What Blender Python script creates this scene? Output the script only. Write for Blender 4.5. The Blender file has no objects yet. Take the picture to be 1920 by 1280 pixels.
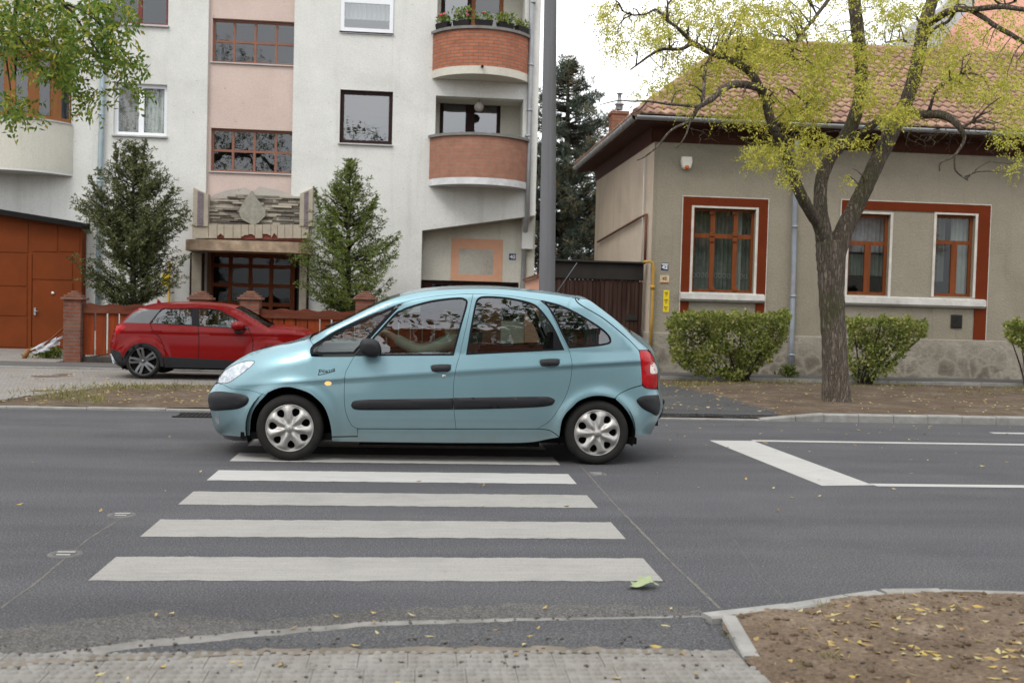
import bpy, math, random
from mathutils import Vector, Matrix, geometry
import numpy as np
rnd = random.Random(7)
SC = bpy.context.scene
COL = SC.collection
# ---------------------------------------------------------------- camera
F_PX, H_CAM, PSI, PITCH, ROLL = 1910.3, 1.4763, .0948, .03497, .02688
_f = Vector((math.sin(PSI)*math.cos(PITCH), math.cos(PSI)*math.cos(PITCH), -math.sin(PITCH)))
_r = Vector((math.cos(PSI), -math.sin(PSI), 0)); _u = _r.cross(_f)
CR = math.cos(ROLL)*_r + math.sin(ROLL)*_u
CU = -math.sin(ROLL)*_r + math.cos(ROLL)*_u
CAM = Vector((0, 0, H_CAM))
cd = bpy.data.cameras.new('camera'); cam = bpy.data.objects.new('camera', cd); COL.objects.link(cam)
cd.sensor_width = 36; cd.lens = F_PX/1920*36; cd.clip_start = .1; cd.clip_end = 3000
cd.dof.use_dof = True; cd.dof.focus_distance = 9.5; cd.dof.aperture_fstop = 2.8
M = Matrix((CR, CU, -_f)).transposed().to_4x4(); M.translation = CAM
cam.matrix_world = M
SC.camera = cam
# ---------------------------------------------------------------- sky and sun (overcast)
SUN_EL, SUN_ROT = math.radians(52), math.radians(215)
W = bpy.data.worlds.new('World'); SC.world = W; W.use_nodes = True
nt = W.node_tree; N = nt.nodes; L = nt.links; bg = N['Background']
sky = N.new('ShaderNodeTexSky'); sky.sky_type = 'NISHITA'; sky.sun_disc = False
sky.sun_elevation = SUN_EL; sky.sun_rotation = SUN_ROT; sky.dust_density = 3.0
tc = N.new('ShaderNodeTexCoord'); sx = N.new('ShaderNodeSeparateXYZ'); L.new(tc.outputs['Generated'], sx.inputs[0])
mp = N.new('ShaderNodeMapping'); mp.inputs['Scale'].default_value = (1, 1, 2.5); L.new(tc.outputs['Generated'], mp.inputs[0])
nz = N.new('ShaderNodeTexNoise'); nz.inputs['Scale'].default_value = 2.2; nz.inputs['Detail'].default_value = 6
L.new(mp.outputs[0], nz.inputs['Vector'])
cr = N.new('ShaderNodeValToRGB'); cr.color_ramp.elements[0].position = .3; cr.color_ramp.elements[1].position = .7
cr.color_ramp.elements[0].color = (11.6, 12.2, 13.0, 1); cr.color_ramp.elements[1].color = (17.2, 17.1, 16.9, 1)
L.new(nz.outputs[0], cr.inputs[0])
mx = N.new('ShaderNodeMix'); mx.data_type = 'RGBA'; mx.inputs[0].default_value = .93
L.new(sky.outputs[0], mx.inputs[6]); L.new(cr.outputs[0], mx.inputs[7])
zr = N.new('ShaderNodeMapRange'); zr.inputs[1].default_value = 0; zr.inputs[2].default_value = 1
zr.inputs[3].default_value = .82; zr.inputs[4].default_value = 1.35; L.new(sx.outputs[2], zr.inputs[0])
vm = N.new('ShaderNodeVectorMath'); vm.operation = 'SCALE'; L.new(mx.outputs[2], vm.inputs[0]); L.new(zr.outputs[0], vm.inputs['Scale'])
L.new(vm.outputs[0], bg.inputs[0]); bg.inputs[1].default_value = .128
sl = bpy.data.lights.new('sun', 'SUN'); sl.energy = 1.5; sl.angle = math.radians(20); sl.color = (1, .95, .88)
so = bpy.data.objects.new('sun', sl); COL.objects.link(so)
# lamp comes from the same direction as the sky's sun (behind the camera, to the left, high)
sd = Vector((math.sin(SUN_ROT)*math.cos(SUN_EL), math.cos(SUN_ROT)*math.cos(SUN_EL), math.sin(SUN_EL)))
so.rotation_euler = sd.to_track_quat('Z', 'Y').to_euler()
vs = SC.view_settings; vs.view_transform = 'Standard'; vs.look = 'None'; vs.exposure = 0; vs.gamma = 1; vs.use_curve_mapping = False
SC.cycles.max_bounces = 6; SC.cycles.transparent_max_bounces = 12
# ---------------------------------------------------------------- geometry helpers
def ray(u, v): return _f*F_PX + CR*(u-960) + CU*(640-v)
def atY(u, v, Y): d = ray(u, v); return CAM + d*(Y/d.y)
def atZ(u, v, z=0.): d = ray(u, v); return CAM + d*((z-H_CAM)/d.z)
def rect(u0, v0, u1, v1, Y):
    um, vm_ = (u0+u1)/2, (v0+v1)/2
    return atY(u0, vm_, Y).x, atY(u1, vm_, Y).x, atY(um, v1, Y).z, atY(um, v0, Y).z   # x0,x1,z0,z1
ORG = {}
def tagp(o, label=None, cat=None, group=None, kind=None):
    if label: o['label'] = label
    if cat: o['category'] = cat
    if group: o['group'] = group
    if kind: o['kind'] = kind
    return o
def thing(name, label, cat, loc=(0, 0, 0), group=None):
    o = bpy.data.objects.new(name, None); COL.objects.link(o); o.location = loc; o.empty_display_size = .2
    ORG[o] = Vector(loc); return tagp(o, label, cat, group)
def copy_tree(o, parent=None):
    c = o.copy(); COL.objects.link(c)
    if parent: c.parent = parent
    for ch in list(o.children): copy_tree(ch, c)
    return c
class MB:
    def __init__(s): s.v = []; s.f = []; s.mi = []; s.sm = []; s.uv = {}; s.fr = {}
    def add(s, vs, fs, mi=0, smooth=False):
        b = len(s.v); s.v += [tuple(p) for p in vs]
        for f in fs: s.f.append(tuple(i+b for i in f)); s.mi.append(mi); s.sm.append(smooth)
        return b
    def box(s, x0, x1, y0, y1, z0, z1, mi=0):
        if x0 > x1: x0, x1 = x1, x0
        if y0 > y1: y0, y1 = y1, y0
        if z0 > z1: z0, z1 = z1, z0
        v = [(x0,y0,z0),(x1,y0,z0),(x1,y1,z0),(x0,y1,z0),(x0,y0,z1),(x1,y0,z1),(x1,y1,z1),(x0,y1,z1)]
        s.add(v, [(0,3,2,1),(4,5,6,7),(0,1,5,4),(1,2,6,5),(2,3,7,6),(3,0,4,7)], mi)
    def bev(s, x0, x1, y0, y1, z0, z1, b=.01, mi=0):
        # box with chamfered edges (8 corners cut to 24 verts)
        vs = []; idx = {}
        X = (x0, x1); Y = (y0, y1); Z = (z0, z1); sg = (1, -1)
        for i in (0, 1):
            for j in (0, 1):
                for k in (0, 1):
                    for a in range(3):
                        p = [X[i]+sg[i]*b, Y[j]+sg[j]*b, Z[k]+sg[k]*b]
                        p[a] = (X[i], Y[j], Z[k])[a]
                        idx[i, j, k, a] = len(vs); vs.append(p)
        fs = []
        for a in range(3):
            o1, o2 = [q for q in range(3) if q != a]
            for e in (0, 1):
                q = []
                for (c1, c2) in ((0,0),(1,0),(1,1),(0,1)):
                    k = [0,0,0]; k[a] = e; k[o1] = c1; k[o2] = c2; q.append(idx[k[0],k[1],k[2],a])
                fs.append(q)
        for a in range(3):           # edges along axis a
            o1, o2 = [q for q in range(3) if q != a]
            for c1 in (0, 1):
                for c2 in (0, 1):
                    k0 = [0,0,0]; k1 = [0,0,0]; k0[a] = 0; k1[a] = 1
                    for k in (k0, k1): k[o1] = c1; k[o2] = c2
                    fs.append([idx[(*k0, o1)], idx[(*k1, o1)], idx[(*k1, o2)], idx[(*k0, o2)]])
        for i in (0, 1):
            for j in (0, 1):
                for k in (0, 1): fs.append([idx[i,j,k,0], idx[i,j,k,1], idx[i,j,k,2]])
        c = Vector(((x0+x1)/2, (y0+y1)/2, (z0+z1)/2)); out = []
        for f in fs:
            p = [Vector(vs[q]) for q in f]; n = (p[1]-p[0]).cross(p[2]-p[0])
            m = sum(p, Vector())/len(p)
            out.append(f if n.dot(m-c) > 0 else f[::-1])
        s.add(vs, out, mi)
    def tube(s, pts, rad, n=8, mi=0, cap=True, smooth=True, closed=False):
        pts = [Vector(p) for p in pts]
        if not hasattr(rad, '__len__'): rad = [rad]*len(pts)
        rings = []; b0 = len(s.v); up = None
        for i, p in enumerate(pts):
            if closed: t = pts[(i+1) % len(pts)] - pts[i-1]
            else: t = pts[min(i+1, len(pts)-1)] - pts[max(i-1, 0)]
            t.normalize()
            if up is None:
                up = Vector((0,0,1)) if abs(t.z) < .9 else Vector((1,0,0))
            a = t.cross(up)
            if a.length < 1e-4: a = t.cross(Vector((.3,1,.2)))
            a.normalize(); up = a.cross(t).normalized()
            s.v += [tuple(p + (a*math.cos(2*math.pi*k/n) + up*math.sin(2*math.pi*k/n))*rad[i]) for k in range(n)]
        m = len(pts)
        for i in range(m if closed else m-1):
            j = (i+1) % m
            for k in range(n):
                s.f.append((b0+i*n+k, b0+i*n+(k+1) % n, b0+j*n+(k+1) % n, b0+j*n+k)); s.mi.append(mi); s.sm.append(smooth)
        if cap and not closed:
            s.f.append(tuple(b0+k for k in range(n))[::-1]); s.mi.append(mi); s.sm.append(False)
            s.f.append(tuple(b0+(m-1)*n+k for k in range(n))); s.mi.append(mi); s.sm.append(False)
    def sphere(s, c, r, nu=14, nv=9, mi=0):
        if not hasattr(r, '__len__'): r = (r, r, r)
        vs = []; fs = []
        for j in range(nv+1):
            th = math.pi*j/nv
            for i in range(nu):
                ph = 2*math.pi*i/nu
                vs.append((c[0]+r[0]*math.sin(th)*math.cos(ph), c[1]+r[1]*math.sin(th)*math.sin(ph), c[2]+r[2]*math.cos(th)))
        for j in range(nv):
            for i in range(nu): fs.append((j*nu+i, (j+1)*nu+i, (j+1)*nu+(i+1) % nu, j*nu+(i+1) % nu))
        s.add(vs, fs, mi, True)
    def lathe(s, prof, c, axis='Y', n=48, mi=0, smooth=True):
        # prof: list of (r, h) ; h along axis
        vs = []; fs = []
        for (r, h) in prof:
            for k in range(n):
                a = 2*math.pi*k/n; p = (r*math.cos(a), r*math.sin(a))
                vs.append((c[0]+p[0], c[1]+h, c[2]+p[1]) if axis == 'Y' else (c[0]+p[0], c[1]+p[1], c[2]+h))
        for i in range(len(prof)-1):
            for k in range(n): fs.append((i*n+k, i*n+(k+1) % n, (i+1)*n+(k+1) % n, (i+1)*n+k))
        s.add(vs, fs, mi, smooth)
    def prism(s, poly, y0, y1, mi=0, axis='Y'):
        # extrude a simple polygon given in (x,z) along y, or (x,y) along z, or (y,z) along x
        n = len(poly)
        mk = {'Y': lambda p, h: (p[0], h, p[1]), 'Z': lambda p, h: (p[0], p[1], h), 'X': lambda p, h: (h, p[0], p[1])}[axis]
        vs = [mk(p, y0) for p in poly] + [mk(p, y1) for p in poly]
        fs = [tuple(range(n)), tuple(range(2*n-1, n-1, -1))] + [(i, n+i, n+(i+1) % n, (i+1) % n) for i in range(n)]
        s.add(vs, fs, mi)
    def build(s, name, mats, parent=None, label=None, fix=False):
        o0 = Vector((0, 0, 0)); q = parent
        while q is not None:
            if q in ORG: o0 = ORG[q]
            q = q.parent
        me = bpy.data.meshes.new(name)
        vs = [(p[0]-o0.x, p[1]-o0.y, p[2]-o0.z) for p in s.v]
        me.from_pydata(vs, [], s.f)
        if not isinstance(mats, (list, tuple)): mats = [mats]
        for m in mats: me.materials.append(m)
        me.polygons.foreach_set('material_index', s.mi); me.polygons.foreach_set('use_smooth', s.sm)
        for an, d in s.fr.items():
            a = me.attributes.new(an, 'FLOAT', 'FACE'); a.data.foreach_set('value', d)
        for an, d in s.uv.items():
            a = me.attributes.new(an, 'FLOAT_VECTOR', 'POINT'); a.data.foreach_set('vector', [c for p in d for c in p])
        if fix:
            import bmesh
            b = bmesh.new(); b.from_mesh(me); bmesh.ops.recalc_face_normals(b, faces=b.faces); b.to_mesh(me); b.free()
        me.update()
        o = bpy.data.objects.new(name, me); COL.objects.link(o)
        if parent is not None: o.parent = parent
        if label: o['label'] = label
        return o
def inside(p, poly):
    x, y = p; c = False; n = len(poly); j = n-1
    for i in range(n):
        xi, yi = poly[i]; xj, yj = poly[j]
        if (yi > y) != (yj > y) and x < (xj-xi)*(y-yi)/(yj-yi)+xi: c = not c
        j = i
    return c
def area(p): return sum(p[i-1][0]*p[i][1]-p[i][0]*p[i-1][1] for i in range(len(p)))/2
def seg_d(p, a, b):
    ax, ay = a; bx, by = b; dx, dy = bx-ax, by-ay; l = dx*dx+dy*dy
    t = 0 if l == 0 else max(0, min(1, ((p[0]-ax)*dx+(p[1]-ay)*dy)/l))
    return math.hypot(p[0]-ax-t*dx, p[1]-ay-t*dy)
def smooth(pts, n=6, closed=True):
    # Catmull-Rom; a point with a third element is a corner
    out = []; m = len(pts); rng = range(m if closed else m-1)
    for i in rng:
        p1, p2 = pts[i], pts[(i+1) % m]
        p0 = pts[i-1] if (closed or i > 0) else p1
        p3 = pts[(i+2) % m] if (closed or i+2 < m) else p2
        if len(p1) > 2: p0 = p1
        if len(p2) > 2: p3 = p2
        for k in range(n):
            t = k/n; q = []
            for a in (0, 1):
                m1 = (p2[a]-p0[a])*.5; m2 = (p3[a]-p1[a])*.5
                q.append((2*t**3-3*t*t+1)*p1[a]+(t**3-2*t*t+t)*m1+(-2*t**3+3*t*t)*p2[a]+(t**3-t*t)*m2)
            out.append(tuple(q))
    if not closed: out.append(tuple(pts[-1][:2]))
    return out
def resample(pts, d, closed=True):
    out = []; m = len(pts)
    for i in range(m if closed else m-1):
        a, b = pts[i], pts[(i+1) % m]; l = math.dist(a, b)
        if l < 1e-6: continue
        k = max(1, int(math.ceil(l/d)))
        for j in range(k): out.append((a[0]+(b[0]-a[0])*j/k, a[1]+(b[1]-a[1])*j/k))
    if not closed: out.append(tuple(pts[-1][:2]))
    # merge points that are too close
    r = [out[0]]
    for p in out[1:]:
        if math.dist(p, r[-1]) > d*.12: r.append(p)
    if closed and len(r) > 3 and math.dist(r[0], r[-1]) < d*.12: r.pop()
    return r
def offset(poly, d):
    # positive d grows the polygon
    if area(poly) < 0: poly = poly[::-1]
    out = []; n = len(poly)
    for i in range(n):
        a, b, c = poly[i-1], poly[i], poly[(i+1) % n]
        t1 = Vector((b[0]-a[0], b[1]-a[1])); t2 = Vector((c[0]-b[0], c[1]-b[1]))
        if t1.length: t1.normalize()
        if t2.length: t2.normalize()
        n1 = Vector((t1.y, -t1.x)); n2 = Vector((t2.y, -t2.x)); m = n1+n2
        if m.length < 1e-6: m = n1
        m.normalize(); k = max(.5, m.dot(n1))
        out.append((b[0]+m.x*d/k, b[1]+m.y*d/k))
    return out
def cdt(outer, holes=(), step=None, band=None):
    if area(outer) < 0: outer = outer[::-1]
    V = [Vector(p) for p in outer]; E = [(i, (i+1) % len(outer)) for i in range(len(outer))]
    for h in holes:
        b = len(V); V += [Vector(p) for p in h]; E += [(b+i, b+(i+1) % len(h)) for i in range(len(h))]
    if step:
        xs = [p[0] for p in outer]; ys = [p[1] for p in outer]
        segs = []
        for pl in [outer]+list(holes): segs += [(pl[i], pl[(i+1) % len(pl)]) for i in range(len(pl))]
        nx = int((max(xs)-min(xs))/step)+2; ny = int((max(ys)-min(ys))/step)+2
        for j in range(ny):
            for i in range(nx):
                p = (min(xs)+(i+.5*(j % 2))*step, min(ys)+j*step*.87)
                if band and min(band[1])-step*.5 < p[1]-band[0](p[0]) < max(band[1])+step*.5: continue
                if not inside(p, outer) or any(inside(p, h) for h in holes): continue
                if min(seg_d(p, a, b) for a, b in segs if abs(a[0]-p[0]) < 4*step+.2 or abs(b[0]-p[0]) < 4*step+.2) < step*.45 if True else 0: continue
                V.append(Vector(p))
        if band:
            n = int((max(xs)-min(xs))/step)+1
            for k in range(n):
                x = min(xs)+(k+.5)*step
                for h in band[1]:
                    p = (x, band[0](x)+h)
                    if not inside(p, outer) or any(inside(p, h2) for h2 in holes): continue
                    if min(seg_d(p, a, b) for a, b in segs) < step*.3: continue
                    V.append(Vector(p))
    r = geometry.delaunay_2d_cdt(V, E, [], 0, 1e-6)
    vs = [tuple(p) for p in r[0]]; fs = []
    for f in r[2]:
        c = (sum(vs[i][0] for i in f)/len(f), sum(vs[i][1] for i in f)/len(f))
        if inside(c, outer) and not any(inside(c, h) for h in holes):
            a = [vs[i] for i in f]
            fs.append(tuple(f) if area(a) > 0 else tuple(f)[::-1])
    return vs, fs
def wall_panel(mb, outer, holes, Y, depth, mi=0, rmi=None):
    # plaster sheet facing -Y with real openings and their reveals
    vs, fs = cdt(outer, holes)
    mb.add([(p[0], Y, p[1]) for p in vs], fs, mi)
    for h in [outer]+list(holes):
        n = len(h); b = [(p[0], Y, p[1]) for p in h]+[(p[0], Y+depth, p[1]) for p in h]
        cc = area(h) > 0
        hole = h is not outer
        for i in range(n):
            j = (i+1) % n; q = (i, n+i, n+j, j)
            if cc != hole: q = q[::-1]
            mb.add([b[k] for k in q], [(0,1,2,3)], mi if rmi is None else rmi)
def rpoly(r): x0, x1, z0, z1 = r; return [(x0,z0),(x1,z0),(x1,z1),(x0,z1)]
# ---------------------------------------------------------------- materials
def newmat(name):
    m = bpy.data.materials.new(name); m.use_nodes = True
    nt = m.node_tree; return m, nt.nodes, nt.links, nt.nodes['Principled BSDF']
def math_node(N, L, op, a, b=None, c=None, clamp=False):
    n = N.new('ShaderNodeMath'); n.operation = op; n.use_clamp = clamp
    for i, x in enumerate((a, b, c)):
        if x is None: continue
        if isinstance(x, (int, float)): n.inputs[i].default_value = x
        else: L.new(x, n.inputs[i])
    return n.outputs[0]
def noise(N, L, vec, scale, detail=4, rough=.55, dist=0):
    n = N.new('ShaderNodeTexNoise'); n.inputs['Scale'].default_value = scale; n.inputs['Detail'].default_value = detail
    n.inputs['Roughness'].default_value = rough; n.inputs['Distortion'].default_value = dist
    L.new(vec, n.inputs['Vector']); return n.outputs[0]
def ramp(N, L, fac, stops):
    n = N.new('ShaderNodeValToRGB'); e = n.color_ramp.elements
    while len(e) < len(stops): e.new(.5)
    for i, (p, c) in enumerate(stops): e[i].position = p; e[i].color = (*c, 1) if len(c) == 3 else c
    L.new(fac, n.inputs[0]); return n.outputs[0]
def mixc(N, L, fac, a, b, mode='MIX'):
    n = N.new('ShaderNodeMix'); n.data_type = 'RGBA'; n.blend_type = mode
    for i, x in ((0, fac), (6, a), (7, b)):
        if isinstance(x, (int, float)): n.inputs[i].default_value = x
        elif isinstance(x, tuple): n.inputs[i].default_value = (*x, 1) if len(x) == 3 else x
        else: L.new(x, n.inputs[i])
    return n.outputs[2]
def bump(N, L, P, h, strength, dist=.01):
    b = N.new('ShaderNodeBump'); b.inputs['Strength'].default_value = strength; b.inputs['Distance'].default_value = dist
    L.new(h, b.inputs['Height']); L.new(b.outputs[0], P.inputs['Normal'])
def k3(c, f): return tuple(max(0, min(1, x*f)) for x in c)
def pos(N): 
    g = N.new('ShaderNodeNewGeometry'); return g.outputs['Position']
def mat(name, c, rough=.8, var=.12, scale=3, bmp=0, bscale=40, bd=.01, metal=0, spec=.07, dirt=None, dscale=.7, damt=.5, coat=0, speck=None, stretch=None):
    m, N, L, P = newmat(name); v = pos(N)
    if stretch:
        mp = N.new('ShaderNodeMapping'); mp.inputs['Scale'].default_value = stretch; L.new(v, mp.inputs[0]); v = mp.outputs[0]
    col = ramp(N, L, noise(N, L, v, scale, 6, .6), [(.3, k3(c, 1-var)), (.7, k3(c, 1+var))])
    if dirt:
        f = ramp(N, L, noise(N, L, v, dscale, 8, .65, .4), [(.45, (0,0,0)), (.75, (damt,)*3)])
        col = mixc(N, L, f, col, dirt)
    if speck:
        f = ramp(N, L, noise(N, L, v, speck[0], 2, .5), [(speck[1], (0,0,0)), (speck[1]+.04, (speck[3],)*3)])
        col = mixc(N, L, f, col, speck[2])
    L.new(col, P.inputs['Base Color'])
    P.inputs['Roughness'].default_value = rough; P.inputs['Metallic'].default_value = metal
    P.inputs['Specular IOR Level'].default_value = spec
    if coat: P.inputs['Coat Weight'].default_value = coat; P.inputs['Coat Roughness'].default_value = .04
    if bmp: bump(N, L, P, noise(N, L, v, bscale, 5, .6), bmp, bd)
    return m
def glassmat(name, tint=(.75,.8,.78), refl=1.0, rough=.0, ripple=0., graze=.6):
    m, N, L, P = newmat(name); N.remove(P); o = N['Material Output']
    t = N.new('ShaderNodeBsdfTransparent'); t.inputs[0].default_value = (*tint, 1)
    g = N.new('ShaderNodeBsdfGlossy'); g.inputs['Roughness'].default_value = rough; g.inputs['Color'].default_value = (.95,.97,1,1)
    lw = N.new('ShaderNodeLayerWeight'); lw.inputs[0].default_value = .5
    k = math_node(N, L, 'ADD', math_node(N, L, 'MULTIPLY', math_node(N, L, 'POWER', lw.outputs['Facing'], 5.), graze), .08*refl, clamp=True)
    if ripple:
        b = N.new('ShaderNodeBump'); b.inputs['Strength'].default_value = ripple; b.inputs['Distance'].default_value = .01
        v = pos(N); mp = N.new('ShaderNodeMapping'); mp.inputs['Scale'].default_value = (1, 1, 3); L.new(v, mp.inputs[0])
        L.new(noise(N, L, mp.outputs[0], 2.5, 2), b.inputs['Height']); L.new(b.outputs[0], g.inputs['Normal'])
    mx = N.new('ShaderNodeMixShader'); L.new(k, mx.inputs[0]); L.new(t.outputs[0], mx.inputs[1]); L.new(g.outputs[0], mx.inputs[2])
    L.new(mx.outputs[0], o.inputs[0]); return m
def brickmat(name, c1, c2, mortar, bw=.25, bh=.075, attr=None, msize=.012, var=.25, dirt=None):
    m, N, L, P = newmat(name)
    if attr:
        a = N.new('ShaderNodeAttribute'); a.attribute_name = attr; v = a.outputs['Vector']
    else:
        s = N.new('ShaderNodeSeparateXYZ'); L.new(pos(N), s.inputs[0])
        c = N.new('ShaderNodeCombineXYZ'); L.new(math_node(N, L, 'ADD', s.outputs[0], s.outputs[1]), c.inputs[0]); L.new(s.outputs[2], c.inputs[1]); v = c.outputs[0]
    b = N.new('ShaderNodeTexBrick'); L.new(v, b.inputs['Vector']); b.inputs['Scale'].default_value = 1
    b.inputs['Color1'].default_value = (*c1, 1); b.inputs['Color2'].default_value = (*c2, 1); b.inputs['Mortar'].default_value = (*mortar, 1)
    b.inputs['Mortar Size'].default_value = msize; b.inputs['Brick Width'].default_value = bw; b.inputs['Row Height'].default_value = bh
    b.inputs['Mortar Smooth'].default_value = .3
    col = mixc(N, L, 1.0, b.outputs[0], ramp(N, L, noise(N, L, pos(N), 6, 5), [(.3, (1-var,)*3), (.7, (1.0,)*3)]), 'MULTIPLY')
    if dirt:
        f = ramp(N, L, noise(N, L, pos(N), 1.6, 6, .6), [(.5, (0,0,0)), (.75, (.6,)*3)]); col = mixc(N, L, f, col, dirt)
    L.new(col, P.inputs['Base Color']); P.inputs['Roughness'].default_value = .88
    h = math_node(N, L, 'SUBTRACT', 1.0, b.outputs[1]); bump(N, L, P, h, .6, .01); P.inputs['Specular IOR Level'].default_value = .1; return m
def leafmat(name, stops, rough=.6, nscale=1.2, trans=.35):
    # colour differs from leaf to leaf and clump to clump
    m, N, L, P = newmat(name)
    a = N.new('ShaderNodeAttribute'); a.attribute_name = 'rnd'
    f = math_node(N, L, 'ADD', math_node(N, L, 'MULTIPLY', a.outputs['Fac'], .6), math_node(N, L, 'MULTIPLY', noise(N, L, pos(N), nscale, 3), .5))
    col = ramp(N, L, f, stops); L.new(col, P.inputs['Base Color']); P.inputs['Roughness'].default_value = rough; P.inputs['Specular IOR Level'].default_value = .12
    t = N.new('ShaderNodeBsdfTranslucent'); L.new(col, t.inputs[0])
    mx = N.new('ShaderNodeMixShader'); mx.inputs[0].default_value = trans
    L.new(P.outputs[0], mx.inputs[1]); L.new(t.outputs[0], mx.inputs[2]); L.new(mx.outputs[0], N['Material Output'].inputs[0]); return m
MT = {}
MT['blackplastic'] = mat('black_plastic', (.011,.0115,.0135), .5, .1, 8, .05, 400, spec=.25)
MT['rubber'] = mat('tyre_rubber', (.015,.0145,.0135), .85, .25, 9, .15, 90, spec=.2)
MT['black'] = mat('black_lining', (.008,.008,.008), .9)
MT['seal'] = mat('window_seal', (.012,.012,.014), .4)
MT['steel'] = mat('galvanised_steel', (.42,.45,.48), .45, .12, 2, .05, 20, metal=.6)
MT['chrome'] = mat('chrome', (.7,.7,.7), .15, .02, metal=1)
MT['wglass'] = glassmat('window_glass', (.8,.84,.82), 1.3, ripple=.06)
MT['skyglass'] = glassmat('reflective_glass', (.7,.75,.76), 2.6, ripple=.06)
MT['cglass'] = glassmat('car_glass', (.47,.52,.50), 1.6, ripple=.12)
MT['wsglass'] = glassmat('windscreen_glass', (.62,.68,.66), 1.0, graze=.1)
MT['hglass'] = glassmat('old_window_glass', (.8,.84,.82), .6, ripple=.1)
MT['dglass'] = glassmat('shaded_glass', (.75,.78,.76), .3, ripple=.05)
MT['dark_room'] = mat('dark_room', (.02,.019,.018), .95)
# ================================================================ SETTING
def asphalt(name, c, coarse=1.0, pale=(.11,.105,.1)):
    m, N, L, P = newmat(name); v = pos(N)
    mp = N.new('ShaderNodeMapping'); mp.inputs['Scale'].default_value = (.25, 1.6, 1); L.new(v, mp.inputs[0])
    band = noise(N, L, mp.outputs[0], 1.1, 5, .55)
    col = ramp(N, L, band, [(.3, k3(c, .80)), (.7, k3(c, 1.2))])
    blot = ramp(N, L, noise(N, L, v, .55, 7, .65, .3), [(.5, (0,0,0)), (.8, (.45,)*3)])
    col = mixc(N, L, blot, col, pale)
    g = ramp(N, L, noise(N, L, v, 150/coarse, 3, .7), [(.3, (.42,)*3), (.52, (1.0,)*3), (.7, (2.0,)*3)])
    col = mixc(N, L, 1.0, col, g, 'MULTIPLY')
    g2 = ramp(N, L, noise(N, L, v, 52/coarse, 2, .6), [(.62, (0,0,0)), (.7, (.5,)*3)])
    col = mixc(N, L, g2, col, (.16,.155,.15))
    L.new(col, P.inputs['Base Color']); P.inputs['Roughness'].default_value = .82; P.inputs['Specular IOR Level'].default_value = .2
    g3 = ramp(N, L, noise(N, L, v, 85/coarse, 1, .5), [(.34, (.62,)*3), (.5, (1.,)*3), (.66, (1.4,)*3)])
    L.new(mixc(N, L, 1.0, col, g3, 'MULTIPLY'), P.inputs['Base Color'])
    bump(N, L, P, noise(N, L, v, 80/coarse, 4, .7), .8, .008*coarse); return m
def paintmat(name, c, wear=.5):
    m, N, L, P = newmat(name); v = pos(N)
    mp = N.new('ShaderNodeMapping'); mp.inputs['Scale'].default_value = (.8, 9, 1); L.new(v, mp.inputs[0])
    col = ramp(N, L, noise(N, L, mp.outputs[0], 3, 6, .7), [(.3, k3(c, .85)), (.7, k3(c, 1.12))])
    grain = ramp(N, L, noise(N, L, v, 90, 3, .7), [(.62-.08*wear, (0,0,0)), (.8, (.75*wear,)*3)])
    col = mixc(N, L, grain, col, (.075,.073,.07))
    sc = ramp(N, L, noise(N, L, v, 1.6, 8, .7), [(.5, (0,0,0)), (.75, (.5*wear,)*3)])
    col = mixc(N, L, sc, col, k3(c, .62))
    L.new(col, P.inputs['Base Color']); P.inputs['Roughness'].default_value = .75
    bump(N, L, P, noise(N, L, v, 120, 3, .6), .25, .004); return m
def soil(name, c, c2):
    m, N, L, P = newmat(name); v = pos(N)
    col = ramp(N, L, noise(N, L, v, 2.2, 9, .7), [(.3, k3(c, .7)), (.5, c), (.68, c2)])
    g = ramp(N, L, noise(N, L, v, 45, 6, .75), [(.3, (.45,)*3), (.55, (1.0,)*3), (.7, (1.45,)*3)])
    L.new(mixc(N, L, 1.0, col, g, 'MULTIPLY'), P.inputs['Base Color']); P.inputs['Roughness'].default_value = .95
    P.inputs['Specular IOR Level'].default_value = .1
    bump(N, L, P, noise(N, L, v, 28, 8, .75), .9, .03); return m
MT['asphalt'] = asphalt('asphalt', (.0615,.0615,.066))
MT['asphalt_old'] = asphalt('asphalt_old', (.078,.075,.071), 1.0, (.125,.115,.102))
MT['paint'] = paintmat('road_paint_worn', (.232,.223,.205), 1.25)
MT['paint2'] = paintmat('road_paint', (.325,.317,.30), .75)
MT['soil'] = soil('soil', (.175,.128,.09), (.27,.21,.155))
MT['soil_far'] = soil('soil_far', (.12,.088,.062), (.175,.142,.108))
MT['concrete'] = mat('kerb_concrete', (.24,.235,.22), .9, .22, 5, .35, 90, .006, dirt=(.11,.10,.088), dscale=2.5, damt=.6)
MT['paver_top'] = mat('tactile_paving', (.195,.187,.173), .9, .18, 9, .5, 120, .004, dirt=(.15,.13,.105), dscale=2.2, damt=.6)
m, N, L, P = newmat('block_paving')
bk = N.new('ShaderNodeTexBrick'); L.new(pos(N), bk.inputs['Vector']); bk.inputs['Scale'].default_value = 1
bk.inputs['Color1'].default_value = (.17,.155,.14,1); bk.inputs['Color2'].default_value = (.215,.2,.185,1); bk.inputs['Mortar'].default_value = (.07,.06,.05,1)
bk.inputs['Brick Width'].default_value = .2; bk.inputs['Row Height'].default_value = .1; bk.inputs['Mortar Size'].default_value = .007
L.new(mixc(N, L, ramp(N, L, noise(N, L, pos(N), .9, 7, .65), [(.45,(0,0,0)),(.75,(.7,)*3)]), bk.outputs[0], (.14,.115,.085)), P.inputs['Base Color'])
P.inputs['Roughness'].default_value = .9; bump(N, L, P, math_node(N, L, 'SUBTRACT', 1., bk.outputs[1]), .5, .006)
MT['blocks'] = m

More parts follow.
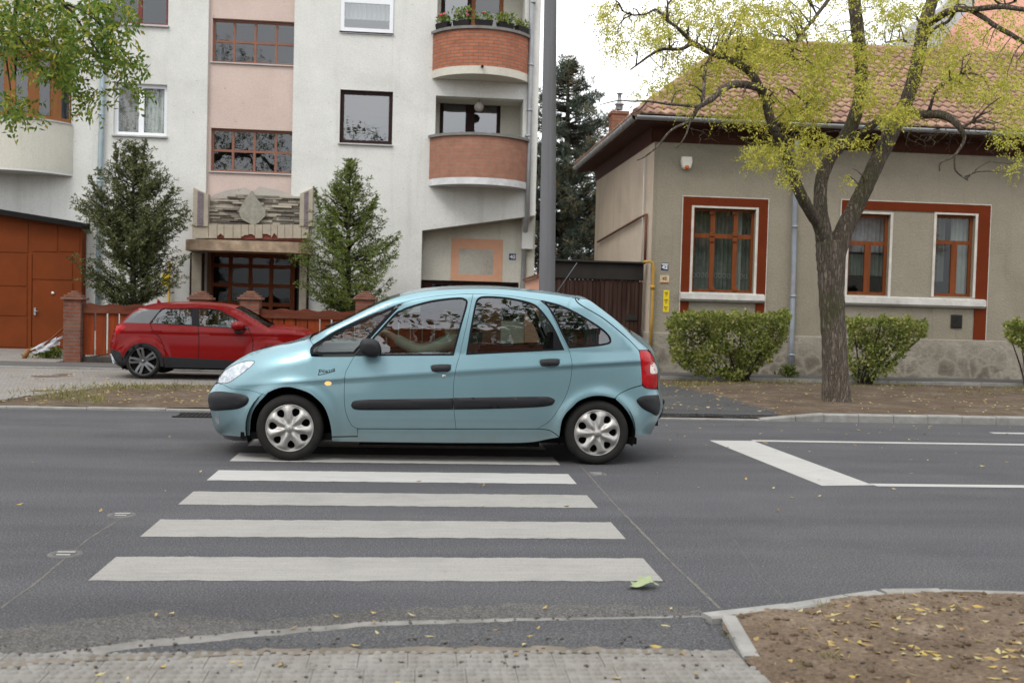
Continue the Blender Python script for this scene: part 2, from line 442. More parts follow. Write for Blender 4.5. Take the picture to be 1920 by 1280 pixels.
def solid(poly, z, h=.09):
    poly = [tuple(p[:2]) for p in poly]
    if area(poly) < 0: poly = poly[::-1]
    mb = MB(); vs, fs = cdt(poly); mb.add([(p[0], p[1], z) for p in vs], fs); n = len(poly)
    mb.add([(p[0], p[1], z) for p in poly]+[(p[0], p[1], z-h) for p in poly], [(i, n+i, n+(i+1) % n, (i+1) % n) for i in range(n)]); return mb
def structure(name, mb, mats, parent=None, kind='structure'):
    o = mb.build(name, mats, parent)
    if parent is None: o['kind'] = kind
    return o
def sheet(poly, z, step=None):
    mb = MB(); vs, fs = cdt([tuple(p[:2]) for p in poly], (), step); mb.add([(p[0], p[1], z) for p in vs], fs); return mb
mb = MB(); mb.add([(-1500,-1500,-.03),(1500,-1500,-.03),(1500,1500,-.03),(-1500,1500,-.03)], [(0,1,2,3)])
structure('ground', mb, MT['soil_far'])
YF = 13.45          # far edge of the carriageway
road = structure('road', sheet([(-70, 3.2), (70, 3.2), (70, YF+.1), (-70, YF+.1)], 0), MT['asphalt'])
# zebra crossing: six bars, 0.5 m wide and 0.5 m apart
for i in range(7):
    y0 = 5.395+i; c = 'paint' if i < 3 else 'paint2'
    mb = MB(); x0, x1 = -1.652, 1.376
    n = 60                                             # slightly ragged edges
    top = []; bot = []
    for k in range(n+1):
        x = x0+(x1-x0)*k/n
        bot.append((x, y0+rnd.uniform(-.009,.009))); top.append((x, y0+.5+rnd.uniform(-.009,.009)))
    vs, fs = cdt(bot+top[::-1]); mb.add([(p[0], p[1], .0022) for p in vs], fs)
    mb.build('zebra_bar', MT[c], road)
def ground_poly(pxs, z, name, m, parent):
    mb = MB(); vs, fs = cdt([tuple(atZ(u, v, z))[:2] for u, v in pxs]); mb.add([(p[0], p[1], z) for p in vs], fs)
    return mb.build(name, m, parent)
hx0 = 3.40
mb = MB()
for poly in ([(3.38,11.36),(4.0,11.36),(4.1,8.48),(3.50,8.46)],):
    pass
P0, P1, P2, P3 = [atZ(u, v, .0022) for u, v in ((1330,825),(1412,826),(1637,909),(1541,910))]
mb.add([(p.x, p.y, .0022) for p in (P0, P3, P2, P1)], [(0,1,2,3)]); mb.build('hatch_bar', MT['paint2'], road)
mb = MB(); mb.add([(P1.x,11.30,.0022),(34,11.30,.0022),(34,11.43,.0022),(P1.x,11.43,.0022)], [(0,1,2,3)]); mb.build('lane_line', MT['paint2'], road)
mb = MB(); mb.add([(P2.x+.02,8.44,.0022),(34,8.44,.0022),(34,8.57,.0022),(P2.x-.02,8.57,.0022)], [(0,1,2,3)]); mb.build('lane_line', MT['paint2'], road)
mb = MB(); mb.add([(7.45,12.42,.0022),(12,12.42,.0022),(12,12.56,.0022),(7.45,12.56,.0022)], [(0,1,2,3)]); mb.build('lane_line', MT['paint2'], road)
# sealed saw cuts that feed the lamps set in the road
MT['cut'] = mat('saw_cut_sealant', (.115,.108,.097), .9, .3, 20)
def cut(pxs, w=.016):
    mb = MB(); p = [atZ(u, v, .0015) for u, v in pxs]
    for a, b in zip(p, p[1:]):
        n = max(2, int((b-a).length/.12)); d = (b-a).normalized(); q = Vector((d.y, -d.x, 0))
        rw = []
        for k in range(n+1):
            c = a.lerp(b, k/n); ww = w*rnd.uniform(.5, 1.25); j = rnd.uniform(-.002,.002)
            rw += [tuple(c+q*(ww+j)), tuple(c-q*(ww-j))]
        mb.add(rw, [(2*k, 2*k+1, 2*k+3, 2*k+2) for k in range(n)])
    mb.build('saw_cut', MT['cut'], road)
cut([(0,1140),(60,1098),(165,1010),(245,960)], .007)
cut([(1088,872),(1150,942),(1250,1045),(1350,1140)], .009)
cut([(1376,1010),(1425,1080),(1470,1120)], .003)
# pale dust left beside the cuts
# ---- near side: kerb, ramp, tactile paving, soil bed
nk = [atZ(u, v, .02) for u, v in ((-260,1262),(60,1224),(250,1198),(480,1178),(700,1161),(960,1155),(1200,1152),(1325,1150))]
pv = [atZ(u, v, .03) for u, v in ((1325,1150),(1480,1132),(1590,1114),(1650,1106),(1760,1105),(1920,1110))]
MT['patch'] = asphalt('asphalt_patch', (.056,.056,.058), 1.0, (.16,.15,.14))
mb = MB()
def ragged(pts, d, amp, seed=1):
    r = random.Random(seed); out = []
    for a, b in zip(pts, pts[1:]):
        n = max(1, int((b-a).length/d))
        for k in range(n):
            p = a.lerp(b, k/n); out.append((p.x+r.uniform(-amp, amp), p.y+r.uniform(-amp, amp)))
    out.append((pts[-1].x, pts[-1].y)); return out
edge = ragged(nk, .04, .007, 3)
# worn old edge of the carriageway with broken rim
old = [(x, y+.012) for x, y in edge]
up = ragged([Vector((p.x, p.y+(.42 if p.x < -.9 else .2)+.05*math.sin(p.x*3), 0)) for p in nk], .05, .03, 5)
structure('road_edge', sheet(old+up[::-1], .008), MT['asphalt_old'])
# concrete strip, then the dark asphalt ramp, then the tactile paving
strip_w = lambda x: .05+.09*max(0, min(1, (1.2-x)/2.5))*max(0, min(1, (x+2.2)/1))
lo = [(x, y-strip_w(x)+rnd.uniform(-.004,.004)) for x, y in edge]
structure('kerb_strip', sheet(edge+lo[::-1], .012), mat('old_kerb_strip', (.185,.178,.165), .9, .25, 7, .4, 80, .006, dirt=(.09,.085,.075), dscale=3, damt=.7))
c1 = atZ(1325,1158,.02); c2 = atZ(1378,1228,.03)
rp = lo[:-1]+[(c1.x-.02, c1.y)]+[(c2.x-.05, c2.y)]+[(1.1,4.18),(.4,4.2),(-.3,4.21),(-.9,4.19),(-1.5,4.1),(-2.2,3.95),(-3,3.8)]
structure('ramp', sheet(rp, .0215), MT['patch'])
# tactile paving slabs with raised domes
mb = MB(); T = .2
for i in range(-16, 9):
    for j in range(0, 7):
        x = i*T+.06*math.sin(j*9.); x = i*T+(.03 if j % 2 else 0); y = 4.225-(j+1)*T
        if x > 1.24 or x < -3.3: continue
        dz = rnd.uniform(-.002,.002)
        mb.bev(x+.0008, x+T-.0008, y+.0008, y+T-.0008, -.02, .024+dz, .002)
        for a in range(4):
            for b in range(4):
                cx = x+.025+a*.05; cy = y+.025+b*.05; rr = .018; h = .010
                if rnd.random() < .12: h *= .4
                vs = [(cx+rr*math.cos(q*math.pi/4), cy+rr*math.sin(q*math.pi/4), .0235+dz) for q in range(8)]
                vs += [(cx+.6*rr*math.cos(q*math.pi/4), cy+.6*rr*math.sin(q*math.pi/4), .0235+dz+h) for q in range(8)]
                mb.add(vs, [(q, (q+1) % 8, 8+(q+1) % 8, 8+q) for q in range(8)]+[tuple(range(8,16))], 0, True)
structure('pavement', mb, MT['paver_top'])
mb = MB(); mb.add([(-6,3.0,.0195),(1.25,3.0,.0195),(1.25,4.2,.0195),(-6,4.2,.0195)], [(0,1,2,3)]); structure('joint_sand', mb, mat('joint_sand', (.12,.105,.085), .95, .3, 20))
# dust of sand over the joint between ramp and paving
MT['dust'] = mat('sand_film', (.15,.13,.105), .95, .25, 6, .5, 60)
q = ragged([Vector((-2.4,3.95,0)), Vector((-1.4,4.17,0)), Vector((-.6,4.26,0)), Vector((.4,4.275,0)), Vector((1.15,4.24,0))], .05, .02, 9)
q2 = ragged([Vector((-2.4,3.88,0)), Vector((-1.4,4.10,0)), Vector((-.6,4.20,0)), Vector((.4,4.21,0)), Vector((1.2,4.17,0))], .05, .015, 8)
structure('sand_film', sheet(q+q2[::-1], .0265), MT['dust'])
def kerb(pts, w, z0, z1, ln, name, b=.008, skip=0):
    mb = MB(); acc = []
    for a, c in zip(pts, pts[1:]):
        n = max(1, round((c-a).length/ln)); acc += [a.lerp(c, k/n) for k in range(n)]
    acc.append(pts[-1])
    for i, (a, c) in enumerate(zip(acc, acc[1:])):
        d = (c-a).normalized(); nrm = Vector((-d.y, d.x, 0)); g = .004
        a2 = a+d*g; c2 = c-d*g; dz = rnd.uniform(-.004,.004); h0 = z1(a.x) if callable(z1) else z1; h1 = z1(c.x) if callable(z1) else z1
        P = lambda p, o, z: tuple(p+nrm*o)[:2]+(z,)
        vs = [P(a2,0,z0),P(a2,w,z0),P(a2,0,h0-b+dz),P(a2,b,h0+dz),P(a2,w-b,h0+dz),P(a2,w,h0-b+dz)]
        vs += [P(c2,0,z0),P(c2,w,z0),P(c2,0,h1-b+dz),P(c2,b,h1+dz),P(c2,w-b,h1+dz),P(c2,w,h1-b+dz)]
        o = [0,2,3,4,5,1]
        fs = [(o[k], o[(k+1) % 6], o[(k+1) % 6]+6, o[k]+6) for k in range(6)]+[tuple(o)[::-1], tuple(k+6 for k in o)]
        mb.add(vs, fs)
    return structure(name, mb, MT['concrete'])
pvs = [Vector((p.x, p.y, 0)) for p in pv]+[Vector((6, pv[-1].y-.05, 0)), Vector((12, pv[-1].y-.1, 0))]
kerb([Vector((p.x, p.y-.075, 0)) for p in pvs], .085, -.05, .035, .62, 'kerb')
kerb([Vector((c1.x+.07, c1.y+.005, 0)), Vector((c2.x+.03, c2.y-.02, 0))], .075, -.05, .034, .4, 'kerb')
# soil bed at lower right: bumpy sheet
def soil_grid(x0, x1, y0, y1, d, zf, name, m, mask=None):
    nx = int((x1-x0)/d)+1; ny = int((y1-y0)/d)+1; mb = MB(); vs = []; 
    from mathutils import noise as mn
    for j in range(ny+1):
        for i in range(nx+1):
            x = x0+i*d; y = y0+j*d
            h = mn.fractal(Vector((x*2.3, y*2.3, 0)), .9, 2., 6)
            vs.append((x, y, zf(x, y)+h))
    fs = []
    for j in range(ny):
        for i in range(nx):
            a = j*(nx+1)+i
            if mask is None or mask(x0+(i+.5)*d, y0+(j+.5)*d): fs.append((a, a+1, a+nx+2, a+nx+1))
    mb.add([(p[0], p[1], p[2]) for p in vs], fs, 0, True); return mb
from mathutils import noise as mnoise
def bedz(x, y): return .03+.05*max(0, min(1, (x-1.7)/1.6))*max(0, min(1, (5.1-y)/.7))+.012*mnoise.fractal(Vector((x*3, y*3, 0)), 1., 2., 5)+.006*mnoise.fractal(Vector((x*17, y*17, 3)), 1., 2., 4)
def edge_y(x):
    pts = pvs
    for a, b in zip(pts, pts[1:]):
        if a.x <= x <= b.x: return a.y+(b.y-a.y)*(x-a.x)/(b.x-a.x)
    return pts[-1].y
dl = lambda y: c2.x+.05+(y-c2.y)*(c1.x-c2.x)/(c1.y-c2.y)
mb = MB(); d = .018; nx = int((4.6-1.2)/d); ny = int((5.25-3.3)/d); vs = []; fs = []
for j in range(ny+1):
    for i in range(nx+1):
        x = 1.2+i*d; y = 3.3+j*d; vs.append((x, y, bedz(x, y)))
for j in range(ny):
    for i in range(nx):
        x = 1.2+(i+.5)*d; y = 3.3+(j+.5)*d
        if y < edge_y(x)-.05 and x > max(dl(y), 1.37 if y < 4.3 else 0)+.03*mnoise.noise(Vector((y*9, 0, 0))): a = j*(nx+1)+i; fs.append((a, a+1, a+nx+2, a+nx+1))
mb.add(vs, fs, 0, True)
structure('soil_bed', mb, MT['soil'])
mb = MB(); R9 = random.Random(19)
for _ in range(1100):                       # loose clods and pebbles
    x, y = R9.uniform(1.4, 4.4), R9.uniform(3.6, 5.15)
    if y > edge_y(x)-.085 or x < dl(y)+.05: continue
    r = .004+.016*R9.random()**3; q = [r*R9.uniform(.7, 1.3) for _ in range(3)]; b0 = len(mb.v); mb.sphere((x, y, bedz(x, y)+r*.2), (q[0], q[1], q[2]*.7), 7, 5)
    for k in range(b0, len(mb.v)): v_ = mb.v[k]; w_ = r*.25*mnoise.noise(Vector(v_)*90); mb.v[k] = (v_[0]+w_, v_[1]-w_, v_[2]+w_)
structure('clods', mb, MT['soil'], kind='stuff')
mb = MB(); mb.add([(4.5,3,.04),(40,3,.04),(40,5.0,.04),(4.5,5.0,.04)], [(0,1,2,3)]); structure('soil_bed', mb, MT['soil'])
mb = MB(); mb.add([(-40,-12,.012),(40,-12,.012),(40,3.3,.012),(-40,3.3,.012)], [(0,1,2,3)]); structure('pavement', mb, MT['paver_top'])
# ---- far side
G = .06
def vz(x, y):
    r = max(0, min(1, (x-4.6)/1.0)) if x > 0 else 0
    e = max(0, min(1, (y-13.65)/.6))
    k = max(0, min(1, (20.2-y)/1.5))
    return .035+.02*e+r*.05*k+.018*k*mnoise.fractal(Vector((x*.9, y*.9, 2)), 1., 2., 6)
mb = MB(); d = .09; X0, X1, Y0, Y1 = -14, 18, YF+.09, 20.6; nx = int((X1-X0)/d); ny = int((Y1-Y0)/d); vs = []; fs = []
for j in range(ny+1):
    for i in range(nx+1): x = X0+i*d; y = Y0+j*d; vs.append((x, y, vz(x, y)))
for j in range(ny):
    for i in range(nx): a = j*(nx+1)+i; fs.append((a, a+1, a+nx+2, a+nx+1))
mb.add(vs, fs, 0, True); structure('verge', mb, MT['soil_far'])
mb = MB(); mb.add([(-60,YF+.09,.03),(-13.9,YF+.09,.03),(-13.9,60,.03),(-60,60,.03)], [(0,1,2,3)]); mb.add([(17.9,YF+.09,.03),(60,YF+.09,.03),(60,60,.03),(17.9,60,.03)], [(0,1,2,3)])
mb.add([(-13.9,20.55,.03),(17.9,20.55,.03),(17.9,60,.03),(-13.9,60,.03)], [(0,1,2,3)]); structure('verge', mb, MT['soil_far'])
# block paving where the red car stands (ragged front edge towards the road)
fr = [(-14,YF+.12),(-5.4,YF+.12),(-5.35,14.3),(-5.0,15.3),(-4.7,16.2),(-4.2,16.75),(-2.8,16.85),(.6,16.8),(2.4,17.2)]
fr = ragged([Vector((x, y, 0)) for x, y in fr], .12, .05, 4)
structure('parking_area', solid(fr+[(2.4,20.0),(-14,20.0)], .066), MT['blocks'])
structure('sidewalk', solid([(-14,19.85),(3.0,19.85),(3.0,21.5),(-14,21.5)], .084), MT['asphalt_old'])
structure('forecourt', solid([(-14,21.5),(-7.3,21.5),(-7.3,26.6),(-14,26.6)], .082), MT['blocks'])
structure('yard', sheet([(-7.3,21.9),(5.0,21.9),(5.0,27),(-7.3,27)], .05), MT['soil_far'])
MT['asphalt_drive'] = asphalt('asphalt_drive', (.05,.05,.052), 1.3, (.13,.12,.1))
dr = ragged([Vector((2.6,YF+.1,0)), Vector((5.0,YF+.12,0)), Vector((5.1,14.1,0)), Vector((5.3,15.0,0)), Vector((5.25,16.2,0)), Vector((4.9,17.4,0)), Vector((4.7,20.0,0))], .12, .05, 6)
structure('driveway', solid(dr+[(2.0,20.0),(2.2,16.5)], .075), MT['asphalt_drive'])
structure('sidewalk', solid([(2.9,20.45),(20,20.45),(20,22.2),(2.9,22.2)], .095), MT['asphalt_old'])
kerb([Vector((-14,YF,0)), Vector((-2.2,YF,0))], .13, -.05, .03, 1.0, 'kerb')
kh = lambda x: .03+.085*max(0, min(1, (x-4.7)/.9))
kerb([Vector((-2.2,YF,0)), Vector((4.7,YF,0))], .13, -.05, .022, 1.0, 'kerb')
kerb([Vector((4.7,YF,0)), Vector((5.2,YF,0)), Vector((5.6,YF,0)), Vector((20,YF,0))], .14, -.05, kh, .5, 'kerb', .02)
kerb([Vector((-14,19.8,0)), Vector((2.9,19.8,0))], .07, 0, .1, 1.0, 'kerb')
kerb([Vector((4.8,20.4,0)), Vector((20,20.4,0))], .07, 0, .125, 1.0, 'kerb')
# lamps set flush in the road
MT['stud_ring'] = mat('stud_ring', (.105,.102,.097), .6, .2, 14); MT['stud_lens'] = mat('stud_lens', (.075,.075,.077), .45, .2, 14)
for (u, v, lab) in ((228,965,'round flush metal road lamp by the second zebra bar, left of the crossing'), (122,1038,'round flush metal road lamp nearest the camera, left of the widest zebra bar'), (1118,888,'round flush metal road lamp right of the crossing, just behind the rear wheel')):
    p = atZ(u, v, 0); t = thing('road_lamp', lab, 'road lamp', p, 'lamps set flush in the road')
    mb = MB(); mb.lathe([(.097,-.002),(.092,.0025),(.075,.005),(.064,.003)], p, 'Z', 28); mb.build('ring', MT['stud_ring'], t, fix=True)
    mb = MB(); mb.lathe([(.064,.003),(.03,.005),(.0,.006)], p, 'Z', 24); mb.build('lens', MT['stud_lens'], t, fix=True); mb = MB(); mb.box(p.x-.05,p.x+.05,p.y+.012,p.y+.030,.005,.0085); mb.box(p.x-.035,p.x+.04,p.y-.045,p.y-.03,.004,.0075); mb.build('reflector', MT['paint2'], t)
# storm drain
MT['iron'] = mat('cast_iron', (.03,.028,.026), .75, .25, 20)
p = atZ(372,779,0); t = thing('drain_grate', 'dark cast iron drain grate in the gutter by the far kerb', 'drain grate', p)
mb = MB(); mb.box(p.x-.26,p.x+.24,p.y-.22,p.y+.2,.001,.004); mb.build('pit', MT['black'], t)
mb = MB()
for k in range(9): x = p.x-.24+k*.055; mb.box(x, x+.026, p.y-.19, p.y+.17, .006, .014)
mb.box(p.x-.27,p.x+.25,p.y-.23,p.y-.19,.004,.016); mb.box(p.x-.27,p.x+.25,p.y+.17,p.y+.21,.004,.016); mb.build('bars', MT['iron'], t)
# ================================================================ CARS
class Car:
    """Side panels are cut from outlines in the plane of the near side and laid on the curved side of the body."""
    def __init__(s, root, YN, YC, off, sil, res=.03):
        s.kx = 1.; s.kz = 1.; s.kzf = None; s.band = None
        s.root = root; s.YN = YN; s.YC = YC; s.off = off; s.res = res
        s.sil = [s.pp(p) for p in sil]
    def pp(s, p):
        q = atY(p[0], p[1], s.YN); return (q.x, q.z)+tuple(p[2:])
    def P(s, x, z, push=0.):
        o = s.off(x, z)+push
        p = Vector((x, s.YN, z)); return CAM+(p-CAM)*((s.YN+o)/s.YN)
    def nrm(s, x, z):
        e = .004
        a = s.P(x+e, z)-s.P(x-e, z); b = s.P(x, z+e)-s.P(x, z-e); n = a.cross(b)
        if n.length < 1e-12: return Vector((0,-1,0))
        n.normalize(); return n if n.y < 0 else -n
    def poly(s, px, n=5, sm=True, res=None):
        p = [s.pp(q) for q in px]
        p = smooth(p, n) if sm else [q[:2] for q in p]
        p = resample(p, res or s.res)
        return p if area(p) > 0 else p[::-1]
    def part(s, name, poly, m, holes=(), inset=.0, push=0., rim=.02, mirror=False, parent=None, label=None, grid=None, bulge=0., both=False, relief=None, res_grid=None):
        if inset: poly = offset(poly, -inset)
        vs, fs = cdt(poly, holes, grid or s.res, None if (bulge or grid) else s.band)
        edges = [list(poly)]+[list(h) for h in holes]
        V = []; NN = []
        segs = [(poly[i-1], poly[i]) for i in range(len(poly))] if bulge else None
        for (x, z) in vs:
            pu = push
            if bulge:
                d = min(seg_d((x, z), a, b) for a, b in segs); r = abs(bulge)*1.6; q = min(1, d/r)
                pu -= bulge*math.sqrt(max(0, 1-(1-q)**2))
            if relief: pu -= relief(x, z)
            V.append(s.P(x, z, pu)); NN.append(s.nrm(x, z))
        Fs = [tuple(f) for f in fs]; sm = [True]*len(Fs)
        nf = len(V)
        if rim:
            for li, e in enumerate(edges):
                n = len(e); b = len(V)
                a_ = area(e) > 0
                for i, (x, z) in enumerate(e):
                    pu0 = push-(relief(x, z) if relief else 0)
                    t = Vector((e[(i+1) % n][0]-e[i-1][0], e[(i+1) % n][1]-e[i-1][1]))
                    if t.length: t.normalize()
                    nn = Vector((t.y, 0, -t.x))*(1 if (a_ == (li == 0)) else -1)
                    V.append(s.P(x, z, pu0)); V.append(s.P(x, z, pu0+rim)); NN += [nn, nn]
                for i in range(n):
                    j = (i+1) % n; f = (b+2*i, b+2*i+1, b+2*j+1, b+2*j)
                    if not (a_ == (li == 0)): f = f[::-1]
                    Fs.append(f); sm.append(True)
        objs = []
        for mir in ((False, True) if both else (mirror,)):
            mb = MB()
            if mir: mb.add([(p.x, 2*s.YC-p.y, p.z) for p in V], [f[::-1] for f in Fs])
            else: mb.add(V, Fs)
            mb.sm = sm[:]
            o = mb.build(name, m, parent or s.root, label if not mir else None)
            if not bulge and not relief:
                nn = [Vector((n.x, -n.y if mir else n.y, n.z)) for n in NN]
                o.data.normals_split_custom_set_from_vertices(nn)
            objs.append(o)
        return objs[0] if len(objs) == 1 else objs
    def dist(s, x, z):
        return min(seg_d((x, z), s.sil[i], s.sil[i+1]) for i in range(len(s.sil)-1))
    def loft(s, name, i0, i1, m, crown, t0=-1., t1=1., nt=22, push=0., parent=None, p=1.25, sub=None):
        # surface across the car between two places on the outline
        pts = s.LP[i0:i1+1]; mb = MB(); vs = []
        for k, (x, z, nx, nz, c) in enumerate(pts):
            e = s.P(x, z); hw = s.YC-e.y
            for j in range(nt+1):
                t = t0+(t1-t0)*j/nt
                cc = c*max(0, 1-t*t)**p-push
                kz = s.kzf(e.x, e.z) if s.kzf else s.kz; vs.append((e.x+nx*cc*s.kx, s.YC+t*hw, e.z+nz*cc*kz))
        n = nt+1; fs = []
        for k in range(len(pts)-1):
            for j in range(nt): a = k*n+j; fs.append((a, a+n, a+n+1, a+1))
        mb.add(vs, fs, 0, True); return mb.build(name, m, parent or s.root)
    def set_outline(s, step, crown):
        p = resample(s.sil, step, closed=False); s.LP = []
        # walk from the front around the top to the rear; outward normal
        for i in range(len(p)):
            a = p[max(0, i-1)]; b = p[min(len(p)-1, i+1)]
            t = Vector((b[0]-a[0], b[1]-a[1])).normalized(); sgn = s.dirn
            n = Vector((-t.y, t.x))*sgn
            s.LP.append((p[i][0], p[i][1], n.x, n.y, crown(p[i][0], p[i][1])))
    def near_idx(s, px):
        q = s.pp(px); return min(range(len(s.LP)), key=lambda i: math.hypot(s.LP[i][0]-q[0], s.LP[i][1]-q[1]))
def carpaint(name, c, c2, flake=.5, coat=.8, dust=1.3, spec=.3):
    m, N, L, P = newmat(name)
    v = pos(N)
    col = ramp(N, L, noise(N, L, v, 1.3, 4), [(.3, k3(c, .96)), (.7, k3(c, 1.04))])
    # road dust low on the body
    s = N.new('ShaderNodeSeparateXYZ'); L.new(v, s.inputs[0])
    f = N.new('ShaderNodeMapRange'); f.inputs[1].default_value = .62; f.inputs[2].default_value = .18; f.inputs[3].default_value = 0; f.inputs[4].default_value = .55*dust; L.new(s.outputs[2], f.inputs[0])
    fd = math_node(N, L, 'MULTIPLY', f.outputs[0], math_node(N, L, 'ADD', noise(N, L, v, 5, 6, .7), .2), clamp=True)
    col = mixc(N, L, fd, col, c2)
    L.new(col, P.inputs['Base Color']); P.inputs['Metallic'].default_value = flake; P.inputs['Roughness'].default_value = .38
    P.inputs['Coat Weight'].default_value = coat; P.inputs['Specular IOR Level'].default_value = spec; P.inputs['Coat Roughness'].default_value = .06
    return m
def wheel(root, cx, cz, yo, R, rc, rot, nsp, mcover, style, inner):
    """yo = outer face of the tyre; +y goes into the car"""
    w = .19
    tyre = MB(); prof = [(rc*1.0, .012),(rc*1.03,.004),(R*.80,-.006),(R*.90,-.004),(R*.965,.012),(R*.99,.03),(R,.055),(R,w-.05),(R*.98,w-.02),(R*.9,w),(rc*.9,w)]
    tyre.lathe(prof, (cx, yo, cz), 'Y', 64)
    t = tyre.build('wheel', MT['rubber'], root, fix=True)
    d = MB(); d.lathe([(0,.075),(rc*.4,.07),(rc*.95,.06),(rc*1.0,.012)], (cx, yo, cz), 'Y', 40); d.build('rim_backing', MT['black'], t, fix=True)
    outer = [(rc*math.cos(2*math.pi*k/84), rc*math.sin(2*math.pi*k/84)) for k in range(84)]
    holes = []
    for k in range(nsp):
        a0 = rot+2*math.pi*(k+.5)/nsp
        h = []
        if style == 'seven':
            for q in range(22):
                b = 2*math.pi*q/22
                r = .72+.185*math.cos(b); wd = .158*math.sin(b)*(1.0+.38*math.cos(b))
                ang = a0+wd/r*1.0; h.append((rc*r*math.cos(ang), rc*r*math.sin(ang)))
        else:
            pr = [(.30,.0),(.45,.20),(.70,.30),(.90,.36),(.93,.2),(.935,0),(.93,-.2),(.90,-.36),(.70,-.30),(.45,-.20)]
            h = smooth([(rc*r*math.cos(a0+g), rc*r*math.sin(a0+g)) for r, g in pr], 3)
        holes.append(h)
        if style != 'seven':
            a1 = rot+2*math.pi*k/nsp
            pr = [(.26,.0),(.5,.065),(.8,.085),(.88,.0),(.8,-.085),(.5,-.065)]
            holes.append(smooth([(rc*r*math.cos(a1+g), rc*r*math.sin(a1+g)) for r, g in pr], 3))
    vs, fs = cdt(outer, holes, rc*.055)
    V = []
    for (x, z) in vs:
        r = math.hypot(x, z)/rc; a = math.atan2(z, x)
        ridge = .5+.5*math.cos(nsp*(a-rot))
        sm_ = max(0, min(1, (r-.15)/.25))*max(0, min(1, (.97-r)/.12))
        if style == 'seven': y = -.020*(1-r*r) - .020*ridge*sm_ + .016*(1-ridge)*sm_ - (.008 if r < .15 else 0)
        else: y = .03*(1-r)**1.0 - .006*ridge*sm_
        V.append((cx+x, yo+.006+y, cz+z))
    mb = MB(); mb.add(V, fs, 0, True)
    for h in holes:
        n = len(h); idx = []
        for (x, z) in h:
            r = math.hypot(x, z)/rc; a = math.atan2(z, x); ridge = .5+.5*math.cos(nsp*(a-rot)); sm_ = max(0, min(1, (r-.15)/.25))*max(0, min(1, (.97-r)/.12))
            y = (-.020*(1-r*r) - .020*ridge*sm_ + .016*(1-ridge)*sm_) if style == 'seven' else (.03*(1-r) - .006*ridge*sm_)
            idx.append((cx+x, yo+.006+y, cz+z))
        mb.add(idx+[(p[0]-(p[0]-cx)*.03, p[1]+.025, p[2]-(p[2]-cz)*.03) for p in idx], [(i, (i+1) % n, n+(i+1) % n, n+i) for i in range(n)], 0, True)
    mb.tube([(cx+rc*math.cos(2*math.pi*k/64), yo+.006, cz+rc*math.sin(2*math.pi*k/64)) for k in range(64)], .006, 6, closed=True)
    mb.build('wheel_cover' if style == 'seven' else 'alloy_rim', mcover, t)
    hb = MB(); hb.lathe([(0,-.034),(rc*.12,-.032),(rc*.14,-.026),(rc*.14,-.01)] if style == 'seven' else [(0,-.002),(rc*.1,.0),(rc*.12,.02)], (cx, yo, cz), 'Y', 24)
    if style == 'seven':                    # double chevron on the cap
        for dz in (-.004, .006):
            hb.tube([(cx-.012, yo-.034, cz-.006+dz), (cx, yo-.035, cz+.004+dz), (cx+.012, yo-.034, cz-.006+dz)], .0018, 5)
    hb.build('hub_cap', mcover, t, fix=False)
    return t

# ---------------------------------------------------------------- the pale blue car
SIL = smooth([(415,815,1),(405,806),(399,790),(394,768),(390,752),(392,738),(398,728),(406,717),(413,703),(424,690),(438,679),(455,668.5),(480,656),(520,642),(555,634),(580,627.5),(612,612.5),(655,593.5),(700,573.5),(745,557),(790,547),(840,542.5),(890,541),(940,542),(990,546.5),(1040,552.5),(1085,559.5),(1103,562),(1122,574.5),(1158,602.5),(1187,630),(1214,653),(1224,666),(1230,682),(1233.5,696),(1234,715),(1234,730),(1237,742),(1239,758),(1238.5,772),(1234,784),(1227,800),(1219,815,1)], 4, closed=False)
def _lower(p):
    w = max(0, min(1, (p[0]-470)/70))*max(0, min(1, (765-p[0])/60))
    return (p[0], p[1]+max(0, p[1]-568)*.105*w)
SIL = [_lower(p) for p in SIL]
MT['blue'] = carpaint('pale_blue_car_paint', (.165,.285,.325), (.16,.17,.155), .58)
MT['cover'] = mat('silver_wheel_cover', (.37,.365,.35), .42, .08, 14, metal=.55, dirt=(.22,.19,.16), dscale=9, damt=.4)
MT['lamp_clear'] = mat('headlamp_lens', (.40,.43,.46), .22, .45, 22, .3, 18, .03, metal=.6, coat=1)
MT['lamp_red'] = mat('tail_lamp_red', (.33,.006,.009), .2, .25, 9, coat=.4)
MT['lamp_white'] = mat('lamp_white', (.6,.55,.52), .15, .1, 30, coat=1)
MT['grey_lens'] = mat('fog_lamp_lens', (.17,.19,.20), .2, .3, 20, coat=.5)
m, N, L, P = newmat('indicator_lit'); P.inputs['Base Color'].default_value = (.8,.35,.12,1); P.inputs['Emission Color'].default_value = (1,.5,.18,1); P.inputs['Emission Strength'].default_value = .8; P.inputs['Roughness'].default_value = .2
MT['indicator'] = m
MT['seat'] = mat('seat_fabric', (.06,.065,.07), .95, .2, 30); MT['trim'] = mat('interior_trim', (.13,.14,.135), .7, .1, 5)
YN = 9.40; HW = .86; YC = YN+HW
bp = lambda u, v: (atY(u, v, YN).x, atY(u, v, YN).z)
XF, ZF_ = bp(542, 803); XR, ZR_ = bp(1121, 810)
crL = bp(600, 712); crR = bp(1210, 676)
def sst(a, b, x): t = max(0, min(1, (x-a)/(b-a))); return t*t*(3-2*t)
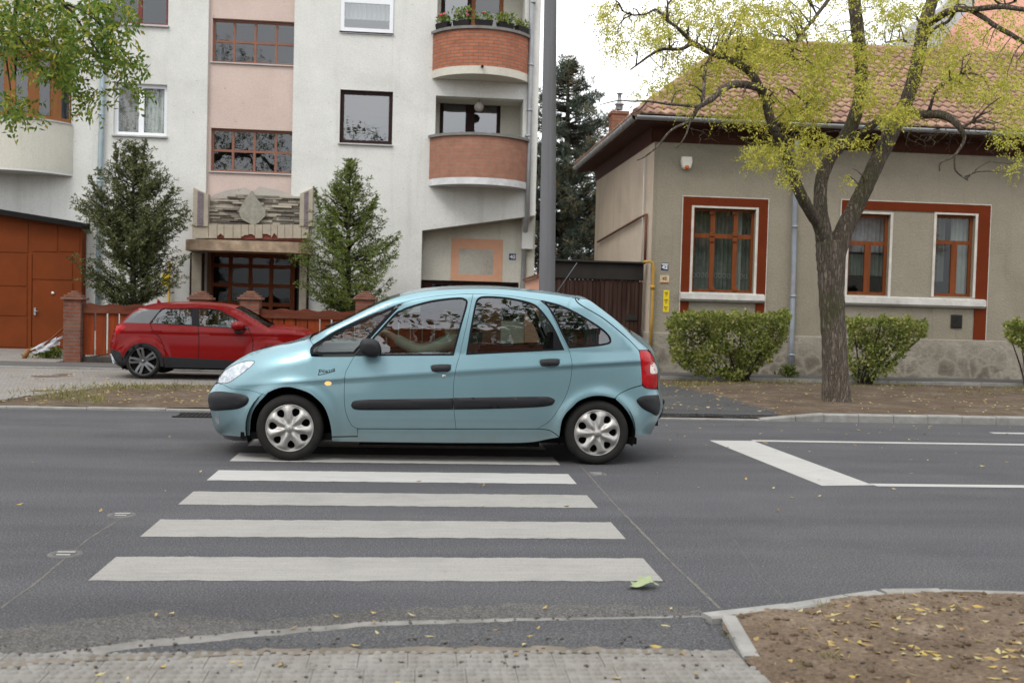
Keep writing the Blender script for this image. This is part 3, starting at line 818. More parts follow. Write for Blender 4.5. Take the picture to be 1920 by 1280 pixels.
def off_blue(x, z):
    zc = crL[1]+(crR[1]-crL[1])*(x-crL[0])/(crR[0]-crL[0])
    o = .012
    if z > zc: o += .26*(z-zc)
    else:
        k = sst(-1.55, -.75, x)
        d = zc-z; o += .014*k*sst(0, .035, d)*math.exp(-max(0, d-.03)/.16)
        o += .10*max(0, .52-z)**1.7
    zb = 1.03+.03*(x-.4)
    if z > zb: o += -.11*(z-zb)+.13*(z-zb)**2
    xa = XF+.22
    if x < xa: q = (xa-x)/1.0; o += .03*q+.34*q**2.6
    xb = XR-.15
    if x > xb: q = (x-xb)/.75; o += .02*q+.19*q**2.4
    # flared lips round the wheel openings
    for (cx, cz, r) in ((XF, ZF_, .375), (XR, ZR_, .345)):
        d = math.hypot(x-cx, z-cz)-r
        if d > -.05: o -= .022*math.exp(-(max(0, d)/.07)**2)
    # rounding towards the outline
    d = max(.002, car.dist(x, z))
    r = .085 if x > -.35 else .085+.13*sst(-.35, -.95, x)
    if -.98 < x < 0: r = .215+(.05-.215)*sst(-.98, -.80, x)+(.085-.05)*sst(-.25, 0, x)
    if x > 1.9: r = .085+.05*sst(1.9, 2.2, x)
    if d < r: o += r*(1-math.sqrt(max(0, 1-(1-d/r)**2)))*(1.0 if x > -.9 else .9)
    return o
ccar = Vector((atY(833, 800, YN).x, YC, 0))
blue = thing('car', 'pale blue hatchback with grey wheel covers driving over the zebra crossing', 'car', ccar)
car = Car(blue, YN, YC, off_blue, SIL, .028); car.dirn = 1
car.band = (lambda x: crL[1]+(crR[1]-crL[1])*(x-crL[0])/(crR[0]-crL[0]), (.02, 0., -.013, -.03, -.055, -.085))
A_F = [(498,741),(504,735),(520.6,728),(534,725.5),(549,726.5),(577,735.5),(592,746),(605,759),(613,774),(618,790),(621,806),(622,818,1)]
A_R = [(1049,818,1),(1051,803),(1054,788),(1062,774),(1073,763),(1085,752),(1101,745),(1115,742),(1129.5,742),(1143,744.5),(1154,749),(1166,759),(1176,771),(1184,786),(1189,802),(1191,817,1)]
GAP = .0035
# windows first: outlines of glass
W_F = car.poly([(693,663.5,1),(700,638),(713.5,622.5),(742,591),(754,584),(768,578),(804,568),(835.5,563),(860,561),(870,563),(873,570.5),(861.5,612),(848,663,1)])
W_R = car.poly([(878,661.5,1),(886,612),(894,571),(900,560.5),(913,558.5),(937,559.5),(961,562.5),(994,570.6),(1011,582),(1034,613),(1053,653,1)])
W_Q = car.poly([(1015,563.5,1),(1051,573),(1087,590),(1124,613),(1140,627),(1145,637),(1141,644),(1115,648.5),(1067.5,652,1),(1053.5,624),(1036,588)])
W_A = car.poly([(583,660),(584,652),(592,645),(633,621),(689.5,594.5),(752,569,1),(664,663.5,1),(592,664)])
seal = lambda w, d: offset(w, d)
F_HF, F_HR, F_HQ = seal(W_F, .018), seal(W_R, .018), seal(W_Q, .006)
# fender
fen = [(581,636.5,1),(587,646.6,1),(582,654),(583,664),(592,668.5),(664,668.5,1),(654,686),(647,703),(645.5,745),(648.6,773),(658.5,795.7),(670,803,1),(671,817,1),(622,818,1)]+A_F[::-1][1:-1]+[(498,741,1),(481,735),(464,731),(436,728.7),(422,722,1),(408.5,718,1)]
sub = [(p[0], p[1]) for p in SIL]
import bisect
def sil_between(u0, u1, top=True):
    i0 = min(range(len(SIL)), key=lambda i: math.dist(SIL[i], u0)); i1 = min(range(len(SIL)), key=lambda i: math.dist(SIL[i], u1)); return [(p[0], p[1]) for p in SIL[i0:i1+1]]
fs_ = sil_between((406,717), _lower((580,627.5)))
fs_[0] = (*fs_[0], 1); fs_[-1] = (*fs_[-1], 1)
HL = [(408.5,718,1),(411,707),(422,694),(442,682.5),(464,676.5),(477,677.5),(471,686),(450,703),(428,717)]
hl = car.poly(HL)
car.part('fender', car.poly(fs_+fen[:-1]), MT['blue'], inset=GAP/2, both=True, holes=[offset(hl, .002)])
hlo = car.part('headlight', offset(hl, -.003), MT['lamp_clear'], push=.004, both=True, bulge=.008)
ref = MB()
# bumper
bt = [(408.5,718,1),(422,722,1),(436,728.7),(464,731),(481,735),(498,741,1),(485,755),(475,770),(470,790),(468.6,817,1),(440,816.5),(415,815,1)]
bs = sil_between((415,815), (406,717)); bs[0] = (*bs[0], 1); bs[-1] = (*bs[-1], 1)
car.part('bumper', car.poly(bs[1:-1]+bt), MT['blue'], inset=GAP/2, both=True)
car.part('bumper_guard', car.poly([(391,741),(398,734.5),(415,733.5),(440,736.5),(459,740.5),(466,747),(462,758),(446,766),(418,769),(396,769),(391,757)]), MT['blackplastic'], push=-.004, both=True, bulge=.02)
car.part('fog_light', car.poly([(404,776),(409,778),(411,786),(411,793),(408,795),(404.5,789)]), MT['grey_lens'], push=-.002, both=True, bulge=.004)
car.part('front_lip', car.poly([(416,815,1),(440,817.5),(463.5,819,1),(463.5,826,1),(440,825.5),(421,822,1)]), MT['blackplastic'], push=.004, both=True)
# doors
fd = car.poly([(664,668.5,1),(654,686),(647,703),(645.5,745),(648.6,773),(658.5,795.7),(670,803,1),(760,803.5),(855,803.5,1),(851,765),(850,735),(851.5,711),(856.6,683),(862,665),(869,634),(876,604),(887,551,1),(860,551.7),(820,555),(780,561),(756.5,567,1),(712,614)])
rdr = car.poly([(887,551,1),(920,552),(960,555),(1000,561),(1011,562.5,1),(1028,577),(1041,603),(1053.5,632),(1065,653),(1070,667),(1072.6,685),(1070,711),(1062,739),(1045,770),(1028,791),(1006,803.5,1),(930,803.5),(855,803.5,1),(851,765),(850,735),(851.5,711),(856.6,683),(862,665),(869,634),(876,604)])
HND = [((809,690),(845,689)), ((1013,679.5),(1049,678.5))]
cups = []
for (a, b) in HND:
    u0, u1 = a[0], b[0]; vv = a[1]
    cups.append(car.poly([(u0+2,vv-6),(u1-2,vv-7),(u1+1,vv-1),(u1-1,vv+5),((u0+u1)/2+4,vv+10),(u0+8,vv+8),(u0-1,vv+2)]))
fdo = car.part('door', fd, MT['blue'], holes=[F_HF, cups[0]], inset=GAP/2, both=True)
rdo = car.part('door', rdr, MT['blue'], holes=[F_HR, cups[1]], inset=GAP/2, both=True)
for do, cup, (a, b), w, sl in ((fdo, cups[0], HND[0], W_F, F_HF), (rdo, cups[1], HND[1], W_R, F_HR)):
    car.part('handle_recess', cup, MT['blue'], push=.014, rim=0, parent=do[0])
    u0, u1 = a[0], b[0]; vv = a[1]
    car.part('handle', car.poly([(u0,vv-3),(u0+5,vv-6.5),(u1-6,vv-7),(u1,vv-3.5),(u1-1,vv+3),(u1-7,vv+6),(u0+5,vv+6.5),(u0,vv+3)]), MT['blackplastic'], push=-.006, rim=.016, parent=do[0], bulge=.012)
    for k in (0, 1):
        car.part('window_seal', sl, MT['seal'], holes=[w], push=.005, rim=.012, parent=do[k], mirror=k == 1)
        car.part('pane', w, MT['cglass'], push=.010, rim=0, parent=do[k], mirror=k == 1)
    car.part('door_moulding', car.poly([(659,757),(664,751.5),(690,748.7),(770,747.5),(850,746,1),(850,767.5,1),(770,768),(690,768.5),(665,767),(659,761.5)] if do is fdo else [(851,745.5,1),(930,744.3),(1000,743.3),(1027,743.5),(1039,748),(1040,752.5),(1032,760),(1000,763.5),(930,766),(851,767.5,1)]), MT['blackplastic'], push=-.003, rim=.016, parent=do[0], bulge=.012)
lk = MB(); p = car.P(*car.pp((832,705))[:2]); lk.lathe([(0,-.006),(.012,-.006),(.0175,-.003),(.0175,.006)], p, 'Y', 20); lk.build('door_lock', MT['chrome'], fdo[0])
car.part('window_divider', car.poly([(1038,619,1),(1042,621),(1054,653,1),(1037.5,653.5,1)], sm=False), MT['seal'], push=.004, parent=rdo[0])
# pillar, roof rail and rear quarter in one C-shaped panel
top = sil_between(_lower((580,627.5)), (1085,559.5)); top[0] = (581,636.5,1)
tg = [(1077,557.5,1),(1083,568),(1101,579.5),(1129,596),(1157.6,618.5),(1180,638),(1197,655.5,1),(1200,666),(1202.6,694),(1204,717,1),(1204,721.5,1),(1183,727.5),(1160,739),(1153.5,747,1)]
arr = A_R[::-1]
i = min(range(len(arr)), key=lambda k: math.dist(arr[k][:2], (1154,749)))
quart = top[:-2]+tg+arr[i+1:-1]+[(1049,818,1),(1030,806),(1006,803.5,1),(1028,791),(1045,770),(1062,739),(1070,711),(1072.6,685),(1070,667),(1065,653),(1053.5,632),(1041,603),(1028,577),(1011,562.5,1),(1000,561),(960,555),(920,552),(887,551),(860,551.7),(820,555),(780,561),(756.5,567,1),(690,592),(633,618.5),(592,643),(587,646.6,1)]
car.part('body_side', car.poly(quart), MT['blue'], holes=[F_HQ], inset=GAP/2, both=True)
for k in (0, 1):
    car.part('quarter_window', F_HQ, MT['seal'], holes=[offset(W_Q, -.012)], push=.003, rim=.01, mirror=k == 1)
    car.part('quarter_pane', offset(W_Q, -.012), MT['cglass'], push=.006, rim=0, mirror=k == 1)
    WA2 = offset(W_A, -.022)
    car.part('front_quarter_window', W_A, MT['seal'], holes=[WA2], push=.003, rim=.01, mirror=k == 1)
    car.part('front_quarter_pane', WA2, MT['wsglass'], push=.006, rim=0, mirror=k == 1)
# sill
car.part('sill', car.poly([(671,804,1),(760,804.4),(855,804.6),(930,804.4),(1006,804.4,1),(1030,807),(1048,819,1),(1028,822.5),(989,829),(905,829.8),(819,829.5),(720,828.5),(640,827),(622.5,826,1),(622.5,819.5,1),(671,818.7,1)]), MT['blue'], both=True)
# tail: gate edge, lamp, rear bumper
ts = sil_between((1085,559.5), (1214,653))
car.part('tailgate_side', car.poly([(1078,557,1)]+ts[1:]+[(1216,656,1),(1198,656,1),(1180,637),(1157.6,617),(1129,594.5),(1101,578),(1084,567)]), MT['blue'], inset=GAP/2, both=True)
TLp = [(1198,656.5,1),(1214,656.5,1),(1224,667),(1229.5,682),(1233,696),(1233.5,714),(1232,727.5,1),(1220,728),(1209.6,726),(1204,717),(1202.6,694),(1200,666)]
car.part('tail_light', car.poly(TLp), MT['lamp_red'], inset=.002, push=.0, both=True, bulge=.012)
tlo = [o for o in blue.children if o.name.startswith('tail_light')][0]
car.part('reversing_lens', car.poly([(1222,679),(1228,681),(1232,690),(1232.5,699),(1226,700.5),(1220,699),(1219.5,688)]), MT['lamp_white'], push=-.013, rim=.01, parent=tlo, bulge=.003)
rs = sil_between((1234,730), (1219,815)); rs[-1] = (1219,815,1)
car.part('bumper', car.poly([(1204,722.5,1),(1209.6,727),(1220,729),(1233,729,1)]+rs[1:]+[(1191,817,1),(1189,802),(1184,786),(1176,771),(1166,759),(1154,748,1),(1160,739.5),(1183,728.5)]), MT['blue'], inset=GAP/2, both=True)
car.part('bumper_guard', car.poly([(1194,749),(1205,742.5),(1220,740.5),(1235,740,1),(1238,757),(1236.5,772),(1231,779),(1220,773.5),(1208,767.5),(1198,758.5)]), MT['blackplastic'], push=-.003, both=True, bulge=.016)
# repeater lamp and the script on the fender
rp = car.part('side_repeater', car.poly([(608.5,718.5),(612,715),(618,715),(621.5,718.5),(618,722),(612,722)]), MT['indicator'], push=-.001, rim=.006, bulge=.006)
Z2 = lambda a, b: (560+a*.17708, 530+b*.17708)
strokes = [[(222,922),(215,950),(207,976)],[(212,925),(232,918),(241,927),(234,940),(220,946)],[(253,926),(250,947)],[(255,912),(256,914)],[(278,926),(266,926),(262,939),(268,947),(281,942)],[(303,928),(292,928),(286,940),(292,947),(304,934),(303,947),(309,945)],[(330,922),(320,925),(323,934),(327,943),(316,947)],[(352,920),(342,924),(345,932),(349,940),(338,945)],[(372,908),(362,918),(364,932),(375,931),(382,918),(376,908),(372,908)],[(207,976),(270,964),(330,948),(386,932)]]
mb = MB()
for s_ in strokes:
    pl = smooth([Z2(*q) for q in s_], 4, closed=False) if len(s_) > 2 else [Z2(*q) for q in s_]
    mb.tube([car.P(*car.pp(q)[:2], -.0012) for q in pl], .0028, 5)
mb.build('script_badge', MT['black'], blue)
# door mirror
mir = MB()
mc = car.P(*car.pp((694,652))[:2], -.10)
ring = []
for j, (dy, sx_, sz_) in enumerate(((-.11,.04,.035),(-.10,.07,.062),(-.06,.09,.082),(0,.095,.086),(.05,.08,.07),(.08,.05,.05))):
    for k in range(20):
        a = 2*math.pi*k/20; cx_ = math.copysign(abs(math.cos(a))**.75, math.cos(a)); sz2 = math.copysign(abs(math.sin(a))**.75, math.sin(a))
        ring.append((mc.x+cx_*sx_+.10*(dy if dy > 0 else 0), mc.y+dy, mc.z+sz2*sz_-.12*cx_*sx_))
mir.add(ring, [(j*20+k, j*20+(k+1) % 20, (j+1)*20+(k+1) % 20, (j+1)*20+k) for j in range(5) for k in range(20)]+[tuple(range(20))], 0, True)
sail = [car.P(*car.pp(q)[:2], .0) for q in ((664,667),(692,636),(700,667))]
mir.add([p+Vector((0,-.004,0)) for p in sail]+[p+Vector((0,.02,0)) for p in sail], [(0,1,2),(0,3,4,1),(1,4,5,2),(2,5,3,0)], 0)
mir.tube([(mc.x-.03, mc.y+.08, mc.z-.03), (mc.x-.04, mc.y+.13, mc.z-.045)], [.04,.045], 10)
mo = mir.build('mirror', MT['blackplastic'], blue, fix=True)
# surfaces across the car
def crown(x, z):
    if x < -1.4: return .055
    if x < -.75: return .055+(.04-.055)*sst(-1.4, -.9, x)
    if x < .0: return .04+(.05-.04)*sst(-.75, -.1, x)
    if x > 1.75: return .05+.07*sst(1.75, 2.2, x)
    return .05
car.kzf = lambda x, z: (-.1 if x < -1.35 else (-.1+.9*sst(-1.35, -.9, x))) if z > .7 else .3
car.set_outline(.03, crown)
I = car.near_idx
iA, iB, iC, iD, iE, iF2, iG, iH = 0, I((400,726)), I(_lower((580,628))), I((752,555)), I((1085,559.5)), I((1110,566)), I((1187,630)), len(car.LP)-1
iJ = I((1234,730))
car.loft('bumper', iA, iB, MT['blue'], crown); car.loft('bonnet', iB, iC, MT['blue'], crown)
car.loft('windscreen', iC, iD, MT['wsglass'], crown, -.93, .93, push=.004)
for (a, b) in ((-1., -.93), (.93, 1.)): car.loft('pillar', iC, iD, MT['blue'], crown, a, b, 3)
car.loft('roof', iD, iF2, MT['blue'], crown)
car.loft('rear_window', iF2, iG, MT['cglass'], crown, -.88, .88, push=.004)
for (a, b) in ((-1., -.88), (.88, 1.)): car.loft('pillar', iF2, iG, MT['blue'], crown, a, b, 3)
car.loft('tailgate', iG, iJ, MT['blue'], crown); car.loft('bumper', iJ, iH, MT['blue'], crown)
# floor, wheel housings, lining behind the panel gaps
x0 = car.LP[0][0]; x1 = car.LP[-1][0]; yl, yr = YN+.06, 2*YC-YN-.06
mb = MB(); mb.box(x0+.15, x1-.1, yl+.06, yr-.06, .19, .25); mb.box(-.5, 1.2, YN+.2, 2*YC-YN-.2, .14, .19); mb.build('floor', MT['black'], blue)
lin = [(470,731),(500,722),(560,708),(590,672),(664,672),(1066,668),(1190,668),(1195,720),(1150,735),(1120,725),(1080,735),(1045,765),(1030,800),(700,800),(640,800),(612,760),(585,735),(548,722),(515,722),(495,735)]
car.part('inner_lining', car.poly(lin, sm=False), MT['black'], push=.035, rim=0, both=True, grid=.08)
for (cx, cz, r) in ((XF, ZF_, .40), (XR, ZR_, .37)):
    for (ya, yb, yc_) in ((YN+.05, YN+.36, 1), (2*YC-YN-.36, 2*YC-YN-.05, -1)):
        mb = MB(); n = 24; vs = []
        for k in range(n+1):
            a = -.12*math.pi+1.24*math.pi*k/n
            for y in (ya, yb): vs.append((cx+r*math.cos(a), y, cz+r*math.sin(a)))
        mb.add(vs, [(2*k, 2*k+1, 2*k+3, 2*k+2) for k in range(n)], 0, True)
        yw = yb if yc_ == 1 else ya
        mb.add([(cx+r*math.cos(-.12*math.pi+1.24*math.pi*k/n), yw, cz+r*math.sin(-.12*math.pi+1.24*math.pi*k/n)) for k in range(n+1)], [tuple(range(n+1))]); mb.build('wheel_housing', MT['black'], blue)
RF = bp(541,741)[1]; Rt = .306
for (cx, cz, rot) in ((XF, Rt-.002, math.radians(96)), (XR, Rt-.002, math.radians(79))):
    wheel(blue, cx, cz, YN+.035, Rt, .2125, rot, 7, MT['cover'], 'seven', 1)
    mb = MB(); mb.lathe([(.2,-.01),(.27,-.012),(Rt*.97,.02),(Rt,.05),(Rt,.16),(.25,.19),(0,.19)], (cx, 2*YC-YN-.225, cz), 'Y', 40); mb.build('wheel', MT['rubber'], blue, fix=True)
# tow hook
hk = MB(); hx = atY(1240,770,YC).x-.165
hk.tube([(hx-.1, YC, .34), (hx+.09, YC, .34), (hx+.14, YC, .38), (hx+.165, YC, .45), (hx+.165, YC, .52)], .022, 8); hk.sphere((hx+.165, YC, .535), .034); hk.box(hx+.03, hx+.12, YC-.06, YC+.06, .29, .35); hk.build('tow_hook', MT['blackplastic'], blue)
# aerial
MT['zinc_dark'] = mat('grey_rubber', (.10,.10,.10), .6)
p0 = car.P(*car.pp((1058,556))[:2]); ae = MB(); a0 = Vector((p0.x, YC, 1.60)); ae.tube([a0, a0+Vector((.215,0,.33))], [.006,.0045], 6); ae.build('aerial', MT['zinc_dark'], blue)
# wipers hint at the base of the windscreen
wp = MB()
for yy in (YC-.35, YC+.2): wp.tube([(-.86, yy, 1.235), (-.80, yy+.45, 1.26)], .009, 5)
wp.build('wiper', MT['blackplastic'], blue)
# cabin
mb = MB(); mb.bev(-.90, -.42, YN+.16, 2*YC-YN-.16, .85, 1.085, .05); mb.build('dashboard', MT['trim'], blue)
def seat(x, y, wd):
    mb = MB(); mb.bev(x-.05, x+.45, y-wd/2, y+wd/2, .48, .66, .05)
    prof = [(x+.40,.60),(x+.55,.62),(x+.72,1.18),(x+.70,1.22),(x+.60,1.20)]
    mb.prism(prof, y-wd/2, y+wd/2); so_ = mb.build('seat', MT['seat'], blue)
    h = MB(); h.bev(x+.62, x+.72, y-.13, y+.13, 1.24, 1.42, .03); h.build('headrest', MT['seat'], so_)
seat(-.08, YC-.37, .5); seat(-.08, YC+.37, .5); seat(.82, YC-.45, .42); seat(.82, YC, .42); seat(.82, YC+.45, .42)
mb = MB(); sc_ = Vector((-.36, YC-.37, 1.06)); tl = math.radians(35)
mb.tube([sc_+Vector((.19*math.sin(tl)*-math.sin(2*math.pi*k/32), .19*math.cos(2*math.pi*k/32), .19*math.cos(tl)*math.sin(2*math.pi*k/32))) for k in range(32)], .016, 8, closed=True)
mb.tube([sc_+Vector((-.12,0,-.07)), sc_], [.03,.05], 10); mb.tube([sc_+Vector((0,.19,0)), sc_+Vector((0,-.19,0))], .016, 6); mb.build('steering_wheel', MT['black'], blue)
# ---------------------------------------------------------------- the red car parked behind
RS = smooth([(243,690,1),(228,687),(214,679),(208,668),(207,656),(207,645),(211,628),(216,613),(226,604.5),(234,597),(245,587),(257,578.5,1),(275,573.5),(300,570.8),(330,569.6),(365,569.6),(403,572),(431,576),(447,581.5),(468,594),(486,605),(502,615,1),(515,614.3),(542,616.5),(565,621.5),(583,629),(597,641),(604,656),(606,670),(604,684),(598,692,1)], 4, closed=False)
MT['red'] = carpaint('red_car_paint', (.155,.0012,.0015), (.08,.01,.006), .0, .45, .5, .04)
MT['grey_blade'] = mat('grey_pillar_panel', (.10,.105,.11), .4, .05, metal=.5)
RYN = 17.72; RYC = RYN+.78
rp_ = lambda u, v: (atY(u, v, RYN).x, atY(u, v, RYN).z)
RXR, RZR = rp_(267, 681); RXF, RZF = rp_(509, 687)
zbelt = rp_(370, 611)[1]
def off_red(x, z):
    o = .01
    zc = zbelt-.10
    if z > zc: o += .30*(z-zc)
    else: o += .012*sst(0, .03, zc-z)*math.exp(-max(0, zc-z-.03)/.2)
    if z > zbelt: o += .04*(z-zbelt)
    o += .12*max(0, .45-z)**1.6
    xa = RXR-.05
    if x < xa: q = (xa-x)/.6; o += .02*q+.14*q**2.4
    xb = RXF-.05
    if x > xb: q = (x-xb)/.85; o += .02*q+.2*q**2.4
    for cx, cz in ((RXR, RZR), (RXF, RZF)):
        d = math.hypot(x-cx, z-cz)-.38
        if d > -.08: o -= .02*math.exp(-(max(0, d)/.06)**2)
    d = max(.002, rcar.dist(x, z)); r = .07
    if d < r: o += r*(1-math.sqrt(max(0, 1-(1-d/r)**2)))
    return o
red = thing('car', 'red compact crossover parked in front of the wooden fence, half hidden by the blue car', 'car', (atY(400, 700, RYN).x, RYC, .08))
rcar = Car(red, RYN, RYC, off_red, RS, .045); rcar.dirn = 1; rcar.kz = .8
rarc = lambda cx, cy, r, a0, a1, n=14: [(cx+r*math.cos(math.radians(a0+(a1-a0)*k/n)), cy-r*math.sin(math.radians(a0+(a1-a0)*k/n))) for k in range(n+1)]
def between(S, a, b):
    i0 = min(range(len(S)), key=lambda i: math.dist(S[i], a)); i1 = min(range(len(S)), key=lambda i: math.dist(S[i], b)); r = [tuple(p[:2]) for p in S[i0:i1+1]]
    r[0] = (*r[0], 1); r[-1] = (*r[-1], 1); return r
body = between(RS, (207,656), (606,672))
a1 = rarc(509, 687, 38, 20, 168); a1[0] = (*a1[0], 1); a1[-1] = (*a1[-1], 1)
a2 = rarc(268, 682, 38, 15, 165); a2[0] = (*a2[0], 1); a2[-1] = (*a2[-1], 1)
WG1 = rcar.poly([(283,605.5,1),(304,581.5),(322,580),(359,579.5,1),(360,608.5,1)]); WG2 = rcar.poly([(372,579.8,1),(403,581),(425,590),(452,606),(465,616.5,1),(420,613),(374,610.5,1)])
WG0 = rcar.poly([(231.5,604.5,1),(257,582.5),(301,580.5,1),(279,606,1)])
DLO = offset(rcar.poly([(281,606.3,1),(302,580),(322,578.7),(365,578.3),(404,579.5),(426,588.5),(453,604.5),(468,618,1),(420,614.3),(365,611)]), .004)
lo = [(604,684,1)] if False else []
side = rcar.poly(body+a1+[(440,676,1),(308,668.5,1)]+a2+[(222,660,1)])
rcar.part('body_side', side, MT['red'], holes=[DLO, WG0], both=True)
for k in (0, 1):
    w1, w2 = WG1, WG2
    rcar.part('window_surround', DLO, MT['seal'], holes=[w1, w2], push=.006, rim=0, mirror=k == 1)
    for w in (w1, w2): rcar.part('pane', w, MT['cglass'], push=.01, rim=0, mirror=k == 1)
rcar.part('pillar_panel', WG0, MT['grey_blade'], push=.001, rim=.01, both=True)
# black cladding
def ring_poly(cx, cy, r0, r1, a0, a1): return rcar.poly(rarc(cx, cy, r1, a0, a1)+rarc(cx, cy, r0, a1, a0), 2, sm=False)
for (cx, cy) in ((268,682), (509,687)):
    rcar.part('wheel_arch_trim', ring_poly(cx, cy, 32.5, 39, -8, 186), MT['blackplastic'], push=-.012, rim=.04, both=True)
rcar.part('sill_trim', rcar.poly([(306,668,1),(440,675.5,1),(472,677,1),(476,692,1),(440,691),(309,688.5,1)]), MT['blackplastic'], push=.0, both=True)
rcar.part('bumper', rcar.poly([(207,654,1),(224,659,1),(229.5,663,1),(229,676),(231,690,1),(222,684),(213,679),(208,668)]), MT['blackplastic'], push=-.002, both=True)
rcar.part('bumper', rcar.poly([(547,680,1),(606,672,1),(604,684),(598,692,1),(548,692,1)]), MT['blackplastic'], push=-.002, both=True)
rcar.part('tail_light', rcar.poly([(218,611,1),(226,609.5),(237,612,1),(231,618),(222,626),(216,624)]), MT['lamp_red'], push=-.004, both=True, bulge=.006)
rcar.part('headlight', rcar.poly([(570,640),(590,637),(601,645),(603,655),(585,652)]), MT['lamp_clear'], push=-.004, both=True, bulge=.006)
# door gaps, as narrow inlaid strips, and the handles
def strip(px, w): 
    p = smooth([rcar.pp(q) for q in px], 5, closed=False); l = []; r = []
    for i in range(len(p)):
        a = p[max(0, i-1)]; b = p[min(len(p)-1, i+1)]; t = Vector((b[0]-a[0], b[1]-a[1])).normalized()
        l.append((p[i][0]-t.y*w, p[i][1]+t.x*w)); r.append((p[i][0]+t.y*w, p[i][1]-t.x*w))
    return l+r[::-1]
for px in ([(371,611),(373,640),(372,671)], [(466,617),(474,640),(472,676)], [(281,606),(287,620),(300,634),(309,655),(310,668)]):
    rcar.part('door_gap', strip(px, .005), MT['black'], push=-.002, rim=0, grid=.2, both=True)
for (u, v) in ((293,622), (383.5,628.5)):
    rcar.part('handle', rcar.poly([(u-9,v-2.5),(u+8,v-1.8),(u+9,v+1),(u+7,v+2.6),(u-8,v+2)]), MT['red'], push=-.004, bulge=.02)
rcar.set_outline(.045, lambda x, z: .13 if z < .75 and (x < -4.9 or x > -2.2) else .05)
J = rcar.near_idx
jA, jB, jC, jD, jE, jF, jZ = 0, J((207,656)), J((226,604.5)), J((257,578.5)), J((440,579)), J((502,615)), len(rcar.LP)-1
jG = J((606,672))
rcar.loft('bumper', jA, jB, MT['blackplastic'], 0); rcar.loft('tailgate', jB, jC, MT['red'], 0)
rcar.loft('rear_window', jC, jD, MT['cglass'], 0, -.85, .85, push=.004)
for (a, b) in ((-1., -.85), (.85, 1.)): rcar.loft('pillar', jC, jD, MT['grey_blade'], 0, a, b, 3)
rcar.loft('roof', jD, jE, MT['red'], 0)
rcar.loft('windscreen', jE, jF, MT['wsglass'], 0, -.9, .9, push=.004)
for (a, b) in ((-1., -.9), (.9, 1.)): rcar.loft('pillar', jE, jF, MT['red'], 0, a, b, 3)
rcar.loft('bonnet', jF, jG, MT['red'], 0); rcar.loft('bumper', jG, jZ, MT['blackplastic'], 0)
rcar.part('skid_plate', rcar.poly([(205.5,663,1),(208.5,662.5,1),(217,679,1),(212,681,1)], sm=False), MT['steel'], push=-.006, rim=.03, both=True)
mb = MB(); x0 = rcar.LP[0][0]; x1 = rcar.LP[-1][0]; mb.box(x0+.1, x1-.1, RYN+.12, 2*RYC-RYN-.12, .24, .31); mb.build('floor', MT['black'], red)
rcar.part('inner_lining', rcar.poly([(225,615),(470,622),(600,645),(600,690),(548,690),(540,660),(509,645),(478,660),(470,690),(308,690),(298,660),(268,643),(240,655),(228,665)], sm=False), MT['black'], push=.04, rim=0, both=True, grid=.15)
for (cx, cz) in ((RXR, RZR), (RXF, RZF)):
    mb = MB(); n = 20; r = .36
    vs = []
    for k in range(n+1):
        a = -.1*math.pi+1.2*math.pi*k/n
        for y in (RYN+.04, RYN+.3): vs.append((cx+r*math.cos(a), y, cz+r*math.sin(a)))
    mb.add(vs, [(2*k, 2*k+1, 2*k+3, 2*k+2) for k in range(n)], 0, True); mb.add([vs[2*k+1] for k in range(n+1)], [tuple(range(n+1))]); mb.build('wheel_housing', MT['black'], red)
MT['alloy'] = mat('dark_alloy', (.16,.16,.165), .3, .1, 9, metal=.8)
for (cx, cz, rot) in ((RXR, .08+.292, math.radians(104)), (RXF, .08+.292, math.radians(90))):
    wheel(red, cx, cz, RYN+.02, .292, .245, rot, 5, MT['alloy'], 'five', 1)
    mb = MB(); mb.lathe([(.2,-.01),(.27,.0),(.292,.05),(.292,.16),(0,.17)], (cx, 2*RYC-RYN-.22, cz), 'Y', 32); mb.build('wheel', MT['rubber'], red, fix=True)
q = rcar.P(*rcar.pp((446,612))[:2], -.10); mb = MB(); mb.sphere(q+Vector((0,.0,.01)), (.115,.09,.085), 18, 10); mb.build('mirror', MT['red'], red)
mb = MB(); mb.bev(q.x-.06, q.x+.08, q.y-.03, q.y+.15, q.z-.12, q.z-.06, .02); mb.build('mirror_foot', MT['blackplastic'], red)
p = atY(300, 570, RYC); mb = MB(); mb.prism([(p.x-.06,p.z-.05),(p.x-.04,p.z+.07),(p.x-.01,p.z+.06),(p.x+.09,p.z-.05)], RYC-.02, RYC+.02); mb.build('aerial', MT['red'], red)
for (xa, xb, ya, yb) in ((-4.4,-4.0,RYN+.25,2*RYC-RYN-.25), (-3.4,-3.15,RYN+.2,RYC-.08), (-3.4,-3.15,RYC+.08,2*RYC-RYN-.2)):
    mb = MB(); mb.bev(xa, xb, ya, yb, .5, 1.14, .05); mb.build('seat', MT['seat'], red)
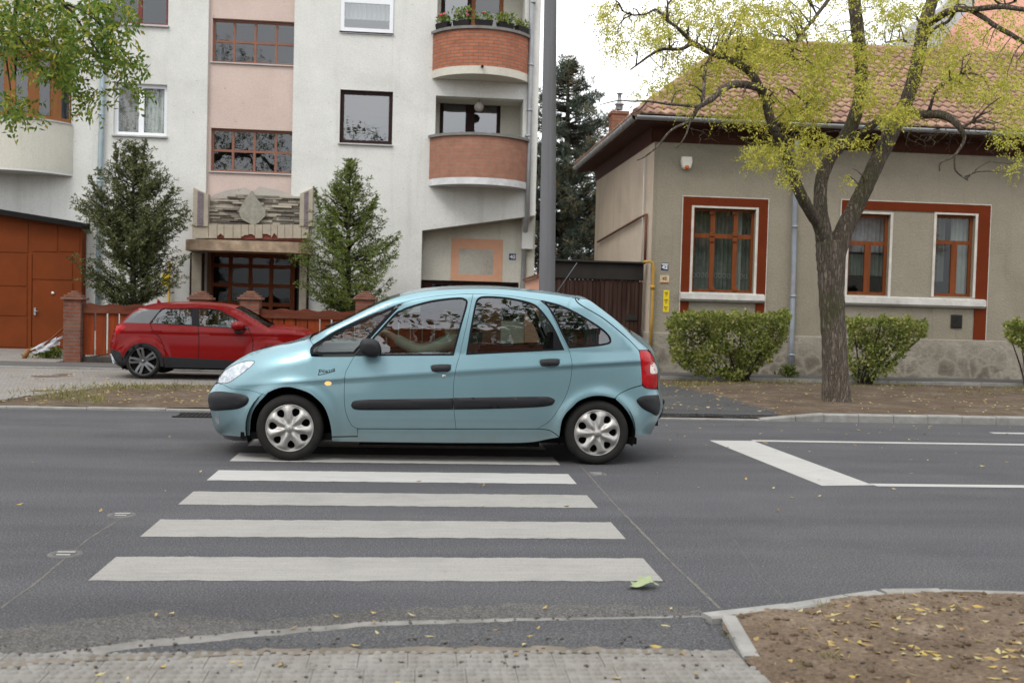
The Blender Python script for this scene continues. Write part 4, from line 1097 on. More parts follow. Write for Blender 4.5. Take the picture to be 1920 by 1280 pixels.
# ================================================================ BUILDINGS
def stucco(name, c, bs, bscale, dirt, damt=.5, speck=None, dscale=.5):
    m, N, L, P = newmat(name); v = pos(N)
    col = ramp(N, L, noise(N, L, v, 1.2, 6, .6), [(.3, k3(c, .93)), (.7, k3(c, 1.05))])
    f = ramp(N, L, noise(N, L, v, dscale, 9, .68, .5), [(.5, (0,0,0)), (.78, (damt,)*3)]); col = mixc(N, L, f, col, dirt)
    mp = N.new('ShaderNodeMapping'); mp.inputs['Scale'].default_value = (2.4, 2.4, .16); L.new(v, mp.inputs[0])
    f2 = ramp(N, L, noise(N, L, mp.outputs[0], 1.4, 5, .6), [(.55, (0,0,0)), (.8, (damt,)*3)]); col = mixc(N, L, f2, col, dirt)
    g = ramp(N, L, noise(N, L, v, 34, 3, .6), [(.3, (.86,)*3), (.6, (1.0,)*3)]); col = mixc(N, L, 1.0, col, g, 'MULTIPLY')
    if speck:
        f3 = ramp(N, L, noise(N, L, v, speck, 3, .75), [(.69, (0,0,0)), (.75, (.8,)*3)]); col = mixc(N, L, f3, col, (.12,.115,.10))
    L.new(col, P.inputs['Base Color']); P.inputs['Roughness'].default_value = .92; P.inputs['Specular IOR Level'].default_value = .07
    bump(N, L, P, noise(N, L, v, bscale, 5, .65), bs, .02); return m
MT['white_wall'] = stucco('white_render', (.60,.602,.575), .35, 22, (.36,.36,.33), .45, 9)
MT['cream_wall'] = stucco('cream_render', (.53,.515,.45), .35, 22, (.33,.30,.24), .5, 11)
MT['pink_wall'] = stucco('pink_render', (.53,.425,.38), .3, 24, (.5,.38,.32), .4, 8)
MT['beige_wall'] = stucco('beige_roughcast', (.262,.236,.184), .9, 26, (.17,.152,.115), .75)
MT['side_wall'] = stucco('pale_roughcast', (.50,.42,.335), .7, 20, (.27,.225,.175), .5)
MT['terracotta'] = mat('terracotta_paint', (.22,.11,.078), .6, .08, 4)
MT['brown_frame'] = mat('brown_frame', (.028,.016,.015), .5, .2, 9)
MT['red_frame'] = mat('dark_red_frame', (.16,.045,.04), .5, .1, 6)
MT['pvc'] = mat('white_frame', (.68,.70,.73), .35, .03, 4)
MT['orange_wood'] = mat('orange_wood', (.21,.092,.036), .5, .2, 8, stretch=(1,1,.12))
MT['oak'] = mat('varnished_wood', (.15,.045,.016), .5, .25, 10, stretch=(1,1,.12))
MT['door_wood'] = mat('door_wood', (.19,.058,.024), .5, .2, 8, stretch=(1,1,.15))
MT['curtain'] = mat('net_curtain', (.50,.51,.49), .9, .06, 5); MT['curtain_dark'] = mat('heavy_curtain', (.26,.24,.22), .9, .1, 5)
MT['sill'] = mat('window_sill', (.50,.49,.46), .8, .12, 4, dirt=(.2,.19,.17), dscale=3, damt=.6)
MT['tin'] = mat('tin_sill', (.40,.40,.39), .5, .1, 5, metal=.3)
MT['coping'] = mat('grey_coping', (.17,.165,.155), .9, .2, 6, .3, 50)
MT['brick1'] = brickmat('orange_brick', (.40,.15,.088), (.33,.12,.07), (.17,.13,.10), .25, .083, 'buv', .011, .2)
MT['brick2'] = brickmat('faded_brick', (.35,.165,.11), (.31,.145,.098), (.24,.185,.15), .25, .083, 'buv', .009, .2)
MT['brick_pier'] = brickmat('pier_brick', (.25,.082,.05), (.19,.065,.042), (.15,.12,.10), .22, .075, None, .012, .35, dirt=(.13,.10,.08))
MT['slate'] = leafmat('slate_stone', [(.2,(.09,.08,.07)),(.45,(.20,.18,.15)),(.65,(.30,.27,.225)),(.9,(.42,.38,.31))], .9, 3, 0)
MT['travertine'] = mat('stained_stone', (.36,.27,.19), .85, .3, 4, .5, 30, .02, dirt=(.13,.085,.06), dscale=2.2, damt=.8)
MT['palestone'] = mat('pale_stone', (.34,.305,.245), .85, .15, 6, .5, 40, .01, dirt=(.25,.22,.18), dscale=3)
MT['plaque'] = mat('rough_grey_stone', (.26,.25,.21), .95, .2, 9, .9, 30, .02)
MT['purple_tile'] = brickmat('purple_clinker', (.14,.11,.13), (.18,.145,.16), (.22,.20,.20), .12, .06, None, .008)
MT['redpaint'] = mat('red_render', (.17,.055,.045), .9, .2, 6, .4, 30)
MT['zinc'] = mat('zinc_pipe', (.30,.31,.32), .5, .12, 3, .1, 30, metal=.5)

def window(parent, r, Y, cols, rows, fm, fw=.06, rec=.12, sill=None, curtain=None, vs=None, hs=None, glass='wglass', depth=.05, bars=.04, back=.7, name='window'):
    x0, x1, z0, z1 = r; y0 = Y+rec; y1 = y0+depth; mb = MB(); b = bars/2
    mb.box(x0, x0+fw, y0, y1, z0, z1); mb.box(x1-fw, x1, y0, y1, z0, z1); mb.box(x0+fw, x1-fw, y0, y1, z0, z0+fw); mb.box(x0+fw, x1-fw, y0, y1, z1-fw, z1)
    vx = vs if vs is not None else [x0+(x1-x0)*k/cols for k in range(1, cols)]
    hz = hs if hs is not None else [z0+(z1-z0)*k/rows for k in range(1, rows)]
    for x in vx: mb.box(x-b, x+b, y0+.004, y1, z0+fw, z1-fw)
    ed = [x0+fw]+[q for x in vx for q in (x-b, x+b)]+[x1-fw]
    for z in hz:
        for k in range(0, len(ed), 2): mb.box(ed[k], ed[k+1], y0+.006, y1, z-b, z+b)
    w = mb.build(name, fm, parent)
    g = MB(); yg = y0+depth*.6; g.add([(x0+fw*.5,yg,z0+fw*.5),(x1-fw*.5,yg,z0+fw*.5),(x1-fw*.5,yg,z1-fw*.5),(x0+fw*.5,yg,z1-fw*.5)], [(0,1,2,3)]); g.build('pane', MT[glass], w)
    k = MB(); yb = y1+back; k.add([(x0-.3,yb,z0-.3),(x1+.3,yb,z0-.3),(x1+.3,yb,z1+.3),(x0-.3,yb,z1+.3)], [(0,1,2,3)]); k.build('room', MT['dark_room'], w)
    for (cx0, cx1, cz0, cz1, cm) in (curtain or []):
        c = MB(); n = max(6, int((cx1-cx0)/.02)); vs_ = []
        for i in range(n+1):
            x = cx0+(cx1-cx0)*i/n; yy = y1+.13+.028*math.sin(x*52)+.012*math.sin(x*131)
            vs_ += [(x, yy, cz0), (x, yy, cz1)]
        c.add(vs_, [(2*i, 2*i+2, 2*i+3, 2*i+1) for i in range(n)], 0, True); c.build('curtain', MT[cm], w)
    if sill:
        s = MB(); o, h, m_ = sill; s.bev(x0-.03, x1+.03, Y-o, Y+rec, z0-h, z0-.002, .006); s.build('sill', m_, w)
    return w
def arc(x0, x1, Y, sag, n=28):
    # plan of a bowed balcony: list of (x, y, arclength)
    c = (x1-x0)/2; R = (c*c+sag*sag)/(2*sag); a = math.asin(c/R); out = []; xm = (x0+x1)/2; yc = Y-sag+R
    for k in range(n+1):
        t = -a+2*a*k/n; out.append((xm+R*math.sin(t), yc-R*math.cos(t), R*t))
    return out
def bowed(mb, A, z0, z1, th, uv=True, mi=0):
    xm = sum(p[0] for p in A)/len(A); n = len(A); yb = A[0][1]; uvs = mb.uv.setdefault('buv', [])
    vs = []
    for (x, y, s) in A:
        k = Vector((x-xm, y-yb-1.2)).normalized()*th
        for (xx, yy, zz) in ((x, y, z0), (x, y, z1), (x-k.x, min(y-k.y, yb), z1), (x-k.x, min(y-k.y, yb), z0)):
            vs.append((xx, yy, zz)); uvs.append((s, zz, 0))
    fs = []
    for i in range(n-1):
        a = 4*i
        for q in range(4): fs.append((a+q, a+4+q, a+4+(q+1) % 4, a+(q+1) % 4))
    fs = [f[::-1] for f in fs]
    mb.add(vs, fs, mi)
def slab(mb, A, z0, z1, grow=.0):
    poly = [(p[0], p[1]-grow) for p in A]; 
    if grow: poly = [(A[0][0]-grow, A[0][1])]+poly+[(A[-1][0]+grow, A[-1][1])]
    mb.prism(poly, z0, z1, axis='Z')
# ---------------------------------------------------------------- the white apartment block
YA = 26.7
apt = thing('apartment_building', 'white rendered apartment block with pink stair strip and bowed brick balconies', 'building', (0, YA, 0))
X_ = lambda u, v, Y=YA: atY(u, v, Y).x
Z_ = lambda u, v, Y=YA: atY(u, v, Y).z
xl, xr, zt = X_(-420, 300), X_(1008, 250), 15.
xc = X_(790, 500)
RP = rect(396,-900,558,362,YA); RP = (RP[0], RP[1], Z_(476,395), zt-1)
R_wA = rect(213,157,313,254,YA); R_wB = rect(206,-60,316,46,YA); R_wD = rect(637,170,736,270,YA); R_wE = rect(640,-60,738,61,YA)
R_l2 = rect(816,183,980,300,YA); R_l1 = rect(820,-70,985,100,YA)
R_lb = rect(-60,108,130,300,YA)
R_en = rect(382,472,560,680,YA); R_en = (R_en[0], R_en[1], .06, R_en[3])
outer = [(xl,.0),(xc,.0),(xc,Z_(790,432)),(xr,Z_(1005,404)),(xr,zt),(xl,zt)]
mb = MB(); wall_panel(mb, outer, [rpoly(r) for r in (RP, R_wA, R_wB, R_wD, R_wE, R_l2, R_l1, R_en, R_lb)], YA, .35)
mb.box(xl, xl+.3, YA+.36, YA+10, 0, zt); mb.box(xr-.3, xr, YA+.36, YA+10, 3.0, zt); mb.box(xl, xr, YA+10, YA+10.3, 0, zt); mb.box(xl, xr, YA+.36, YA+10, zt-.3, zt-.01)
mb.build('wall', MT['white_wall'], apt)
# recessed ground floor at the right
YB = YA+.55
mb = MB(); gx1 = X_(1003,450,YB)
R_st = rect(788,527,972,600,YB); wall_panel(mb, [(xc-.2,0),(gx1,0),(gx1,Z_(1003,380,YB)),(xc-.2,Z_(790,380,YB))], [rpoly(R_st)], YB, .3)
mb.box(gx1-.25, gx1-.002, YB+.3, YB+9, 0, 3.2); mb.build('ground_floor_wall', MT['cream_wall'], apt)
window(apt, R_st, YB, 3, 1, MT['brown_frame'], .09, .08, bars=.1)
r = rect(845,448,942,560,YB); r = (r[0], r[1], Z_(893,527,YB), r[3])
a = rect(860,467,925,515,YB); mb = MB(); vs, fs = cdt(rpoly(r), [rpoly(a)]); mb.add([(p[0], YB-.006, p[1]) for p in vs], fs)
mb.build('painted_square', mat('apricot_paint', (.52,.29,.19), .9, .06, 5, .3, 40), apt)
mb = MB(); mb.add([(a[0],YB-.003,a[2]),(a[1],YB-.003,a[2]),(a[1],YB-.003,a[3]),(a[0],YB-.003,a[3])], [(0,1,2,3)])
mb.build('bare_render', stucco('bare_render', (.40,.38,.33), .6, 24, (.2,.17,.14), .7, 7), apt)
# pink stair strip
YP = YA+.10
R_s1 = rect(398,38,557,120,YP); R_s2 = rect(395,243,556,324,YP)
R_s0 = (R_s1[0], R_s1[1], 2*R_s1[2]-R_s2[2], 2*R_s1[3]-R_s2[3])
mb = MB(); wall_panel(mb, rpoly((RP[0]-.05, RP[1]+.05, RP[2]-.05, RP[3]+.05)), [rpoly(q) for q in (R_s1, R_s2, R_s0)], YP, .3); mb.build('stairwell_panel', MT['pink_wall'], apt)
for q in (R_s1, R_s2, R_s0): window(apt, q, YP, 4, 2, MT['terracotta'], .06, .1, (.05,.035,MT['tin']), bars=.06, back=1.6)
# windows
x0, x1, z0, z1 = R_wA; xm = (x0+x1)/2
window(apt, R_wA, YA, 2, 1, MT['pvc'], .09, .1, (.07,.05,MT['tin']), [(x0, xm, z0, z1, 'curtain_dark'), (xm+.05, x1-.1, z0, z1, 'curtain')], bars=.13)
x0, x1, z0, z1 = R_wB; window(apt, R_wB, YA, 2, 1, MT['red_frame'], .07, .1, (.07,.05,MT['tin']), bars=.1)
x0, x1, z0, z1 = R_wD; window(apt, R_wD, YA, 1, 1, MT['brown_frame'], .10, .08, (.06,.04,MT['tin']), None, back=.5, glass='skyglass')
x0, x1, z0, z1 = R_wE; we = window(apt, R_wE, YA, 1, 1, MT['pvc'], .09, -.04, (.04,.05,MT['pvc']), [(x0, x1, z0+.35, z1, 'curtain')], glass='skyglass', hs=[Z_(690,2)], bars=.16)
# loggias with their windows
YL = YA+1.0
def loggia(r, wr, frames, nm):
    x0, x1, z0, z1 = r; mb = MB()
    mb.add([(x0,YA+.35,z0),(x0,YL,z0),(x0,YL,z1),(x0,YA+.35,z1)], [(0,1,2,3)]); mb.add([(x1,YA+.35,z0),(x1,YL,z0),(x1,YL,z1),(x1,YA+.35,z1)], [(3,2,1,0)])
    mb.add([(x0,YA+.35,z1),(x1,YA+.35,z1),(x1,YL,z1),(x0,YL,z1)], [(0,1,2,3)]); mb.add([(x0,YA+.35,z0),(x1,YA+.35,z0),(x1,YL,z0),(x0,YL,z0)], [(3,2,1,0)])
    wall_panel(mb, rpoly((x0-.02, x1+.02, z0-.02, z1+.02)), [rpoly(wr)], YL, .2)
    mb.build('loggia', MT['cream_wall'], apt)
W2 = rect(824,189,938,290,YL); loggia(R_l2, W2, 2, '')
x0, x1, z0, z1 = W2; window(apt, W2, YL, 2, 1, MT['brown_frame'], .10, .05, None, None, bars=.24, back=.4, glass='skyglass')
W1 = rect(827,-55,944,90,YL); loggia(R_l1, W1, 2, '')
x0, x1, z0, z1 = W1; xm = (x0+x1)/2-.02
window(apt, (x0, xm, z0, z1), YL, 1, 1, MT['brown_frame'], .11, .05, None, None, back=.4, glass='skyglass')
window(apt, (xm, x1, z0, z1), YL, 1, 1, mat('old_wood', (.23,.10,.05), .6, .2, 9), .11, .05, None, [(xm, x1, z0, z0+1.0, 'curtain_dark')])
# bowed brick balconies
def balcony(u0, u1, vt, vb, mt, brk, sag=.85, cap=True, bandm=None, band=.17):
    vm_ = (vt+vb)/2; A = arc(X_(u0, vm_), X_(u1, vm_), YA-.002, sag); um = (u0+u1)/2
    zt_, zb_ = Z_(u0, vt), Z_(u0, vb)
    mb = MB(); bowed(mb, A, zb_+band, zt_, .12); b = mb.build('balcony', brk, apt, fix=True)
    mb = MB(); slab(mb, A, zb_, zb_+band); mb.build('slab', bandm, b, fix=True)
    if cap: mb = MB(); bowed(mb, [(x+(.05 if x > A[14][0] else -.05)*abs(x-A[14][0])/1.3, y-.05, s) for x, y, s in A], zt_, zt_+.07, .24); mb.uv = {}; mb.build('coping', MT['coping'], b, fix=True)
    return A, zt_
A2, z2 = balcony(805,991,260,349,None,MT['brick2'], .85, True, mat('white_band', (.55,.56,.57), .9, .12, 5, .4, 30, dirt=(.3,.29,.27), dscale=3))
A1, z1b = balcony(811,993,66,148,None,MT['brick1'], .85, True, MT['cream_wall'], .2)
sp = MB(); k = A1[14]; sp.tube([(k[0]-.02, k[1]+.1, z1b-.93), (k[0]-.02, k[1]-.12, z1b-.96)], .035, 8); sp.build('water_spout', MT['brown_frame'], apt)
# left balcony glazed in with timber
AL = arc(X_(-96,280), X_(137,280), YA-.002, .95)
zt_, zb_ = Z_(137,236), Z_(137,327)
mb = MB(); bowed(mb, AL, zb_+.002, zt_, .15); mb.uv = {}; lb = mb.build('balcony', MT['cream_wall'], apt, fix=True)
mb = MB(); slab(mb, AL, zb_-.05, zb_); mb.build('slab', MT['white_wall'], lb, fix=True)
mb = MB(); bowed(mb, [(x, y-.04, s) for x, y, s in AL], zt_, zt_+.04, .3); mb.uv = {}; mb.build('coping', MT['tin'], lb, fix=True)
ztop = Z_(130,100)
gl = MB(); fr = MB()
fr.uv = {}; bowed(fr, [(x, y+.1, s) for x, y, s in AL], zt_+.05, zt_+.14, .1); bowed(fr, [(x, y+.1, s) for x, y, s in AL], ztop-.32, ztop, .1); fr.uv = {}
for k in range(0, 29, 4):
    p = AL[k]; w = .13; q = AL[min(28, k+1)]; o = AL[max(0, k-1)]; t = Vector((q[0]-o[0], q[1]-o[1], 0)).normalized(); c = Vector((p[0], p[1]+.1, 0))
    for sgn in ((-1, 1)):
        pass
    a, b = c-t*w, c+t*w; nn = Vector((-t.y, t.x, 0))*.1
    fr.add([(v.x, v.y, z) for z in (zt_+.05, ztop-.02) for v in (a, b, b+nn, a+nn)], [(0,1,5,4),(1,2,6,5),(2,3,7,6),(3,0,4,7)])
f_ = fr.build('glazing_frame', MT['orange_wood'], lb, fix=True)
for k in range(0, 28, 4):
    a, b = AL[k], AL[k+4]; gl.add([(a[0],a[1]+.15,zt_+.1),(b[0],b[1]+.15,zt_+.1),(b[0],b[1]+.15,ztop-.2),(a[0],a[1]+.15,ztop-.2)], [(0,1,2,3)])
gl.build('pane', MT['wglass'], f_)
bk = MB(); bk.box(X_(-60,200)+.05, X_(128,200)-.05, YA+.5, YA+.55, zt_-.3, ztop+.3); bk.build('room', mat('dim_room', (.05,.06,.075), .9), lb)
mb = MB(); slab(mb, AL, ztop, ztop+.12, .12); mb.build('roof', mat('brown_trim', (.10,.05,.035), .8), lb, fix=True)
lb2 = MB(); up = 2.95; slab(lb2, AL, zb_+up-.05, zb_+up); ub = lb2.build('balcony', MT['white_wall'], apt, fix=True)
mb = MB(); bowed(mb, AL, zb_+up, zt_+up, .15); mb.uv = {}; mb.build('parapet', MT['cream_wall'], ub, fix=True)
# down pipes
def pipe(name, pxs, Y, rad, m, parent, coll=()):
    pts = [atY(u, v, y if y else Y) for u, v, y in pxs]; mb = MB(); mb.tube(pts, rad, 12)
    for t in coll:
        for a, b in zip(pts, pts[1:]):
            pass
    for (u, v) in coll:
        c = atY(u, v, Y); mb.tube([c-Vector((0,0,.025)), c+Vector((0,0,.025))], rad*1.25, 12)
    return mb.build(name, m, parent)
pipe('drainpipe', [(1004,-500,0),(997,0,0),(991,300,0),(988,410,0),(984,440,YB-.05),(979,560,YB-.05),(978,600,YB-.05)], YA-.09, .065, MT['zinc'], apt, [(999,5),(995,122),(993,207),(990,255)])
pipe('drainpipe', [(196,-300,0),(191,205,0),(187,330,0),(182,620,0)], YA-.09, .06, mat('blue_grey_pipe', (.30,.37,.40), .5, .1, 4, metal=.3), apt, [(189,215),(186,340)])
pipe('gas_pipe', [(318,490,0),(316,640,0)], YA-.08, .03, mat('yellow_pipe', (.55,.36,.06), .5, .1, 4), apt)
# stone portal
por = MB(); Yf = YA-.18
def pr(mb, u0, v0, u1, v1, ya, yb, b=.01):
    r = rect(u0, v0, u1, v1, ya); mb.bev(r[0], r[1], ya, yb, r[2], r[3], b)
fld = MB(); rr = rect(388,366,566,440,YA-.06); fld.fr['rnd'] = []
zz = rr[2]
while zz < rr[3]-.02:
    h = rnd.uniform(.025,.06); x = rr[0]
    while x < rr[1]:
        w = rnd.uniform(.12,.55); x2 = min(x+w, rr[1]); d = rnd.uniform(.02,.12); arch = .18*(1-((x-rr[0])/(rr[1]-rr[0])*2-1)**2)
        if zz < rr[3]-.16+arch: fld.box(x+.003, x2-.003, YA-.04-d, YA-.003, zz+.002, zz+h-.004+rnd.uniform(-.004,.004)); fld.fr['rnd'] += [rnd.random()]*6
        x = x2
    zz += h
portal = fld.build('portal', MT['slate'], apt)
mb = MB(); pl = [atY(u, v, YA-.24) for u, v in ((472,357),(477,366),(497,394),(498,404),(484,418),(474,422),(453,411),(447,397),(455,380))]; mb.prism([(p.x, p.z) for p in pl], YA-.24, YA-.05); mb.build('plaque', MT['plaque'], portal, fix=True)
mb = MB(); fs_poly = [atY(u, v, YA-.012) for u, v in ((400,366),(425,357),(462,352),(474,360),(486,350),(520,356),(548,366),(556,372),(396,372))]; mb.prism([(p.x, p.z) for p in fs_poly], YA-.03, YA-.001); mb.build('mortar_patch', stucco('old_mortar', (.40,.375,.335), .6, 20, (.25,.22,.18), .6, 7), portal, fix=True)
for (u0, u1, s) in ((362,390,1), (562,586,-1)):
    mb = MB(); r = rect(u0, 352, u1, 424, YA-.3)
    e = .07; zl, zr = (r[3], r[3]-.16) if s == 1 else (r[3]-.16, r[3])
    mb.prism([(r[0],r[2]),(r[1],r[2]),(r[1],zr),(r[0],zl)], YA-.3, YA-.002); pc = mb.build('pier', MT['palestone'], portal, fix=True)
    mb = MB(); mb.prism([(r[0]+.11,r[2]+.01),(r[1]-.11,r[2]+.01),(r[1]-.11,min(zl, zr)+.02),(r[0]+.11,(zl+zr)/2)] if s == 1 else [(r[0]+.11,r[2]+.01),(r[1]-.11,r[2]+.01),(r[1]-.11,(zl+zr)/2),(r[0]+.11,min(zl, zr)+.02)], YA-.312, YA-.295); mb.build('clinker_face', MT['purple_tile'], pc, fix=True)
mb = MB(); pr(mb, 362, 424, 578, 449, YA-.22, YA-.002); mb.build('red_band', MT['redpaint'], portal)
mb = MB(); R2 = random.Random(3); u = 390
for (u0, u1) in ((360,391),(391,407),(407,420),(420,437),(437,452),(452,466),(466,478),(478,492),(492,508),(508,520),(520,534),(534,549),(549,565),(565,579)):
    yv = YA-.27; e = 1 if u0 < 391 or u1 > 560 else 0
    lo = [446.5, 446.5, 446.5] if e or R2.random() < .4 else [446.5-R2.uniform(0, 9), 446.5-R2.uniform(4, 12), 446.5-R2.uniform(0, 6)]
    px = [(u0+.4, 421), (u1-.4, 421), (u1-.4, lo[2]), ((u0+u1)/2, lo[1]), (u0+.4, lo[0])]
    pp_ = [atY(a, b, yv) for a, b in px]; mb.prism([(p.x, p.z) for p in pp_], yv, YA-.221)
mb.build('stone_band', MT['palestone'], portal, fix=True)
cx0, cx1 = X_(350,458,YA-.5), X_(582,458,YA-.5); zc0, zc1 = Z_(460,471,YA-1.2), Z_(460,451,YA-1.2)
plan = [(cx0, YA-.002), (cx0, YA-.55)]+[(cx0+.55-.55*math.cos(t*math.pi/16), YA-.55-.6*math.sin(t*math.pi/16)) for t in range(1, 9)]+[(cx1-.55+.55*math.sin(t*math.pi/16), YA-.55-.6*math.cos(t*math.pi/16)) for t in range(0, 9)]+[(cx1, YA-.002)]
mb = MB(); mb.prism(plan, zc0, zc1, axis='Z'); mb.build('canopy', MT['travertine'], portal, fix=True)
mb = MB(); mb.box(X_(384,480), X_(558,480), YA-.05, YA+.3, R_en[3]-.02, R_en[3]+.02); mb.build('lintel', mat('soffit_paint', (.25,.13,.085), .9), portal)
YD = YA+.85
mb = MB(); mb.box(R_en[0]-.2, R_en[0]-.001, YA+.351, YD+.2, 0, R_en[3]+.2); mb.box(R_en[1]+.001, R_en[1]+.2, YA+.351, YD+.2, 0, R_en[3]+.2); mb.box(R_en[0], R_en[1], YA+.351, YD+.2, R_en[3]+.021, R_en[3]+.2); mb.build('porch', mat('porch_wall', (.28,.19,.14), .9, .1, 4), portal)
for (u0, u1) in ((355,381), (557,578)):
    r = rect(u0, 474, u1, 640, YA-.12); mb = MB(); mb.bev(r[0]+.05, r[1]-.05, YA-.14, YA-.003, .06, r[3], .008); pc = mb.build('pier', MT['palestone'], portal)
    mb = MB(); mb.box(r[0], r[0]+.048, YA-.12, YA-.004, .06, r[3]); mb.box(r[1]-.048, r[1], YA-.12, YA-.004, .06, r[3]); mb.build('pier_edge', MT['brown_frame'], pc)
rd = rect(390,474,552,640,YD); zd = .07; zh = Z_(470,499,YD)
hz = [Z_(470,535,YD), Z_(470,570,YD), Z_(470,610,YD), zh]
xs = [X_(u, 530, YD) for u in (431, 469, 508)]
window(apt, (rd[0], rd[1], zd, rd[3]), YD, 4, 4, MT['door_wood'], .12, .02, None, None, glass='dglass', vs=xs, hs=hz, bars=.1, back=2.2, name='entrance_door')
# signs on the block
MT['enamel_blue'] = mat('blue_enamel', (.018,.035,.13), .25, .05, 9); MT['enamel_white'] = mat('white_enamel', (.62,.64,.62), .4, .08, 20)
def text(s, cx, cz, h, Y, m, parent, name='lettering', bold=.0, wide=1.):
    cu = bpy.data.curves.new(name, 'FONT'); cu.body = s; cu.size = 1; cu.align_x = 'CENTER'; cu.align_y = 'CENTER'; cu.extrude = .01; cu.offset = bold
    t = bpy.data.objects.new(name+'_tmp', cu); me = bpy.data.meshes.new_from_object(t); bpy.data.objects.remove(t)
    zs = [v.co.y for v in me.vertices]; zm = (max(zs)+min(zs))/2; k = h/(max(zs)-min(zs)); xm = (max(v.co.x for v in me.vertices)+min(v.co.x for v in me.vertices))/2
    q = parent
    while q not in ORG: q = q.parent
    o0 = ORG[q]
    for v in me.vertices: v.co = Vector((cx+(v.co.x-xm)*k*wide-o0.x, Y-v.co.z*.3-o0.y, cz+(v.co.y-zm)*k-o0.z))
    me.materials.clear(); me.materials.append(m); o = bpy.data.objects.new(name, me); COL.objects.link(o); o.parent = parent; return o
def plate(name, label, cat, px, Y, m, th=.01):
    r = rect(*px, Y); t = thing(name, label, cat, ((r[0]+r[1])/2, Y, r[2])); mb = MB(); mb.bev(r[0], r[1], Y-th, Y-.002, r[2], r[3], .003); b = mb.build('plate', m, t); return t, b, r
t, b, r = plate('house_number', 'blue enamel plate with white number 40 beside the painted pink square', 'sign', (954.5,475.5,967,487.5), YB, MT['enamel_blue'])
text('40', (r[0]+r[1])/2, (r[2]+r[3])/2, .105, YB-.012, MT['enamel_white'], b, bold=.02)
MT['sign_yellow'] = mat('yellow_sign', (.62,.47,.03), .5, .08, 10); MT['ink'] = mat('black_ink', (.02,.02,.018), .6)
t, b, r = plate('gas_sign', 'small yellow sign half hidden by the left conifer, on the yellow pipe', 'sign', (304,513,317,536), YA-.14, MT['sign_yellow'])
# paper lantern in the loggia
MT['lantern'] = mat('paper_lantern', (.30,.28,.25), .8, .15, 14)
p = atY(898,201,YA+.25); t = thing('hanging_lantern', 'grey round paper lantern hanging in the lower loggia', 'lantern', p); mb = MB(); n = 14
mb.sphere(p, .125, 18, 12); s_ = mb.build('shade', MT['lantern'], t); mb = MB(); mb.tube([p+Vector((0,0,.12)), Vector((p.x,p.y,R_l2[3]))], .006, 5); mb.build('cord', MT['black'], t)
# ---------------------------------------------------------------- timber garage at the far left
YG = 26.35
gar = thing('garage', 'garage with rust brown panelled timber gates and a black roof edge', 'garage', (-9, YG, 0))
MT['rust_gate'] = mat('rust_brown_paint', (.145,.035,.010), .65, .12, 1.6, .15, 60, dirt=(.09,.026,.01), dscale=1.2, damt=.5)
gxl, gxr = X_(-420,500,YG), X_(153,500,YG); zR = Z_(153,420,YG); sl_ = (Z_(0,395,YG)-zR)/(gxr-X_(0,395,YG)); zL = zR+sl_*(gxr-gxl)
mb = MB(); mb.prism([(gxl,.05),(gxr,.05),(gxr,zR-.1),(gxl,zL-.1)], YG, YG+.33); mb.build('front', MT['rust_gate'], gar, fix=True)
mb = MB(); mb.prism([(gxl,zL-.1),(gxr+.08,zR-.115),(gxr+.08,zR+.02),(gxl,zL+.03)], YG-.28, YG+.345); mb.build('roof', mat('black_felt', (.013,.012,.012), .8), gar, fix=True)
def gp(px, Y, d, name='gate_panel', par=None, b=.012):
    mb = MB(); r = rect(*px, Y); mb.bev(r[0], r[1], Y-d, Y-.002, max(.07, r[2]), r[3], b); return mb.build(name, MT['rust_gate'], par or gar)
for px in ((-60,415,53,472), (60,421,108,472), (111,424,150,472), (-60,477,51,535), (-60,538,51,591), (-60,594,51,650), (61,476,136,524)): gp(px, YG, .014, b=.005)
gd = gp((61,529,136,650), YG, .02, 'door', b=.005)
mb = MB(); p = atY(65,583,YG-.05); mb.bev(p.x-.02, p.x+.03, YG-.06, YG-.045, p.z-.1, p.z+.08, .004); mb.tube([p+Vector((0,-.01,.0)), p+Vector((0,-.06,0)), p+Vector((.1,-.06,0))], .012, 6); mb.build('handle', MT['zinc'], gd)
mb = MB(); p = atY(99,549,YG-.05); mb.lathe([(0,-.004),(.035,-.003),(.035,.005)], p, 'Y', 14); mb.build('round_label', MT['enamel_white'], gd)
mb = MB(); r = rect(53,476,60,652,YG); mb.bev(r[0], r[1], YG-.03, YG-.002, .06, r[3], .006); mb.build('post', MT['rust_gate'], gar)
# ---------------------------------------------------------------- the beige house
YH = 22.3
hs_ = thing('house', 'low beige house with brown window surrounds and an orange tiled hip roof', 'house', (10, YH, 0))
xw = X_(1222,450,YH); xe = 24.; yb_ = 29.6
zE = 5.62; ye = YH-.72; xev = atY(1193,215,ye).x; zE = atY(1193,217,ye).z
H1 = rect(1299,391,1415,548,YH); H2 = rect(1590,401,1667,553,YH); H3 = rect(1753,403,1826,556,YH)
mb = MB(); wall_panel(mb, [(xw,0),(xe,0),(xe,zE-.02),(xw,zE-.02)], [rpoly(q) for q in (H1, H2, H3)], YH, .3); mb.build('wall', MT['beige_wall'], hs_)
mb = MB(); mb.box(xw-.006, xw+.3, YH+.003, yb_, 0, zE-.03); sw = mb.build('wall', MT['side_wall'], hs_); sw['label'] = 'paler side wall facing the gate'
mb = MB(); mb.box(xe-.3, xe, YH+.31, yb_, 0, zE-.03); mb.box(xw+.31, xe-.31, yb_-.3, yb_, 0, zE-.03); mb.build('wall', MT['beige_wall'], hs_)
